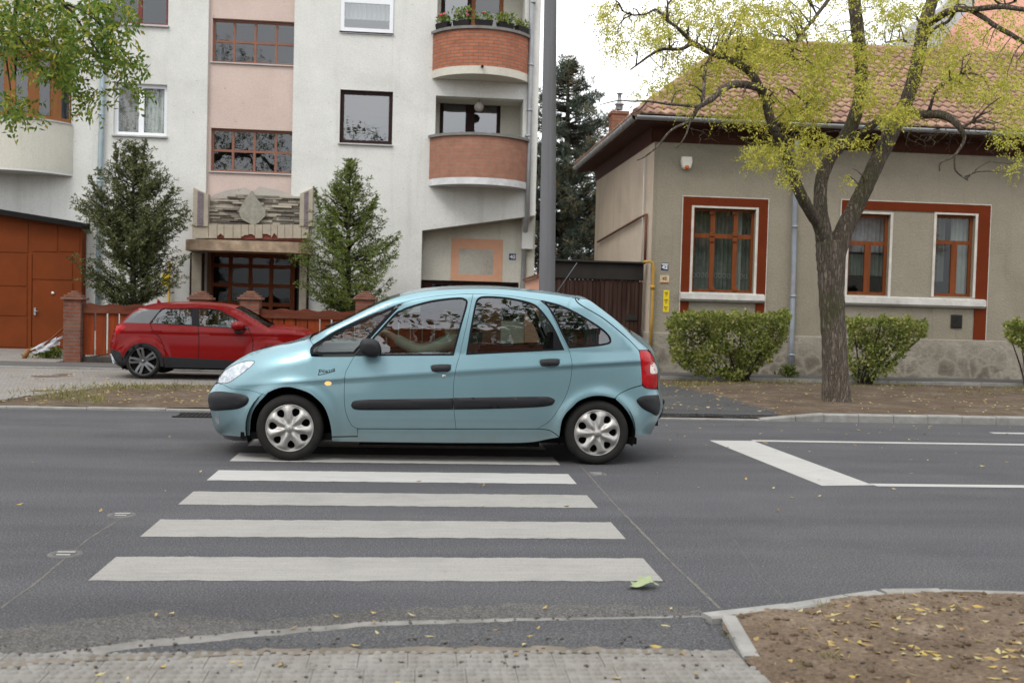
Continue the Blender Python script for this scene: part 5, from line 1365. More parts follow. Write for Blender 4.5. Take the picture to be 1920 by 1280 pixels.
# plinth with worn stones showing
m, N, L, P = newmat('worn_plinth'); v = pos(N)
vo = N.new('ShaderNodeTexVoronoi'); vo.feature = 'DISTANCE_TO_EDGE'; vo.inputs['Scale'].default_value = 3.0
wn = N.new('ShaderNodeTexNoise'); wn.inputs['Scale'].default_value = 2.5; wn.inputs['Detail'].default_value = 5; L.new(v, wn.inputs['Vector'])
ws = N.new('ShaderNodeVectorMath'); ws.operation = 'SCALE'; ws.inputs['Scale'].default_value = .35; L.new(wn.outputs['Color'], ws.inputs[0]); wa = N.new('ShaderNodeVectorMath'); wa.operation = 'ADD'; L.new(v, wa.inputs[0]); L.new(ws.outputs[0], wa.inputs[1]); L.new(wa.outputs[0], vo.inputs['Vector'])
s = N.new('ShaderNodeSeparateXYZ'); L.new(v, s.inputs[0])
lowf = N.new('ShaderNodeMapRange'); lowf.inputs[1].default_value = .95; lowf.inputs[2].default_value = .35; L.new(s.outputs[2], lowf.inputs[0])
nn_ = noise(N, L, v, 1.7, 7, .65)
st = math_node(N, L, 'MULTIPLY', lowf.outputs[0], ramp(N, L, nn_, [(.38,(0,0,0)),(.52,(1,1,1))]))
stone = ramp(N, L, vo.outputs['Distance'], [(.03,(.25,.225,.185)),(.12,(.18,.158,.125)),(.3,(.13,.112,.088))])
rend = ramp(N, L, noise(N, L, v, 2.5, 8, .7), [(.3,(.22,.195,.155)),(.7,(.34,.31,.26))])
L.new(mixc(N, L, st, rend, stone), P.inputs['Base Color']); P.inputs['Roughness'].default_value = .95; bump(N, L, P, noise(N, L, v, 12, 8, .7), .8, .05)
MT['plinth'] = m
zp = Z_(1600,632,YH-.06)
mb = MB(); mb.bev(xw-.05, xe, YH-.06, YH-.002, -.05, zp, .015); mb.bev(xw-.05, xw-.002, YH, yb_, -.05, zp, .015); mb.build('plinth', MT['plinth'], hs_)
MT['brown_paint'] = mat('brown_surround_paint', (.115,.022,.007), .8, .1, 3, .3, 60)
MT['white_paint'] = mat('white_reveal_paint', (.50,.475,.43), .85, .12, 5, dirt=(.28,.25,.2), dscale=4)
ys = YH-.025
def band(u0, v0, u1, v1, mb, y=ys): r = rect(u0, v0, u1, v1, y); mb.box(r[0], r[1], y, YH-.002, r[2], r[3])
def surround(name, op, px, legs, par, y=ys):
    # U-shaped painted band with a pale line round it
    o = rect(*px, y); i = op
    mb = MB(); t = .02
    vs_, fs_ = cdt([(o[0]-t,o[2]),(o[1]+t,o[2]),(o[1]+t,o[3]+t),(o[0]-t,o[3]+t)], [(rpoly(o))] if False else [])
    ln = MB(); ln.box(o[0]-t, o[0]-.002, ys+.004, YH-.002, o[2], o[3]); ln.box(o[1]+.002, o[1]+t, ys+.004, YH-.002, o[2], o[3]); ln.box(o[0]-t, o[1]+t, ys+.004, YH-.002, o[3]+.002, o[3]+t)
    lg = legs
    mb.box(o[0], i[0]-.06, ys, YH-.002, o[2], o[3]); mb.box(i[1]+.06, o[1], ys, YH-.002, o[2], o[3]); mb.box(i[0]-.06, i[1]+.06, ys, YH-.002, i[3]+.05, o[3])
    s_ = mb.build(name, MT['brown_paint'], par); ln.build('edge_line', MT['white_paint'], s_)
    return s_
surround('window_surround', H1, (1278,371,1437,600), None, hs_)
H23 = (H2[0], H3[1], H2[2], H3[3])
surround('window_surround', H23, (1574,380,1853,634), None, hs_)
for (op) in (H1, H2, H3):
    mb = MB(); a = .058
    mb.box(op[0]-a, op[0]-.001, ys+.006, YH+.14, op[2]-.02, op[3]+a-.01); mb.box(op[1]+.001, op[1]+a, ys+.006, YH+.14, op[2]-.02, op[3]+a-.01); mb.box(op[0], op[1], ys+.007, YH+.14, op[3]+.001, op[3]+a-.012); mb.build('window_reveal', MT['white_paint'], hs_)
for px in ((1276,549,1434,566), (1584,557,1849,575)):
    r = rect(*px, YH-.12); mb = MB(); mb.prism([(YH-.13,r[3]-.03),(YH-.002,r[3]+.0),(YH-.002,r[2]),(YH-.07,r[2]),(YH-.13,r[2]+.05)], r[0], r[1], axis='X'); mb.build('stone_sill', MT['sill'], hs_, fix=True)
def vsx(us, v): return [X_(u, v, YH+.1) for u in us]
x0, x1, z0, z1 = H1; zt1 = Z_(1356,443,YH+.1)
w1 = window(hs_, H1, YH, 3, 2, MT['oak'], .06, .10, None, None, glass='hglass', vs=vsx((1335,1378),470), hs=[zt1], bars=.10, back=.9)
def curtain(w, x0, x1, z0, z1, y, m, amp=.02, fr=60):
    c = MB(); n = max(8, int((x1-x0)/.015)); vs_ = []
    for i in range(n+1):
        x = x0+(x1-x0)*i/n; yy = y+amp*math.sin(x*fr)+amp*.5*math.sin(x*fr*2.3+1); vs_ += [(x, yy, z0), (x, yy, z1)]
    c.add(vs_, [(2*i, 2*i+2, 2*i+3, 2*i+1) for i in range(n)], 0, True); c.build('curtain', m, w)
MT['net'] = mat('grey_green_net', (.09,.10,.088), .9, .15, 8); MT['net_pale'] = mat('pale_net', (.26,.27,.25), .9, .08, 8)
curtain(w1, x0+.05, x1-.42, z0, z1, YH+.32, MT['net']); curtain(w1, x1-.40, x1-.22, z0, z1, YH+.30, MT['net_pale']); curtain(w1, x1-.22, x1, z0, z1, YH+.34, MT['net'])
mb = MB()                                   # row of loops along the lower hem of the net
for k in range(13):
    cx_ = x0+.12+k*.10
    mb.tube([(cx_+.035*math.cos(q*math.pi/5), YH+.285, z0+.38+.05*math.sin(q*math.pi/5)) for q in range(10)], .006, 4, closed=True)
mb.build('lace_hem', MT['net_pale'], w1)
for u in (1335,1378):
    for v in (397,438,448,540):
        mb = MB(); p = atY(u, v+2, YH+.09); mb.bev(p.x-.06, p.x+.06, YH+.075, YH+.1, p.z-.05, p.z+.05, .012); mb.build('moulding', MT['oak'], w1)
for (H, u, v, pale) in ((H2, 1626, 456, 0), (H3, 1788, 455, 1)):
    x0, x1, z0, z1 = H; xm = X_(u, 500, YH+.1); w = window(hs_, H, YH, 2, 2, MT['oak'], .07, .10, None, None, glass='hglass', vs=[], hs=[Z_(u, v, YH+.1)], bars=.09, back=.9)
    mb = MB(); zz = Z_(u, v, YH+.1)-.045; mb.box(xm-.07, xm+.07, YH+.098, YH+.15, z0+.07, zz); mb.build('casement_post', MT['oak'], w)
    if pale: curtain(w, xm+.02, x1, z0, z1, YH+.3, MT['net_pale']); curtain(w, x0, xm-.1, z0+.35, z1, YH+.34, MT['net'])
    else: curtain(w, x0, x1, z0+.45, z1-.9, YH+.3, MT['net']); curtain(w, x0, x1, z1-.85, z1, YH+.3, mat('creased_paper', (.22,.23,.25), .6, .3, 6))
# eaves: boarded soffit, fascia and gutter
MT['eave'] = mat('dark_eave_boards', (.055,.022,.015), .7, .2, 6)
mb = MB(); mb.box(xev+.04, xe+.5, ye+.05, YH-.001, zE-.12, zE-.06); mb.box(xev+.04, xw-.001, YH, yb_+.3, zE-.12, zE-.06)
mb.prism([(YH-.10,zE-.12),(YH-.01,zE-.12),(YH-.01,zE-.42)], xw-.1, xe, axis='X'); mb.prism([(xw-.10,zE-.12),(xw-.01,zE-.12),(xw-.01,zE-.42)], YH-.08, yb_)
mb.build('soffit', MT['eave'], hs_, fix=True)
def gutter(mb, a, b, r=.075):
    a, b = Vector(a), Vector(b); d = (b-a).normalized(); q = Vector((-d.y, d.x, 0)); n = 10; vs_ = []
    for p in (a, b):
        for k in range(n+1): t = math.pi*k/n; vs_.append(p+q*(-math.cos(t)*r)+Vector((0,0,-math.sin(t)*r)))
        for k in range(n, -1, -1): t = math.pi*k/n; vs_.append(p+q*(-math.cos(t)*(r-.008))+Vector((0,0,-math.sin(t)*(r-.008))))
    m_ = 2*n+2; mb.add(vs_, [(k, (k+1) % m_, m_+(k+1) % m_, m_+k) for k in range(m_)], 0, True)
    L_ = (b-a).length; k = .7
    while k < L_:
        c = a+d*k; mb.tube([c+q*(-math.cos(math.pi*j/8)*(r+.006))+Vector((0,0,-math.sin(math.pi*j/8)*(r+.006))) for j in range(9)], .012, 5); k += .8
mb = MB(); gutter(mb, (xev, ye, zE+.0), (xe+.5, ye, zE+.0), .085); gutter(mb, (xev, yb_+.3, zE), (xev, ye+.05, zE), .085); mb.build('gutter', MT['zinc'], hs_)
# tiled roof: every course a stepped, wavy strip
MT['tiles'] = mat('clay_roof_tile', (.31,.195,.145), .9, .32, 5, .4, 30, .01, spec=.2, dirt=(.17,.10,.08), dscale=1.1, damt=.7)
zr_, yr_ = atY(1480,84,25.8).z, 25.8
def tiled(mb, P0, ex, up, rows, wid, x_lo, x_hi, ts=.21):
    nrm = ex.cross(up).normalized(); sl = up.length/rows; ud = up.normalized()
    if nrm.z < 0: nrm = -nrm
    for r in range(rows):
        s0, s1 = r*sl, (r+1)*sl+.03; a, b = x_lo((r+.5)/rows), x_hi((r+.5)/rows); n = max(1, int((b-a)/(ts/6))); vs_ = []; jit = [rnd.uniform(-.006,.006) for _ in range(int((b-a)/ts)+3)]
        for k in range(n+1):
            x = a+(b-a)*k/n; ph = (x/ts) % 1; h = .022*math.sin(2*math.pi*ph)+.010*math.sin(4*math.pi*ph); j = jit[int((x-a)/ts)]
            p = P0+ex*x
            vs_ += [p+ud*(s0+j)+nrm*(.005), p+ud*(s0+j)+nrm*(.048+h), p+ud*s1+nrm*(.008+h)]
        fs_ = []
        for k in range(n): q = 3*k; fs_ += [(q, q+3, q+4, q+1), (q+1, q+4, q+5, q+2)]
        mb.add(vs_, fs_, 0, True); mb.sm[-len(fs_):] = [i % 2 == 1 for i in range(len(fs_))]
mb = MB(); xr0 = xev+3.4; y0r, z0r = ye-.02, zE+.04
upv = Vector((0, yr_-y0r, zr_-z0r)); rows = 17
tiled(mb, Vector((0, y0r, z0r)), Vector((1,0,0)), upv, rows, 0, lambda t: xev-.03+t*(xr0-xev), lambda t: xe+.6, .22)
hip = Vector((xr0-xev, 0, zr_-z0r)); y_end = yb_+.35
tiled(mb, Vector((xev-.03, 0, z0r)), Vector((0,1,0)), hip, rows, 0, lambda t: y0r+t*(yr_-y0r), lambda t: y_end+t*(yr_-y_end), .22)
tiled(mb, Vector((0, y_end, z0r)), Vector((1,0,0)), Vector((0, yr_-y_end, zr_-z0r)), rows, 0, lambda t: xev-.03+t*(xr0-xev), lambda t: xe+.6, .6)
def ridge(a, b):
    a, b = Vector(a), Vector(b); n = int((b-a).length/.38)
    for k in range(n): p, q = a.lerp(b, k/n), a.lerp(b, (k+1.1)/n); mb.tube([p, q], [.10,.085], 8)
ridge((xr0, yr_, zr_+.02), (xe, yr_, zr_+.02)); ridge((xev, y0r+.02, z0r+.03), (xr0, yr_, zr_+.03)); ridge((xev, y_end, z0r+.03), (xr0, yr_, zr_+.03))
rf = mb.build('roof', MT['tiles'], hs_)
MT['chim'] = brickmat('chimney_brick', (.33,.115,.065), (.26,.09,.05), (.22,.17,.13), .24, .08, None, .014, .35, dirt=(.15,.11,.09))
yc_ = 27.6; r = rect(1147,208,1177,262,yc_); mb = MB(); mb.bev(r[0], r[1], yc_, yc_+.45, r[2]-.6, r[3], .01); mb.bev(r[0]-.03, r[1]+.03, yc_-.03, yc_+.48, r[3]-.09, r[3]+.0, .01); ch = mb.build('chimney', MT['chim'], rf)
pp_ = atY(1161,206,yc_+.2); mb = MB(); mb.lathe([(.10,0),(.10,.12),(.13,.13),(.13,.16),(.07,.17),(.05,.30),(.05,.42),(.09,.43),(.09,.45),(0,.46)], pp_, 'Z', 16); mb.build('flue', MT['zinc'], ch, fix=True)
# things fixed to the house
pipe('drainpipe', [(1494,262,YH-.5),(1492,300,YH-.3),(1491,340,0),(1488,500,0),(1484,640,0),(1482,704,0)], YH-.1, .055, mat('grey_blue_pipe', (.27,.30,.34), .5, .12, 4, metal=.3, dirt=(.16,.10,.07), dscale=1.5), hs_, [(1490,425),(1487,555),(1484,665)])
mb = MB(); r = rect(1783,590,1804,615,YH-.02); mb.bev(r[0], r[1], YH-.03, YH-.002, r[2], r[3], .006)
for k in range(5): z = r[2]+.05+k*(r[3]-r[2]-.1)/4; mb.box(r[0]+.03, r[1]-.03, YH-.045, YH-.031, z-.012, z+.012)
mb.build('vent', MT['iron'], hs_)
MT['yellow_pipe'] = mat('ochre_gas_pipe', (.36,.21,.045), .6, .15, 5)
yg = YH-.12
mb = MB(); P_ = [atY(1206,491,yg), atY(1219,490,yg), atY(1223,493,yg), atY(1225,500,yg), atY(1223,580,yg), atY(1219,668,yg)]; mb.tube(P_, [.03,.03,.032,.034,.034,.034], 12); c = atY(1223.5,538,yg); mb.tube([c-Vector((0,0,.04)), c+Vector((0,0,.04))], .055, 12); mb.build('gas_pipe', MT['yellow_pipe'], hs_)
MT['brown_pipe'] = mat('brown_pipe', (.13,.055,.035), .6, .2, 6)
mb = MB(); xs_ = xw-.06; pz = lambda Y, z: Vector((xs_, Y, z)); z40 = atY(1205,403,YH+.5).z; mb.tube([pz(YH+.35, atY(1205,490,YH+.35).z), pz(YH+.35, z40), pz(YH+1.2, z40-.02), pz(YH+6.5, z40-.25)], .03, 8); mb.build('side_pipe', MT['brown_pipe'], hs_)
mb = MB(); mb.tube([pz(YH+.7, 2.0), pz(YH+.7, 5.0)], .018, 6); mb.build('cable_duct', MT['white_paint'], hs_)
p = atY(1286,306,YH); t = thing('alarm_siren', 'white alarm siren box with an orange lens under the eaves', 'alarm', (p.x, YH, p.z))
mb = MB(); pol = [(-.11,.13),(.11,.13),(.125,.02),(.095,-.10),(.05,-.14),(-.05,-.14),(-.095,-.10),(-.125,.02)]; mb.prism([(p.x+a, p.z+b) for a, b in pol], YH-.09, YH-.002); mb.prism([(p.x+a*.86, p.z+b*.86) for a, b in pol], YH-.105, YH-.0905); mb.build('housing', mat('aged_white_plastic', (.62,.60,.54), .45, .06, 5), t, fix=True)
mb = MB(); mb.sphere((p.x, YH-.09, p.z-.10), (.062,.04,.045), 14, 8); mb.build('lens', mat('orange_lens', (.55,.13,.03), .2), t)
t, b, r = plate('house_number', 'blue enamel plate with white number 42 on the beige house', 'sign', (1239.5,493,1253,506.5), YH, MT['enamel_blue'])
text('42', (r[0]+r[1])/2, r[2]+.068, .085, YH-.012, MT['enamel_white'], b, bold=.03, wide=1.15)
mb = MB(); mb.box(r[0]+.008, r[1]-.008, YH-.0135, YH-.0105, r[3]-.040, r[3]-.018); mb.build('street_name_strip', MT['enamel_white'], b)
MT['rusty'] = mat('rusty_enamel', (.52,.42,.28), .7, .2, 12, dirt=(.20,.065,.02), dscale=9, damt=.95)
t, b, r = plate('old_number_plate', 'rusted cream plate below the blue number 42', 'sign', (1237,516,1254.5,532), YH, MT['rusty'])
text('42', (r[0]+r[1])/2, (r[2]+r[3])/2+.02, .07, YH-.012, MT['ink'], b)
mb = MB(); mb.box(r[0]+.01, r[1]-.01, YH-.0135, YH-.0105, r[2]+.01, r[2]+.035); mb.build('rust_band', mat('rust', (.16,.05,.02), .9), b)
t, b, r = plate('gas_notice', 'tall yellow notice with three blocks of black print beside the yellow pipe', 'sign', (1243.5,544,1254.5,585), YH, MT['sign_yellow'])
mb = MB(); R3 = random.Random(5)
for k in range(3):
    zt_ = r[3]-.04-k*(r[3]-r[2])/3
    for l, (w, n) in enumerate(((.085,4), (.06,3), (.03,2))):
        z = zt_-l*.035; x = (r[0]+r[1])/2-w/2; st_ = w/n
        for q in range(n): mb.box(x+q*st_, x+q*st_+st_*.7, YH-.0135, YH-.0105, z-.017, z)
mb.build('print', MT['ink'], b)
# ---------------------------------------------------------------- wooden gate and low wall between the buildings
gt = thing('wooden_gate', 'dark brown boarded gate with a metal fascia between the two buildings', 'gate', (3.8, YH+.3, 0))
yg2 = YH+.3; MT['gate_wood'] = mat('gate_boards', (.035,.018,.014), .75, .35, 9, .4, 30, stretch=(3,1,.12), dirt=(.09,.06,.05), dscale=4, damt=.5)
gx0, gx1_ = X_(1010,560,yg2), xw-.08; zgt = Z_(1120,524,yg2)
mb = MB(); x = gx0
while x < gx1_-.1:
    w = rnd.uniform(.085,.115); mb.bev(x+.004, min(x+w, gx1_-.1)-.004, yg2+rnd.uniform(-.006,.006), yg2+.04, .1, zgt+.03, .006); x += w
mb.build('boards', MT['gate_wood'], gt)
mb = MB(); mb.box(gx0, gx1_-.09, yg2+.041, yg2+.08, .2, zgt-.02); mb.build('back_frame', MT['gate_wood'], gt)
MT['fascia'] = mat('dark_metal_fascia', (.03,.027,.025), .5, .15, 3, metal=.3)
z1_ = Z_(1120,493,yg2); mb = MB(); mb.bev(gx0-.05, gx1_-.02, yg2-.04, yg2+.1, zgt+.002, z1_, .012); mb.bev(gx0-.05, gx1_-.0, yg2-.12, yg2+.14, z1_+.001, z1_+.05, .01); mb.build('fascia', MT['fascia'], gt)
mb = MB(); mb.bev(gx1_-.095, gx1_-.03, yg2-.03, yg2+.06, .1, zgt-.02, .008); mb.build('post', MT['gate_wood'], gt)
mb = MB(); r = rect(1173,592,1195,599,yg2-.02); mb.bev(r[0], r[1], yg2-.03, yg2-.007, r[2]-.02, r[3]+.02, .005); mb.box(r[0]+.04, r[1]-.04, yg2-.034, yg2-.03, r[2]+.02, r[3]-.02); mb.build('letter_slot', MT['iron'], gt)
lw = thing('low_wall', 'low pink rendered wall with a dark sloping tile coping by the lamp post', 'wall', (2.3, YH+1, 0))
yl_ = YH+.25; r = rect(986,530,1016,600,yl_)
mb = MB(); zl0, zl1 = Z_(986,527,yl_), Z_(1016,516,yl_); mb.prism([(r[0],0),(r[1],0),(r[1],zl1),(r[0],zl0)], yl_, yl_+.3); mb.build('wall', mat('salmon_render', (.50,.28,.20), .9, .1, 4, .3, 30), lw, fix=True)
mb = MB(); mb.prism([(r[0]-.05,zl0+.002),(r[1]+.0,zl1+.002),(r[1],zl1+.07),(r[0]-.05,zl0+.06)], yl_-.08, yl_+.38); mb.build('coping', MT['brown_pipe'], lw, fix=True)
# ---------------------------------------------------------------- fence
fe = thing('fence', 'red brown board fence between brick piers with stepped caps', 'fence', (-3, 22.1, 0))
YFn = 22.05; MT['fence_wood'] = mat('stained_fence_boards', (.19,.036,.010), .65, .28, 5, .3, 40, stretch=(2,1,.25), dirt=(.08,.03,.018), dscale=2.2, damt=.7)
MT['rail'] = mat('fence_rail', (.10,.028,.016), .7, .25, 5, .3, 40, stretch=(.3,1,2), dirt=(.16,.09,.06), dscale=3)
MT['capb'] = mat('weathered_cap', (.17,.085,.06), .9, .3, 7, .5, 30, dirt=(.09,.07,.06), dscale=5)
piers = [(118.5,151), (355,391), (449,481), (666,696), (905,936)]
pxs = []
for (u0, u1) in piers:
    x0 = X_(u0,600,YFn); x1 = x0+.40 if u0 > 120 else X_(u1,600,YFn); zt_ = Z_((u0+u1)/2, 562, YFn); pxs.append((x0, x1)); w = x1-x0
    mb = MB(); mb.bev(x0, x1, YFn, YFn+w, 0, zt_, .006); pr_ = mb.build('pier', MT['brick_pier'], fe)
    mb = MB(); z = zt_
    for (g, h) in ((.05,.05), (.0,.05), (-.06,.045), (-.11,.04)): mb.bev(x0-g, x1+g, YFn-g, YFn+w+g, z+.001, z+h, .008); z += h
    mb.build('cap', MT['capb'], pr_)
for i, ((a0, a1), (b0, b1)) in enumerate(zip(pxs, pxs[1:])):
    x0, x1 = a1+.01, b0-.01; um = .5*(a1+b0); ztp = Z_(210,571,YFn) if i == 0 else Z_(560,581,YFn)+.0
    zb2 = Z_(210,667,YFn); n = max(2, round((x1-x0)/.245)); w = (x1-x0)/n
    mb = MB()
    for k in range(n): mb.bev(x0+k*w+.013+rnd.uniform(-.006,.006), x0+(k+1)*w-.013+rnd.uniform(-.006,.006), YFn+.14, YFn+.165, zb2+rnd.uniform(-.01,.01), ztp-.05, .004)
    pn = mb.build('board_panel', MT['fence_wood'], fe)
    mb = MB(); m_ = 40; tp = [(x0+(x1-x0)*k/m_, ztp+.022*math.sin(k/m_*n*math.pi+i)+rnd.uniform(-.004,.004)) for k in range(m_+1)]
    mb.prism([(x0, ztp-.19), (x1, ztp-.19)]+tp[::-1], YFn+.095, YFn+.138); mb.build('top_rail', MT['rail'], pn, fix=True)
    mb = MB(); mb.bev(x0, x1, YFn+.1, YFn+.3, 0, zb2-.04, .01); mb.build('footing', mat('dark_footing', (.05,.045,.042), .95, .3, 6, .4, 30), fe)
# ---------------------------------------------------------------- lamp post
p0 = atY(1027,600,16.3); p0.z = .05; pt = atY(1032,0,16.3); d = (pt-p0)/(pt.z-p0.z); tp = p0+d*10
lp = thing('lamp_post', 'tall grey spun concrete post rising behind the blue car', 'lamp post', p0)
MT['post'] = mat('grey_concrete_post', (.135,.137,.145), .85, .14, 2.5, .25, 60, .01, stretch=(1,1,.12), dirt=(.10,.10,.105), dscale=3, damt=.6)
mb = MB(); vs = []; n = 32
for (k, r) in ((0,.136), (.3,.126), (.55,.105), (1,.075)):
    c = p0+(tp-p0)*k
    for q in range(n):
        a = 2*math.pi*q/n; rr = r*(1-.035*(q % 4 == 0)); vs.append((c.x+rr*math.cos(a), c.y+rr*math.sin(a), c.z))
mb.add(vs, [(j*n+q, j*n+(q+1) % n, (j+1)*n+(q+1) % n, (j+1)*n+q) for j in range(3) for q in range(n)], 0, False); mb.build('shaft', MT['post'], lp)
mb = MB(); mb.lathe([(.22,-.05),(.22,.06),(.15,.10),(.13,.12)], p0, 'Z', 24); mb.build('base', MT['concrete'], lp)
# ---------------------------------------------------------------- building behind the tiled roof
yn = 44.; nb = thing('building', 'tall building with a steep salmon tiled roof behind the tiled house', 'building', (22, yn, 0))
Q = lambda u, v, y=yn: atY(u, v, y)
b0, b1 = Q(1738,112), Q(2900,112); pk0, pk1 = Q(1862,-60,yn+5), Q(2900,-60,yn+5)
MT['salmon'] = brickmat('salmon_roof_sheets', (.50,.26,.195), (.46,.24,.18), (.34,.17,.13), .38, 3.2, None, .03, .12)
mb = MB(); mb.add([b0, b1, pk1, pk0, b0+Vector((0,12,0)), b1+Vector((0,12,0))], [(0,1,2,3),(0,3,4),(3,2,5,4)]); mb.build('roof', MT['salmon'], nb)
mb = MB(); mb.box(b0.x+.3, b1.x, yn+.3, yn+11.5, 0, b0.z-.02); mb.build('wall', MT['cream_wall'], nb)
mb = MB(); pl = [Q(1668,100,yn-.3), Q(1672,88,yn-.3), Q(1716,40,yn-.3), Q(1768,12,yn-.3), Q(1800,-30,yn-.3), Q(1815,-30,yn-.3), Q(1832,0,yn-.3), Q(1770,70,yn-.3), Q(1762,112,yn-.3), Q(1668,112,yn-.3)]
mb.prism([(p.x, p.z) for p in pl], yn-.3, yn+.25); mb.build('gable', mat('pale_grey_render', (.42,.42,.43), .9, .1, 1), nb, fix=True)
mb = MB(); mb.box(Q(1668,0).x, b0.x+.29, yn, yn+10, 0, Q(1700,112).z-.02); mb.build('wall', MT['cream_wall'], nb)
# ================================================================ PLANTS
NR = np.random.default_rng(11)
def unit(a): return a/np.maximum(np.linalg.norm(a, axis=-1, keepdims=True), 1e-9)
def leaves_mesh(name, P, A, S, l, w, m, parent, rv=None, fold=0.):
    """one small diamond-shaped blade per leaf: base P, axis A, side S"""
    n = len(P); l = np.broadcast_to(l, n)[:, None]; w = np.broadcast_to(w, n)[:, None]
    q = parent; o0 = Vector((0,0,0))
    while q is not None:
        if q in ORG: o0 = ORG[q]
        q = q.parent
    P = P-np.array(o0); Nn = unit(np.cross(A, S))
    V = np.stack([P, P+.45*l*A+w*S+fold*w*Nn, P+l*A, P+.45*l*A-w*S+fold*w*Nn], 1).reshape(-1, 3)
    me = bpy.data.meshes.new(name); me.vertices.add(4*n); me.vertices.foreach_set('co', V.astype(np.float32).ravel())
    me.loops.add(4*n); me.loops.foreach_set('vertex_index', np.arange(4*n, dtype=np.int32)); me.polygons.add(n); me.polygons.foreach_set('loop_start', np.arange(0, 4*n, 4, dtype=np.int32))
    me.update(calc_edges=True)
    a = me.attributes.new('rnd', 'FLOAT', 'FACE'); a.data.foreach_set('value', (NR.random(n) if rv is None else rv).astype(np.float32))
    me.materials.append(m); o = bpy.data.objects.new(name, me); COL.objects.link(o)
    if parent is not None: o.parent = parent
    return o
def rdir(n): return unit(NR.normal(size=(n, 3)))
def compound(C, D, nl, L_, l, w, spread=.9):
    """feathered leaves: a drooping stalk with leaflets on both sides; returns leaflet arrays"""
    n = len(C); t = np.linspace(.15, 1, nl)[None, :, None]
    side = unit(np.cross(D, rdir(n)))[:, None, :]
    L_ = np.broadcast_to(L_, n)[:, None, None]
    P = C[:, None, :]+D[:, None, :]*t*L_+np.array([0,0,-1.])*(t**2)*L_*.35
    sg = np.where(np.arange(nl) % 2 == 0, 1., -1.)[None, :, None]
    A = unit(D[:, None, :]*.55+side*sg*spread+np.array([0,0,-.35])+NR.normal(size=(n, nl, 3))*.25)
    S = unit(np.cross(A, rdir(n*nl).reshape(n, nl, 3)))
    return P.reshape(-1, 3), A.reshape(-1, 3), S.reshape(-1, 3), l*(.75+.5*NR.random(n*nl)), w*(.75+.5*NR.random(n*nl))
def px_points(u, v, Y):
    d = np.outer(u-960, np.array(CR))+np.outer(640-v, np.array(CU))+np.array(_f)*F_PX
    return np.array(CAM)+d*(Y/d[:, 1])[:, None]
def barkmat(name, c, moss=.3):
    m, N, L, P = newmat(name); v = pos(N)
    mp = N.new('ShaderNodeMapping'); mp.inputs['Scale'].default_value = (1, 1, .13); L.new(v, mp.inputs[0])
    n1 = noise(N, L, mp.outputs[0], 26, 5, .6, .8); n2 = noise(N, L, mp.outputs[0], 60, 3, .6)
    rid = math_node(N, L, 'ABSOLUTE', math_node(N, L, 'SUBTRACT', n1, .5)); h0 = math_node(N, L, 'MULTIPLY', rid, 7., clamp=True)
    h = math_node(N, L, 'ADD', math_node(N, L, 'MULTIPLY', h0, .75), math_node(N, L, 'MULTIPLY', n2, .35), clamp=True)
    col = ramp(N, L, h, [(.08, k3(c, .35)), (.4, k3(c, .85)), (.95, k3(c, 1.6))])
    f = ramp(N, L, noise(N, L, v, 1.8, 6, .6), [(.52, (0,0,0)), (.68, (moss,)*3)]); col = mixc(N, L, f, col, (.075,.085,.025))
    L.new(col, P.inputs['Base Color']); P.inputs['Roughness'].default_value = .95; P.inputs['Specular IOR Level'].default_value = .15
    bump(N, L, P, h, 1., .035); return m
MT['bark'] = barkmat('furrowed_bark', (.15,.125,.10), .5); MT['bark_dark'] = barkmat('dark_bark', (.06,.05,.04), .1)
def limb(mb, pts, n=9, sub=5):
    """pts: (u, v, Y, radius in px)"""
    q = [Vector(atY(u, v, Y)) for u, v, Y, r in pts]; rr = [.94*r*Y/F_PX for u, v, Y, r in pts]; P = []; R = []
    for i in range(len(q)-1):
        p0 = q[max(0, i-1)]; p1 = q[i]; p2 = q[i+1]; p3 = q[min(len(q)-1, i+2)]
        for k in range(sub):
            t = k/sub; m1 = (p2-p0)*.5; m2 = (p3-p1)*.5
            P.append((2*t**3-3*t*t+1)*p1+(t**3-2*t*t+t)*m1+(-2*t**3+3*t*t)*p2+(t**3-t*t)*m2); R.append((rr[i]+(rr[i+1]-rr[i])*t)*(1+.03*math.sin(i*7+k*2.1)))
    P.append(q[-1]); R.append(rr[-1]); mb.tube(P, R, n)
    return P
# ---------------------------------------------------------------- street tree on the right
tb = atZ(1568,755,.08); Yt = tb.y
st = thing('street_tree', 'forked street tree with furrowed bark and sparse yellow green leaves', 'tree', (tb.x, tb.y, .06))
mb = MB(); paths = []
def lb_(pts, n=9): paths.append(limb(mb, pts, n)); 
lb_([(1568,770,Yt,36),(1568,752,Yt,31),(1567,725,Yt,27.5),(1566,690,Yt,26),(1564,640,Yt,25),(1561,590,Yt,25.5),(1559,545,Yt,26),(1558,510,Yt,27),(1557,480,Yt,29),(1553,452,Yt,25)], 22)
lb_([(1556,490,Yt,22),(1547,450,Yt,19),(1540,410,Yt,15),(1538,375,Yt+.05,13.5),(1541,335,Yt+.15,13),(1558,292,Yt+.3,14),(1584,260,Yt+.4,15),(1600,226,Yt+.4,14),(1611,186,Yt+.4,12.5),(1615,133,Yt+.4,12.5),(1612,93,Yt+.3,13),(1606,40,Yt+.2,13),(1602,0,Yt+.2,12.5),(1600,-70,Yt+.2,12),(1596,-190,Yt+.2,8),(1588,-320,Yt,3)], 14)
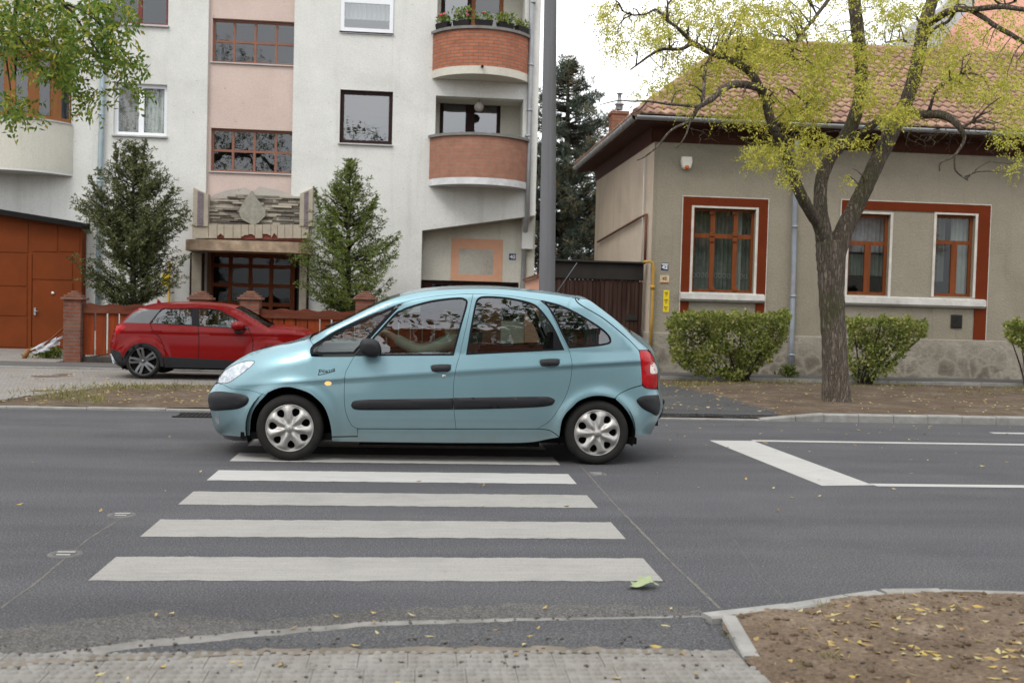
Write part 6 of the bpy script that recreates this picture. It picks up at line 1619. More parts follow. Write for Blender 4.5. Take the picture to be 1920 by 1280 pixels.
lb_([(1550,470,Yt,16),(1537,425,Yt-.1,13),(1520,398,Yt-.25,12),(1502,366,Yt-.4,12),(1487,330,Yt-.5,11),(1469,279,Yt-.7,10),(1448,234,Yt-.9,9.5),(1434,186,Yt-1.0,9),(1419,154,Yt-1.1,8.5),(1400,130,Yt-1.1,8),(1366,112,Yt-1.2,7),(1326,96,Yt-1.3,6),(1299,82,Yt-1.3,5),(1278,92,Yt-1.3,3.6),(1241,93,Yt-1.3,3),(1219,104,Yt-1.3,2.6),(1201,117,Yt-1.3,2.2),(1182,131,Yt-1.3,1.3)], 12)
lb_([(1563,485,Yt,24),(1575,450,Yt,20),(1592,412,Yt,18),(1611,375,Yt,17),(1630,334,Yt,16.5),(1650,292,Yt+.05,16.5),(1672,247,Yt+.1,17),(1699,191,Yt+.2,14),(1713,149,Yt+.2,14),(1722,106,Yt+.2,13.5),(1730,61,Yt+.2,13.5),(1741,21,Yt+.2,13),(1748,0,Yt+.2,12),(1760,-70,Yt+.2,11),(1778,-200,Yt+.2,7),(1800,-330,Yt,3)], 14)
lb_([(1299,82,Yt-1.3,4.5),(1284,66,Yt-1.3,4),(1267,50,Yt-1.4,3.4),(1249,37,Yt-1.4,2.8),(1231,19,Yt-1.4,2.2),(1209,27,Yt-1.5,1.9),(1185,28,Yt-1.5,1.7),(1165,20,Yt-1.5,1.2)])
lb_([(1249,37,Yt-1.4,2.6),(1252,10,Yt-1.5,2),(1246,-20,Yt-1.5,1.5)])
lb_([(1433,172,Yt-1.0,8),(1413,162,Yt-1.3,8),(1379,158,Yt-1.6,7.5),(1352,169,Yt-1.8,7.5),(1334,186,Yt-2,6.5),(1309,202,Yt-2.1,5),(1294,226,Yt-2.1,3.2),(1259,244,Yt-2.2,2.4),(1233,274,Yt-2.2,2.1),(1209,294,Yt-2.2,1.6),(1194,301,Yt-2.2,1)])
lb_([(1307,200,Yt-2.1,3.4),(1285,198,Yt-2.2,3),(1251,195,Yt-2.2,2.6),(1214,190,Yt-2.3,2),(1185,190,Yt-2.3,1.6),(1158,189,Yt-2.3,1.2),(1124,197,Yt-2.3,.7)])
lb_([(1214,190,Yt-2.3,2),(1200,205,Yt-2.3,1.6),(1182,214,Yt-2.3,1.1)]); lb_([(1318,192,Yt-2.05,4.5),(1320,160,Yt-2.0,3.6),(1323,120,Yt-1.9,3)])
lb_([(1296,222,Yt-2.1,2),(1285,255,Yt-2.2,1.6),(1270,276,Yt-2.2,1.2),(1262,274,Yt-2.2,.8)])
lb_([(1587,268,Yt+.4,9),(1613,255,Yt+.1,10),(1631,239,Yt-.2,9),(1650,225,Yt-.2,7),(1672,219,Yt-.1,5)])
lb_([(1729,52,Yt+.2,9),(1751,38,Yt-.1,8),(1786,19,Yt-.5,7),(1825,18,Yt-.9,6),(1878,13,Yt-1.2,5.5),(1918,18,Yt-1.4,5),(1990,22,Yt-1.6,4)])
lb_([(1818,18,Yt-.8,5.5),(1847,35,Yt-1,5),(1865,48,Yt-1.1,5),(1894,64,Yt-1.2,5),(1920,79,Yt-1.3,4.5),(1985,110,Yt-1.5,3)])
lb_([(1795,18,Yt-.5,4),(1795,-20,Yt-.5,3)]); lb_([(1790,20,Yt-.5,4),(1778,40,Yt-.4,3.4),(1752,54,Yt-.2,3),(1738,72,Yt,2.6)])
lb_([(1698,206,Yt+.2,9),(1720,214,Yt-.2,8.5),(1740,215,Yt-.5,9),(1762,215,Yt-.8,9),(1783,223,Yt-1,8.5),(1799,239,Yt-1.1,6.5),(1808,262,Yt-1.1,3.6),(1789,292,Yt-1.1,2.6),(1764,305,Yt-1.1,2),(1762,321,Yt-1.1,1.4)])
lb_([(1790,294,Yt-1.1,2),(1792,320,Yt-1.1,1.8),(1815,338,Yt-1.1,1.3)]); lb_([(1801,240,Yt-1.1,4),(1825,228,Yt-1.2,2.5)])
lb_([(1740,213,Yt-.5,5),(1745,198,Yt-.6,3.4),(1754,172,Yt-.7,2.6),(1780,151,Yt-.8,2),(1806,139,Yt-.9,1.4)])
lb_([(1556,-4,Yt-.6,4),(1525,37,Yt-.8,3.6),(1496,72,Yt-.9,3.4),(1486,93,Yt-.9,3),(1484,113,Yt-.9,2.2)])
lb_([(1448,240,Yt-.9,5),(1470,232,Yt-.8,3.2),(1500,215,Yt-.6,2),(1520,190,Yt-.5,1.4)]); lb_([(1540,210,Yt-.3,2.6),(1515,195,Yt-.5,2),(1480,168,Yt-.8,1.6)])
lb_([(1466,275,Yt-.7,4),(1480,262,Yt-.9,2.5),(1500,250,Yt-1,1.5)]); lb_([(1490,335,Yt-.5,4),(1478,300,Yt-.6,2.6),(1470,262,Yt-.8,1.5)])
lb_([(1700,78,Yt,3),(1685,76,Yt,2.4),(1660,80,Yt,1.6)]); lb_([(1850,-20,Yt-1,2),(1875,8,Yt-1.1,2.6),(1905,3,Yt-1.2,2)])
# fine twigs: short crooked tubes that leave the limbs
regions = [(1330,55,115,75,420),(1425,55,105,62,400),(1240,55,50,50,85),(1142,28,28,34,60),(1172,70,36,40,42),(1150,75,20,26,26),(1300,150,70,42,190),(1395,95,70,50,210),(1505,150,75,70,330),(1560,110,55,60,170),(1480,200,70,45,260),(1440,285,48,32,110),(1500,272,62,34,150),(1620,150,30,70,90),(1660,55,55,55,130),(1650,175,45,60,150),(1700,212,45,20,70),(1770,120,80,60,220),(1850,150,75,55,200),(1900,190,40,60,130),(1880,60,60,60,110),(1700,20,40,22,60),(1890,255,34,22,46),(1480,330,24,24,30),(1345,195,75,30,110),(1240,165,50,30,48),(1905,310,16,30,22),(1795,60,70,50,110),(1560,-10,360,26,260),(1540,60,60,40,60),(1620,265,50,18,30),(1585,330,20,18,14),(1600,-190,280,130,620),(1380,-60,150,50,200),(1840,-70,120,60,200),(1420,215,40,30,60)]
allp = [p for pt in paths for p in pt]
R_ = random.Random(21)
for (cu, cv, ru, rv, n) in regions:
    for _ in range(max(2, n//22)):
        u = cu+ru*R_.uniform(-.9,.9); v = cv+rv*R_.uniform(-.9,.9)
        tgt = min(allp, key=lambda p: (p-atY(u, v, p.y)).length+R_.uniform(0,.25)); e = atY(u, v, tgt.y+R_.uniform(-.5,.5))
        k = tgt.lerp(e, .5)+Vector((R_.uniform(-.12,.12), R_.uniform(-.1,.1), R_.uniform(-.02,.18)))
        if (e-tgt).length < 1.4: mb.tube([tgt, tgt.lerp(k, .55)+Vector((0,0,.03)), k, k.lerp(e, .6)+Vector((R_.uniform(-.05,.05),0,R_.uniform(-.04,.04))), e], [.012,.010,.008,.006,.003], 5)
# bare hanging twigs near the eaves
for (u, v) in ((1830,250),(1850,262),(1780,262),(1760,255),(1705,262),(1880,285),(1740,268),(1320,262),(1390,270),(1350,245)):
    for _ in range(4):
        p = atY(u, v-14, Yt-1.); c = [p]
        for k in range(6): c.append(c[-1]+Vector((R_.uniform(-.10,.12), R_.uniform(-.05,.05), R_.uniform(-.09,.03))))
        mb.tube(c, [.006,.005,.005,.004,.003,.002,.002], 4)
mb.build('trunk', MT['bark'], st)
MT['leaf_y'] = leafmat('yellow_green_leaf', [(.15,(.21,.24,.035)),(.4,(.35,.37,.06)),(.62,(.49,.46,.085)),(.88,(.62,.53,.12))], .55, .8, .45)
C = []; 
for (cu, cv, ru, rv, n) in regions:
    n = int(n*1.3); nn2 = n*2
    a = NR.random(nn2)*2*np.pi; r = NR.random(nn2)**.55; u = cu+ru*r*np.cos(a); v = cv+rv*r*np.sin(a); Y = Yt-.5+NR.normal(size=nn2)*.75
    p = px_points(u, v, Y)
    keep = np.array([mnoise.noise(Vector(q)*2.3) > -.04+.25*(R_.random()-.5) for q in p]); p = p[keep][:n]; C.append(p)
C = np.concatenate(C); D = unit(NR.normal(size=(len(C), 3))*np.array([1,1,.45])+np.array([0,0,-.1]))
P_, A_, S_, l_, w_ = compound(C, D, 9, .19, .050, .0108)
leaves_mesh('crown', P_, A_, S_, l_, w_, MT['leaf_y'], st)
# ---------------------------------------------------------------- leafy bough reaching in at upper left
Yb = 13.9; tb2 = Vector((-10.2, 14.6, .06)); t2 = thing('street_tree', 'green leafy bough of a street tree reaching in at the upper left corner', 'tree', tb2)
mb = MB(); mb.tube([tb2, tb2+Vector((.1,0,1.5)), tb2+Vector((.4,-.1,3)), tb2+Vector((1.2,-.3,5)), tb2+Vector((2.3,-.5,6.6)), tb2+Vector((3.2,-.6,7.2))], [.30,.24,.21,.17,.12,.09], 14)
for pts in ([(30,-130,Yb,9),(30,-60,Yb,6),(31,0,Yb,4.5),(26,60,Yb,3.6),(30,95,Yb,2.8),(28,148,Yb,1.6)], [(40,-120,Yb,7),(90,-60,Yb-.2,5),(119,6,Yb-.2,3.5),(136,25,Yb-.2,3),(160,60,Yb-.3,2),(185,100,Yb-.3,1.2)], [(31,60,Yb,2.6),(44,83,Yb,2.2),(71,119,Yb,1.6),(90,150,Yb,.9)], [(-40,-60,Yb+.3,5),(0,40,Yb+.3,3),(10,100,Yb+.3,2),(20,170,Yb+.3,1.2)], [(119,6,Yb-.2,2.5),(170,30,Yb-.2,2),(215,80,Yb-.2,1.3),(250,122,Yb-.2,.7)], [(70,-10,Yb,2),(66,30,Yb,1.6),(95,70,Yb,1.3),(120,120,Yb,1),(150,165,Yb,.6)], [(136,25,Yb-.2,2),(165,-5,Yb-.2,1.5),(210,20,Yb-.2,1)]): limb(mb, pts, 7)
top_ = tb2+Vector((3.2,-.6,7.2))
for (u, v, Y, r) in ((30,-130,Yb,9), (40,-120,Yb,7), (-40,-60,Yb+.3,5)): e_ = atY(u, v, Y); mb.tube([top_+Vector((-.3,0,-.3)), top_.lerp(e_, .5)+Vector((0,0,.35)), e_], [.075,.06,r*Y/F_PX], 8)
mb.build('trunk', MT['bark_dark'], t2)
MT['leaf_g'] = leafmat('green_leaf', [(.15,(.05,.09,.018)),(.45,(.10,.165,.03)),(.68,(.17,.235,.04)),(.9,(.38,.30,.04))], .5, 1.6, .4)
regs = [(60,25,75,50,150),(150,50,60,55,150),(100,115,55,30,85),(200,110,48,34,80),(240,126,22,12,18),(170,180,20,24,36),(110,152,30,18,36),(20,100,22,30,30),(30,195,36,26,44),(238,165,24,11,22),(195,25,55,38,90),(10,40,40,50,70),(215,60,20,20,14),(15,222,22,10,12),(140,105,30,20,30)]
C = []
for (cu, cv, ru, rv, n) in regs:
    a = NR.random(n*2)*2*np.pi; r = NR.random(n*2)**.55; p = px_points(cu+ru*r*np.cos(a), cv+rv*r*np.sin(a), Yb-.1+NR.normal(size=n*2)*.35)
    keep = np.array([mnoise.noise(Vector(q)*2.6) > -.02 for q in p]); C.append(p[keep][:int(n*.72)])
C = np.concatenate(C); D = unit(NR.normal(size=(len(C), 3))*np.array([1,1,.5])+np.array([.1,0,-.15]))
P_, A_, S_, l_, w_ = compound(C, D, 9, .24, .085, .019)
leaves_mesh('crown', P_, A_, S_, l_, w_, MT['leaf_g'], t2)
# ---------------------------------------------------------------- conifers in front of the white block
MT['thuja'] = leafmat('scale_leaf_green', [(.15,(.024,.033,.014)),(.4,(.052,.067,.026)),(.62,(.098,.115,.045)),(.88,(.17,.165,.07))], .7, 1.4, .25)
MT['thuja2'] = leafmat('light_scale_leaf', [(.15,(.035,.055,.015)),(.4,(.08,.12,.028)),(.62,(.135,.175,.042)),(.88,(.21,.22,.07))], .7, 1.4, .25)
MT['pine'] = leafmat('pine_needle', [(.15,(.03,.042,.032)),(.42,(.07,.092,.07)),(.65,(.125,.145,.105)),(.88,(.22,.165,.085))], .75, .5, .15)
def conifer(name, label, Y, uc, prof, nb, m, seed, l, w, nl, spread, leaders, up=.75):
    R = random.Random(seed); vs_ = [p[0] for p in prof]; base = atY(uc, vs_[-1]+60, Y); base.z = .05
    t = thing(name, label, 'tree', base); sc = Y/F_PX
    hw = lambda v: np.interp(v, vs_, [p[1] for p in prof])*sc
    zt_ = atY(uc, vs_[0], Y).z; zb_ = atY(uc, vs_[-1], Y).z
    mb = MB(); mb.tube([base, Vector((base.x+.03, Y, zb_)), Vector((base.x-.02, Y, (zb_+zt_)/2)), Vector((base.x, Y, zt_-.2))], [.085,.07,.045,.012], 9)
    P, D, Ls = [], [], []
    for k in range(nb):
        t_ = R.random()**.85; z = zb_+(zt_-zb_)*t_; v = vs_[-1]+(vs_[0]-vs_[-1])*t_
        az = R.uniform(0, 2*math.pi); W_ = hw(v)*R.uniform(.6, 1.12)
        if mnoise.noise(Vector((math.cos(az)*1.1+seed, math.sin(az)*1.1, z*1.3))) < -.08: W_ *= .55
        out = Vector((math.cos(az), math.sin(az), 0)); tip = Vector((base.x, Y, z))+out*W_
        root = Vector((base.x, Y, max(zb_-.1, z-W_*up*R.uniform(.6,1.2)))); mid = root.lerp(tip, .55)+Vector((0,0,-.06))
        if k % 3 == 0: mb.tube([root, mid, tip], [.018,.011,.003], 5)
        L_ = (tip-root).length; ns = max(2, int(L_/.09))
        for q in range(ns):
            f = .25+.75*(q+R.random())/ns; p = (root.lerp(mid, f/.55) if f < .55 else mid.lerp(tip, (f-.55)/.45))
            d = (tip-mid).normalized()+Vector((R.uniform(-.6,.6), R.uniform(-.6,.6), R.uniform(-.2,.6)))
            P.append(p+Vector((R.uniform(-.05,.05), R.uniform(-.05,.05), R.uniform(-.05,.05)))); D.append(d.normalized()); Ls.append(l*2.2*R.uniform(.7,1.2))
    for (u0, v0, u1, v1) in leaders:
        a, b = atY(u0, v0, Y), atY(u1, v1, Y); mb.tube([a, b], [.02,.004], 5)
        for q in range(26): P.append(a.lerp(b, q/26)); D.append(((b-a).normalized()*.7+Vector((R.uniform(-.6,.6), R.uniform(-.6,.6), .25))).normalized()); Ls.append(l*1.7*(1.15-q/30))
    mb.build('trunk', MT['bark_dark'], t)
    P_, A_, S_, l_, w_ = compound(np.array(P), np.array(D), nl, np.array(Ls), l, w, spread)
    A_[:, 2] += .25; A_ = unit(A_); leaves_mesh('crown', P_, A_, S_, l_, w_, m, t); return t
conifer('conifer', 'dark green upright conifer between the garage and the portal', 24.4, 247, [(266,16),(285,34),(310,56),(345,80),(385,92),(430,100),(480,100),(520,86),(548,66),(568,36)], 520, MT['thuja'], 4, .075, .0125, 9, .7, [(222,330,216,268),(265,330,272,262),(250,330,252,285),(190,380,168,330),(300,390,326,352)])
conifer('conifer', 'lighter green loosely branched conifer right of the portal', 24.4, 650, [(303,6),(330,28),(370,50),(410,68),(450,90),(490,98),(530,92),(560,76),(580,40)], 430, MT['thuja2'], 9, .078, .012, 9, .7, [(655,350,657,300),(640,380,628,345),(690,400,706,370),(715,470,744,448),(600,400,590,352)])
R = random.Random(31); Yp = 42.; uc = 1052
pb = atY(uc, 600, Yp); pb.z = 0; pn = thing('pine_tree', 'tall dark pine with brownish tufts behind the gate', 'tree', pb); prof = [(103,4),(150,42),(175,72),(190,66),(215,92),(240,86),(265,122),(300,114),(340,140),(400,140),(470,125),(500,80)]
mb = MB(); zt_ = atY(uc, 110, Yp).z; mb.tube([pb, Vector((pb.x, Yp, 4)), Vector((pb.x+.05, Yp, 8)), Vector((pb.x, Yp, zt_))], [.28,.22,.14,.03], 10)
P, D = [], []
for k in range(320):
    v = 108+390*R.random()**.9; az = R.uniform(0, 2*math.pi); hw = np.interp(v, [p[0] for p in prof], [p[1] for p in prof])*Yp/F_PX*R.uniform(.55,1.05)
    z = atY(uc, v, Yp).z; tip = Vector((pb.x+math.cos(az)*hw, Yp+math.sin(az)*hw, z)); root = Vector((pb.x, Yp, z-hw*.25)); mid = root.lerp(tip, .6)+Vector((0,0,-.12*hw))
    mb.tube([root, mid, tip], [.045,.028,.008], 5)
    for q in range(int(2+hw*3.6)):
        f = .35+.65*R.random(); p = root.lerp(mid, f/.6) if f < .6 else mid.lerp(tip, (f-.6)/.4)
        P.append(p+Vector((R.gauss(0,.14), R.gauss(0,.14), R.gauss(.05,.1)))); D.append((tip-root).normalized()+Vector((0,0,.5)))
mb.build('trunk', MT['bark_dark'], pn)
P = np.array(P); D = np.array(D); n = len(P); k = 22
PP = np.repeat(P, k, 0)+NR.normal(size=(n*k, 3))*.04; AA = unit(np.repeat(D, k, 0)*.5+NR.normal(size=(n*k, 3))); SS = unit(np.cross(AA, rdir(n*k)))
leaves_mesh('crown', PP, AA, SS, .24*(.7+.5*NR.random(n*k)), .020, MT['pine'], pn, np.repeat(NR.random(n), k))
# ---------------------------------------------------------------- clipped hedges by the house
MT['hedge'] = leafmat('hedge_leaf', [(.15,(.06,.085,.016)),(.42,(.135,.175,.036)),(.65,(.24,.265,.07)),(.88,(.38,.35,.13))], .5, 1.3, .35)
def hedge(label, poly, Yc, dep, n, stems, base, seed):
    b = atZ(*base, .06); t = thing('hedge', label, 'hedge', (b.x, Yc, .06), 'clipped hedges along the house wall'); R = random.Random(seed); P = []
    us = [p[0] for p in poly]; vs_ = [p[1] for p in poly]
    while len(P) < n:
        u, v = R.uniform(min(us), max(us)), R.uniform(min(vs_), max(vs_))
        if not inside((u, v), poly): continue
        q = atY(u, v, Yc+dep*R.uniform(-1, 1))
        e = min(seg_d((u, v), poly[i-1], poly[i]) for i in range(len(poly)))
        low = max(0, (v-650)/60)
        if e < 9 and mnoise.noise(Vector((u*.07, v*.07, seed))) < (9-e)*.06-.12: continue
        if mnoise.noise(q*2.6) < -.10+.22*low-(.35 if v < 610 else 0) or (e > 16 and R.random() < .35): continue
        P.append(q)
    P = np.array(P); A = unit(NR.normal(size=(n, 3))+np.array([0,-.3,.35])); S = unit(np.cross(A, rdir(n)))
    mb = MB()
    for (pts) in stems: limb(mb, [(u, v, Yc+dy*dep, r) for u, v, dy, r in pts], 6, 3)
    mb.build('stem', MT['bark_dark'], t); leaves_mesh('foliage', P, A, S, .072*(.6+.8*NR.random(n)), .023*(.8+.4*NR.random(n)), MT['hedge'], t, None, .3)
stem = lambda b, tips: [[(b[0]+i*3-6, b[1], R.uniform(-.3,.3), 2.2), ((b[0]*.6+t_[0]*.4), b[1]*.6+t_[1]*.4+4, R.uniform(-.6,.6), 1.5), (t_[0], t_[1], R.uniform(-.8,.8), .7)] for i, t_ in enumerate(tips)]
hedge('broad clipped green hedge under the first window beside the blue car', [(1250,590),(1262,583),(1300,579),(1380,581),(1480,579),(1490,598),(1478,640),(1462,664),(1430,690),(1405,713),(1330,712),(1280,700),(1254,670),(1250,630)], 20.3, .6, 11500, stem((1385,716), [(1280,620),(1310,600),(1350,600),(1390,595),(1420,610),(1450,600),(1475,590),(1460,640),(1300,660),(1430,650)]), (1385,716), 2)
hedge('thin hedge with bare branches showing, right behind the tree trunk', [(1583,592),(1620,590),(1700,593),(1740,595),(1748,608),(1742,632),(1716,650),(1700,668),(1682,690),(1668,714),(1600,722),(1586,690),(1583,640)], 20.3, .55, 5600, stem((1615,720), [(1600,610),(1630,620),(1655,600),(1680,615),(1700,625),(1720,640),(1735,625),(1650,670),(1690,660),(1710,610)]), (1615,720), 3)
hedge('small hedge cut off by the right edge of the picture', [(1876,602),(1900,597),(1990,598),(2010,640),(1990,668),(1935,668),(1893,650),(1878,628)], 20.3, .5, 4500, stem((1928,722), [(1890,620),(1910,615),(1930,610),(1950,620),(1970,610)]), (1928,722), 5)
# ---------------------------------------------------------------- weeds, grass and fallen leaves
MT['weed'] = leafmat('weed_leaf', [(.2,(.05,.075,.02)),(.5,(.11,.15,.03)),(.85,(.2,.22,.06))], .6, 3, .3)
def weed(label, u, v, z, wd, ht, n, name='weed'):
    p = atZ(u, v, z); t = thing(name, label, 'plant', p); k = n
    P = np.array(p)+np.stack([NR.normal(size=k)*wd*.45, NR.normal(size=k)*wd*.35, NR.random(k)*ht*.6], 1); A = unit(NR.normal(size=(k, 3))*np.array([.8,.8,.4])+np.array([0,0,.7])); S = unit(np.cross(A, rdir(k)))
    mb = MB()
    for _ in range(9): mb.tube([p, p+Vector((rnd.uniform(-.5,.5)*wd, rnd.uniform(-.3,.3)*wd, ht*rnd.uniform(.5,.9)))], [.006,.003], 4)
    mb.build('stem', MT['weed'], t); leaves_mesh('foliage', P, A, S, .11*(.6+.7*NR.random(k)), .022, MT['weed'], t, None, .2)
weed('green weed growing at the foot of the leftmost brick pier', 92, 671, .08, .32, .30, 420)
weed('green weed at the foot of the grey downpipe', 1477, 706, .1, .2, .34, 160)
MT['grass'] = leafmat('dry_grass', [(.2,(.07,.085,.025)),(.5,(.16,.16,.05)),(.85,(.30,.25,.10))], .8, 2, .3)
G_P = []
for (u, v, ru, rv, n) in ((120,742,70,14,420),(230,728,80,6,300),(180,752,30,5,90),(330,726,80,4,200),(1290,722,50,5,280),(1370,722,60,5,260),(1470,718,60,4,160),(1840,738,60,7,260),(1905,732,30,5,120),(1700,724,60,4,130),(1600,725,50,4,80)):
    q = px_points(u+ru*NR.normal(size=n)*.55, v+rv*NR.normal(size=n)*.55, np.full(n, 17.)); d = q-np.array(CAM); q = np.array(CAM)+d*((.075-H_CAM)/d[:, 2])[:, None]; G_P.append(q)
q = np.array([atZ(u, v, .03) for u, v in ((1540,1138),(1545,1137),(1690,1150),(1560,1230),(1562,1232),(1558,1234),(1500,1250),(1365,1195))]); G_P.append(np.repeat(q, 9, 0)+NR.normal(size=(72, 3))*np.array([.02,.02,0])); G_P = np.concatenate(G_P)
n = len(G_P); A = unit(NR.normal(size=(n, 3))*np.array([.7,.7,.2])+np.array([0,0,.9])); S = unit(np.cross(A, rdir(n)))
g = leaves_mesh('grass', G_P, A, S, np.where(G_P[:, 1] < 8, .045, .10)*(.5+.8*NR.random(n)), np.where(G_P[:, 1] < 8, .002, .005), MT['grass'], None); g['kind'] = 'stuff'
MT['litter'] = leafmat('fallen_leaf', [(.15,(.17,.11,.06)),(.38,(.28,.19,.09)),(.55,(.42,.30,.08)),(.7,(.46,.38,.17)),(.88,(.38,.34,.19))], .6, 9, .2)
def litter(pts, l, w, z, sc=None):
    n = len(pts); a = NR.random(n)*2*np.pi; A = unit(np.stack([np.cos(a), np.sin(a), NR.normal(size=n)*.15], 1)); S = unit(np.cross(A, np.stack([NR.normal(size=n)*.35, NR.normal(size=n)*.35, np.ones(n)], 1)))
    return pts-A*np.array(l)[:, None]*.5, A, S, l, w
LP, LA, LS, LL, LW = [], [], [], [], []
def put(pts, l, w):
    p, a, s, l2, w2 = litter(pts, l, w, 0); LP.append(p); LA.append(a); LS.append(s); LL.append(l2); LW.append(w2)
n = 80; xs = 1.45+NR.random(n)*2.9; ys_ = 3.75+NR.random(n)*1.35
cl = [(2.0,4.6),(2.3,4.55),(2.6,4.75),(1.9,4.2),(3.0,4.3),(2.75,4.2),(2.2,4.1),(2.55,3.98),(2.4,4.0)]
for c in cl: k = 11; xs = np.append(xs, c[0]+NR.normal(size=k)*.10); ys_ = np.append(ys_, c[1]+NR.normal(size=k)*.07)
ok = np.array([y < edge_y(x)-.09 and x > dl(y)+.06 for x, y in zip(xs, ys_)]); xs, ys_ = xs[ok], ys_[ok]
zz = np.array([bedz(x, y) for x, y in zip(xs, ys_)]); put(np.stack([xs, ys_, zz+.007], 1), .030+.042*NR.random(len(xs)), .007+.009*NR.random(len(xs)))
n = 110; x = 1.45+NR.random(n)*2.9; y = 3.75+NR.random(n)*1.35; ok = np.array([b < edge_y(a)-.09 and a > dl(b)+.06 for a, b in zip(x, y)]); x, y = x[ok], y[ok]   # stalks and twigs
put(np.stack([x, y, np.array([bedz(a, b) for a, b in zip(x, y)])+.006], 1), .06+.07*NR.random(len(x)), np.full(len(x), .0014))
n = 26; put(np.stack([-2.1+NR.random(n)*3.3, 3.75+NR.random(n)*.55, np.full(n, .033)], 1), .03+.03*NR.random(n), .007+.005*NR.random(n))
n = 16; put(np.stack([-1.4+NR.random(n)*2.7, 4.4+NR.random(n)*.5, np.full(n, .024)], 1), .03+.03*NR.random(n), .007+.005*NR.random(n))
n = 60; put(np.stack([-6+NR.random(n)*13, 7+NR.random(n)*6.3, np.full(n, .010)], 1), .03+.04*NR.random(n), .007+.006*NR.random(n))
n = 55; put(np.stack([2.5+NR.random(n)*6, 9.5+NR.random(n)*3.7, np.full(n, .010)], 1), .03+.04*NR.random(n), .008+.006*NR.random(n))
n = 260; x = -5.5+NR.random(n)*4.5; y = 13.7+NR.random(n)*3.2; put(np.stack([x, y, np.array([max(vz(a, b), .0) for a, b in zip(x, y)])+.02], 1), .04+.05*NR.random(n), .010+.008*NR.random(n))
n = 90; x = -7+NR.random(n)*8; y = 16.6+NR.random(n)*3.2; put(np.stack([x, y, np.full(n, .09)], 1), .04+.05*NR.random(n), .010+.008*NR.random(n))
n = 420; x = 4.6+NR.random(n)*9; y = 13.8+NR.random(n)*6.4; put(np.stack([x, y, np.array([vz(a, b) for a, b in zip(x, y)])+.02], 1), .04+.04*NR.random(n), .010+.008*NR.random(n))
n = 110; x = 2.6+NR.random(n)*2.6; y = 13.7+NR.random(n)*5; put(np.stack([x, y, np.full(n, .108)], 1), .04+.04*NR.random(n), .010+.008*NR.random(n))
fl = leaves_mesh('fallen_leaves', np.concatenate(LP), np.concatenate(LA), np.concatenate(LS), np.concatenate(LL), np.concatenate(LW), MT['litter'], None, None, .5); fl['kind'] = 'stuff'
MT['grit'] = mat('grit', (.10,.09,.08), .95, .4, 60)
mb = MB()
for _ in range(420):                        # crumbs of soil and asphalt along the kerb, on the paving and on the bed
    k = rnd.random()
    if k < .5: x, y, z = rnd.uniform(-2.2,1.3), rnd.uniform(3.75,4.4), .026
    elif k < .7: x = rnd.uniform(-1.8,1.3); y = np.interp(x, [p.x for p in nk], [p.y for p in nk])+rnd.gauss(-.02,.03); z = .017
    else:
        x, y = rnd.uniform(1.5,4.2), rnd.uniform(3.8,5.1)
        if y > edge_y(x)-.09 or x < dl(y)+.05: continue
        z = bedz(x, y)
    r = rnd.uniform(.003,.009); mb.sphere((x, y, z+r*.4), (r*rnd.uniform(.8,1.5), r, r*.7), 6, 4)
structure('grit', mb, MT['grit'], kind='stuff')
# one big green leaf on the zebra bar
p = atZ(1204,1098,.012); bl = thing('leaf', 'large pale green lobed leaf lying at the right end of the nearest zebra bar', 'leaf', p)
lob = [(-.085,-.005),(-.05,.02),(-.055,.05),(-.02,.04),(.0,.075),(.025,.045),(.065,.06),(.06,.025),(.10,.01),(.06,-.01),(.065,-.04),(.02,-.03),(-.01,-.055),(-.03,-.025),(-.07,-.03)]
vs_, fs_ = cdt(smooth(lob, 3), (), .012); mb = MB(); mb.add([(p.x+a*.95, p.y+b*1.1, .012+.020*(abs(b)/.06)**1.2+.012*math.sin(a*38)+.02*max(0, a)*4*abs(b)/.05+.006) for a, b in vs_], fs_, 0, True)
mb.build('blade', mat('pale_leaf', (.24,.28,.16), .6, .15, 30), bl); mb = MB(); mb.tube([p+Vector((.085,.0,.02)), p+Vector((.12,-.01,.03))], .002, 5); mb.build('stalk', MT['weed'], bl)
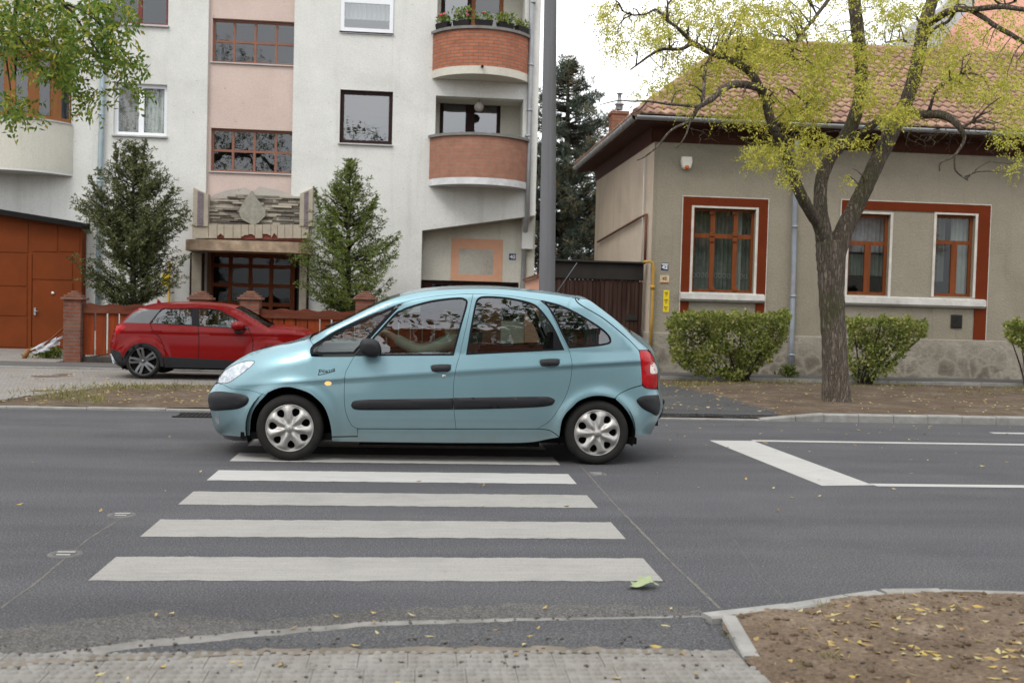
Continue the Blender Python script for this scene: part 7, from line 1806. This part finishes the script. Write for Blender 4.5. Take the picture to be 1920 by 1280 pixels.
# ---------------------------------------------------------------- flower boxes on the upper balcony
MT['fl_leaf'] = leafmat('flower_leaf', [(.2,(.06,.10,.02)),(.5,(.14,.21,.04)),(.85,(.26,.30,.07))], .5, 3, .3); MT['bloom'] = mat('pink_bloom', (.62,.07,.16), .6, .2, 20); MT['boxm'] = mat('black_flower_box', (.02,.018,.018), .6)
zB = z1b+.075
labs = ['flower box with a bright pink bloom at the left end of the upper balcony', 'second flower box from the left on the upper balcony, with tall light green plants', 'flower box in the middle of the upper balcony', 'fourth flower box from the left on the upper balcony', 'flower box at the right end of the upper balcony, next to the drainpipe']
for k in range(5):
    a, b = A1[2+k*5], A1[6+k*5]; c = Vector(((a[0]+b[0])/2, (a[1]+b[1])/2+.05, zB)); d = Vector((b[0]-a[0], b[1]-a[1], 0)).normalized(); q = Vector((-d.y, d.x, 0)); t = thing('flower_box', labs[k], 'flower box', c, 'flower boxes along the upper balcony')
    mb = MB(); hl_ = .23
    vsb = [c+d*(sx_*hl_*f)+q*(sy_*.08*f)+Vector((0,0,z)) for z, f in ((0,.9),(.15,1)) for sx_, sy_ in ((-1,-1),(1,-1),(1,1),(-1,1))]; mb.add(vsb, [(0,3,2,1),(4,5,6,7),(0,1,5,4),(1,2,6,5),(2,3,7,6),(3,0,4,7)]); mb.build('box', MT['boxm'], t)
    n = (150, 230, 120, 180, 150)[k]; tt = NR.random(n)*2-1; hh = NR.random(n)*(.22,.34,.2,.24,.18)[k]
    P = np.array(c)+np.outer(tt*hl_, np.array(d))+NR.normal(size=(n, 3))*np.array([.03,.06,0])+np.stack([np.zeros(n), np.zeros(n), .13+hh], 1); A = unit(NR.normal(size=(n, 3))+np.array([0,-.3,.5])); S = unit(np.cross(A, rdir(n))); leaves_mesh('plant', P, A, S, .09*(.6+.7*NR.random(n)), .022, MT['fl_leaf'], t, None, .2)
    mb = MB()
    for j in range((3,3,1,0,1)[k]): pz_ = c+d*rnd.uniform(-.2,.2)+Vector((0,-.05,.3+rnd.uniform(-.05,.12))); mb.sphere(pz_, (.045 if k == 0 else .028), 8, 6)
    if mb.v: mb.build('bloom', MT['bloom'], t)
# broken sign leaning by the garage
MT['torn'] = mat('torn_white_sheet', (.46,.46,.49), .6, .2, 8, .4, 20)
p = atZ(48,672,.08); bs_ = thing('broken_sign', 'torn white sheet on a leaning wooden stake in front of the garage', 'sign', p); yb2 = p.y
J_ = lambda u, v, dy=0: atY(u, v, yb2+dy)
mb = MB(); mb.tube([J_(44,674), J_(54,655)], [.05,.045], 6); mb.tube([J_(36,674.5), J_(72,673)], .025, 6); mb.build('foot', MT['orange_wood'], bs_)
mb = MB(); mb.tube([J_(50,662), J_(84,646), J_(119,615)], .022, 6); mb.build('stake', MT['oak'], bs_)
mb = MB()
for (a, b, c2_, d2_, n) in (((50,660),(106,631),(50,663),(104,641),12), ((70,652),(113,640),(66,662),(112,646),10), ((80,655),(118,628),(84,656),(117,634),8), ((60,660),(92,652),(62,663),(94,657),8)):
    vs_ = []
    for k in range(n+1):
        t_ = k/n; u0, v0 = a[0]+(b[0]-a[0])*t_, a[1]+(b[1]-a[1])*t_-2*math.sin(t_*3.1); u1, v1 = c2_[0]+(d2_[0]-c2_[0])*t_, c2_[1]+(d2_[1]-c2_[1])*t_+rnd.uniform(-1.5,1.5); vs_ += [J_(u0, v0, .02*math.sin(k*.7)), J_((u0+u1)/2, (v0+v1)/2, .03*math.sin(k*.9)-.02), J_(u1, v1, .02*math.cos(k*.6))]
    mb.add(vs_, [q for k in range(n) for q in ((3*k, 3*k+1, 3*k+4, 3*k+3), (3*k+1, 3*k+2, 3*k+5, 3*k+4))], 0, True)
mb.build('torn_sheet', MT['torn'], bs_)
# ================================================================ the other side of the street, seen in the panes; the cream house is added
oh = thing('house', 'orange brick house across the street, seen only as a reflection in the car windows', 'house', (1, -11, 0))
MT['orange_br'] = brickmat('reflected_brick', (.34,.115,.06), (.28,.09,.05), (.2,.15,.12), .25, .08, None, .01)
xs_o = [-.9+k*1.9 for k in range(5)]
mb = MB(); wall_panel(mb, [(-1.5,0),(8.5,0),(8.5,9.3),(-1.5,9.3)][::-1], [rpoly((x, x+1.2, f_*3.3+1.0, f_*3.3+2.7)) for x in xs_o for f_ in range(3)], -11, -.2); mb.build('wall', MT['orange_br'], oh)
for x, zo in [(x, f_*3.3) for x in xs_o for f_ in range(3)]:
    a, b = zo+1., zo+2.7; mb = MB(); mb.box(x, x+.1, -11.1, -11.04, a, b); mb.box(x+1.1, x+1.2, -11.1, -11.04, a, b); mb.box(x+.55, x+.65, -11.1, -11.04, a, b); mb.box(x+.1, x+.55, -11.1, -11.05, a, a+.1); mb.box(x+.65, x+1.1, -11.1, -11.05, a, a+.1); wf = mb.build('window', MT['pvc'], oh)
    mb = MB(); mb.add([(x,-11.12,a),(x+1.2,-11.12,a),(x+1.2,-11.12,b),(x,-11.12,b)], [(0,1,2,3)]); mb.build('pane', MT['dark_room'], wf)
mb = MB(); mb.prism([(-10.6,9.3),(-14,10.6),(-18,9.3)], -2, 9, axis='X'); mb.build('roof', MT['tiles'], oh, fix=True)
MT['leaf_r'] = leafmat('dark_leaf', [(.2,(.03,.045,.012)),(.5,(.07,.09,.02)),(.85,(.16,.15,.03))], .6, 1, .3)
for (x, y, h, rr, n, lab) in ((2.6,-4.4,7.2,2.3,3000,'leafy tree behind the photographer, reflected in the rear side windows of the blue car'), (-6.5,-5.5,5.2,2.3,2600,'leafy tree behind the photographer, reflected in the windows of the red car'), (15.5,-5.,5.4,2.6,2400,'leafy tree behind the photographer, reflected in the windows of the beige house'),
  (-13,-10,12.5,5.,5500,'tall leafy tree behind the photographer, reflected in the stairwell windows'),
  (-4,-7.5,9.2,2.9,2600,'leafy tree behind the photographer, reflected in the dark framed window')):
    t = thing('tree', lab, 'tree', (x, y, 0)); mb = MB(); c = Vector((x, y, h)); mb.tube([(x,y,0),(x+.1,y,1.5),(x,y,h-.6)], [.22,.17,.1], 10)
    for k in range(9): mb.tube([(x, y, h-1.6), Vector((x, y, h))+Vector((rnd.uniform(-1,1)*rr*.8, rnd.uniform(-1,1)*rr*.8, rnd.uniform(-.6,.9)*rr))], [.06,.01], 6)
    mb.build('trunk', MT['bark_dark'], t)
    q = rdir(n)*(NR.random(n)**.4)[:, None]*np.array([rr*1.25, rr, rr*.95]); p = np.array(c)+q; p = p[np.array([mnoise.noise(Vector(v_)*1.0) > -.1 for v_ in p])]; n2 = len(p)
    A = rdir(n2); S = unit(np.cross(A, rdir(n2))); leaves_mesh('crown', p, A, S, .30*(.7+.6*NR.random(n2)), .07, MT['leaf_r'], t)
lh = thing('house', "long low cream house across the street, seen only reflected in the beige house's panes", 'house', (18, -12, 0))  # unseen house, added so the beige house's panes mirror less bright sky
mb = MB(); wall_panel(mb, [(8.5,0),(30,0),(30,5.2),(8.5,5.2)][::-1], [rpoly((x, x+1.3, 1.2, 3.1)) for x in (10,13.5,17,20.5,24)], -12, -.2); mb.build('wall', MT['cream_wall'], lh)
mb = MB(); mb.prism([(-11.5,5.2),(-16,8.4),(-21,5.2)], 8, 30.5, axis='X'); mb.build('roof', MT['tiles'], lh, fix=True)
for x in (10,13.5,17,20.5,24): mb = MB(); mb.box(x, x+1.3, -12.15, -12.1, 1.2, 3.1); mb.build('window', MT['dark_room'], lh)
# ================================================================ the driver
Yd = YC-.37
MT['skin'] = mat('skin', (.52,.33,.25), .55, .06, 20); MT['jacket'] = mat('grey_green_jacket', (.30,.32,.26), .9, .1, 10, .5, 30, .02); MT['hair'] = mat('brown_hair', (.05,.032,.02), .7, .3, 60, stretch=(1,1,.3)); MT['jeans'] = mat('dark_trousers', (.03,.035,.05), .9, .1, 20)
dr_ = thing('person', 'driver in a grey green jacket holding the steering wheel of the blue car', 'person', (.3, Yd, .62))
def skin(name, verts, edges, m, parent, sub=2):
    me = bpy.data.meshes.new(name); o0 = ORG[dr_]
    me.from_pydata([tuple(Vector(v[:3])-o0) for v in verts], edges, []); me.materials.append(m)
    o = bpy.data.objects.new(name, me); COL.objects.link(o); o.parent = parent
    o.modifiers.new('skin', 'SKIN'); s = me.skin_vertices[0].data
    for i, v in enumerate(verts): s[i].radius = (v[3], v[3]); s[i].use_root = i == 0
    m2 = o.modifiers.new('subdiv', 'SUBSURF'); m2.levels = sub; m2.render_levels = sub
    dg = bpy.context.evaluated_depsgraph_get(); me2 = bpy.data.meshes.new_from_object(o.evaluated_get(dg)); o.modifiers.clear(); o.data = me2
    me2.polygons.foreach_set('use_smooth', [True]*len(me2.polygons)); return o
V = [(.34,Yd,.72,.15),(.38,Yd,.92,.145),(.37,Yd,1.08,.15),(.35,Yd,1.17,.075),(.34,Yd,1.22,.055),(.33,Yd,1.29,.075),(.335,Yd,1.36,.092),(.35,Yd,1.42,.085),(.35,Yd,1.46,.045),(.235,Yd,1.335,.016)]
E = [(0,1),(1,2),(2,3),(3,4),(4,5),(5,6),(6,7),(7,8),(5,9)]
def chain(start, pts):
    prev = start
    for p in pts: V.append(p); E.append((prev, len(V)-1)); prev = len(V)-1
    return prev
wrists = []
for s_ in (-1, 1):
    hx, hz = (-.29, 1.185) if s_ == -1 else (-.30, 1.17)
    w = chain(2, [(.35,Yd+s_*.17,1.12,.07),(.31,Yd+s_*.215,1.10,.058),(.17,Yd+s_*.235,1.04,.045),(.03,Yd+s_*.24,1.02,.042),(-.12,Yd+s_*.215,1.09,.034),(-.215,Yd+s_*.19,1.15,.027),(-.255,Yd+s_*.185,1.17,.030)])
    for k, (dy, ln) in enumerate(((-.030,.9),(-.011,1.05),(.011,1.0),(.030,.8))):   # four fingers close over the rim
        yk = Yd+s_*.185+dy*.8; chain(w, [(-.285,yk,1.185+.004*k,.011),(-.315,yk,1.195,.0095),(-.335,yk+.002,1.178,.009),(-.330,yk+.002,1.157,.008)])
    chain(w, [(-.262,Yd+s_*.150,1.178,.012),(-.285,Yd+s_*.132,1.172,.010),(-.31,Yd+s_*.13,1.162,.009)])
    chain(0, [(.25,Yd+s_*.10,.68,.10),(.0,Yd+s_*.13,.74,.085),(-.18,Yd+s_*.14,.78,.065),(-.32,Yd+s_*.14,.58,.052),(-.47,Yd+s_*.14,.40,.04),(-.58,Yd+s_*.14,.36,.035)])
body_ = skin('body', V, E, MT['skin'], dr_)
V = [(.36,Yd,.74,.165),(.39,Yd,.92,.162),(.375,Yd,1.08,.165),(.36,Yd,1.16,.10),(.345,Yd,1.20,.072)]; E = [(0,1),(1,2),(2,3),(3,4)]
for s_ in (-1, 1): chain(2, [(.35,Yd+s_*.18,1.12,.09),(.30,Yd+s_*.222,1.10,.078),(.23,Yd+s_*.235,1.065,.066),(.16,Yd+s_*.24,1.04,.068),(.09,Yd+s_*.245,1.025,.060),(.02,Yd+s_*.24,1.02,.064),(-.06,Yd+s_*.228,1.06,.052),(-.13,Yd+s_*.213,1.095,.052),(-.20,Yd+s_*.193,1.145,.042)])
skin('jacket', V, E, MT['jacket'], body_)
V = [(.33,Yd,.72,.165)]; E = []
for s_ in (-1, 1): chain(0, [(.25,Yd+s_*.10,.69,.115),(.0,Yd+s_*.13,.745,.098),(-.18,Yd+s_*.14,.785,.078),(-.32,Yd+s_*.14,.58,.066),(-.46,Yd+s_*.14,.41,.055)])
skin('trousers', V, E, MT['jeans'], body_)
mb = MB(); mb.sphere((.372,Yd,1.405), (.098,.088,.088), 18, 12); mb.build('hair', MT['hair'], body_)
mb = MB()
for s_ in (-1, 1): mb.sphere((.262,Yd+s_*.034,1.362), (.012,.014,.010), 10, 8)
mb.build('eyes', MT['enamel_white'], body_)
mb = MB(); mb.sphere((.258,Yd,1.29), (.012,.026,.008), 10, 6); mb.build('mouth', mat('lips', (.35,.12,.10), .5), body_)
for s_ in (-1, 1): mb = MB(); mb.sphere((.345,Yd+s_*.092,1.35), (.018,.012,.032), 10, 8); mb.build('ear', MT['skin'], body_)
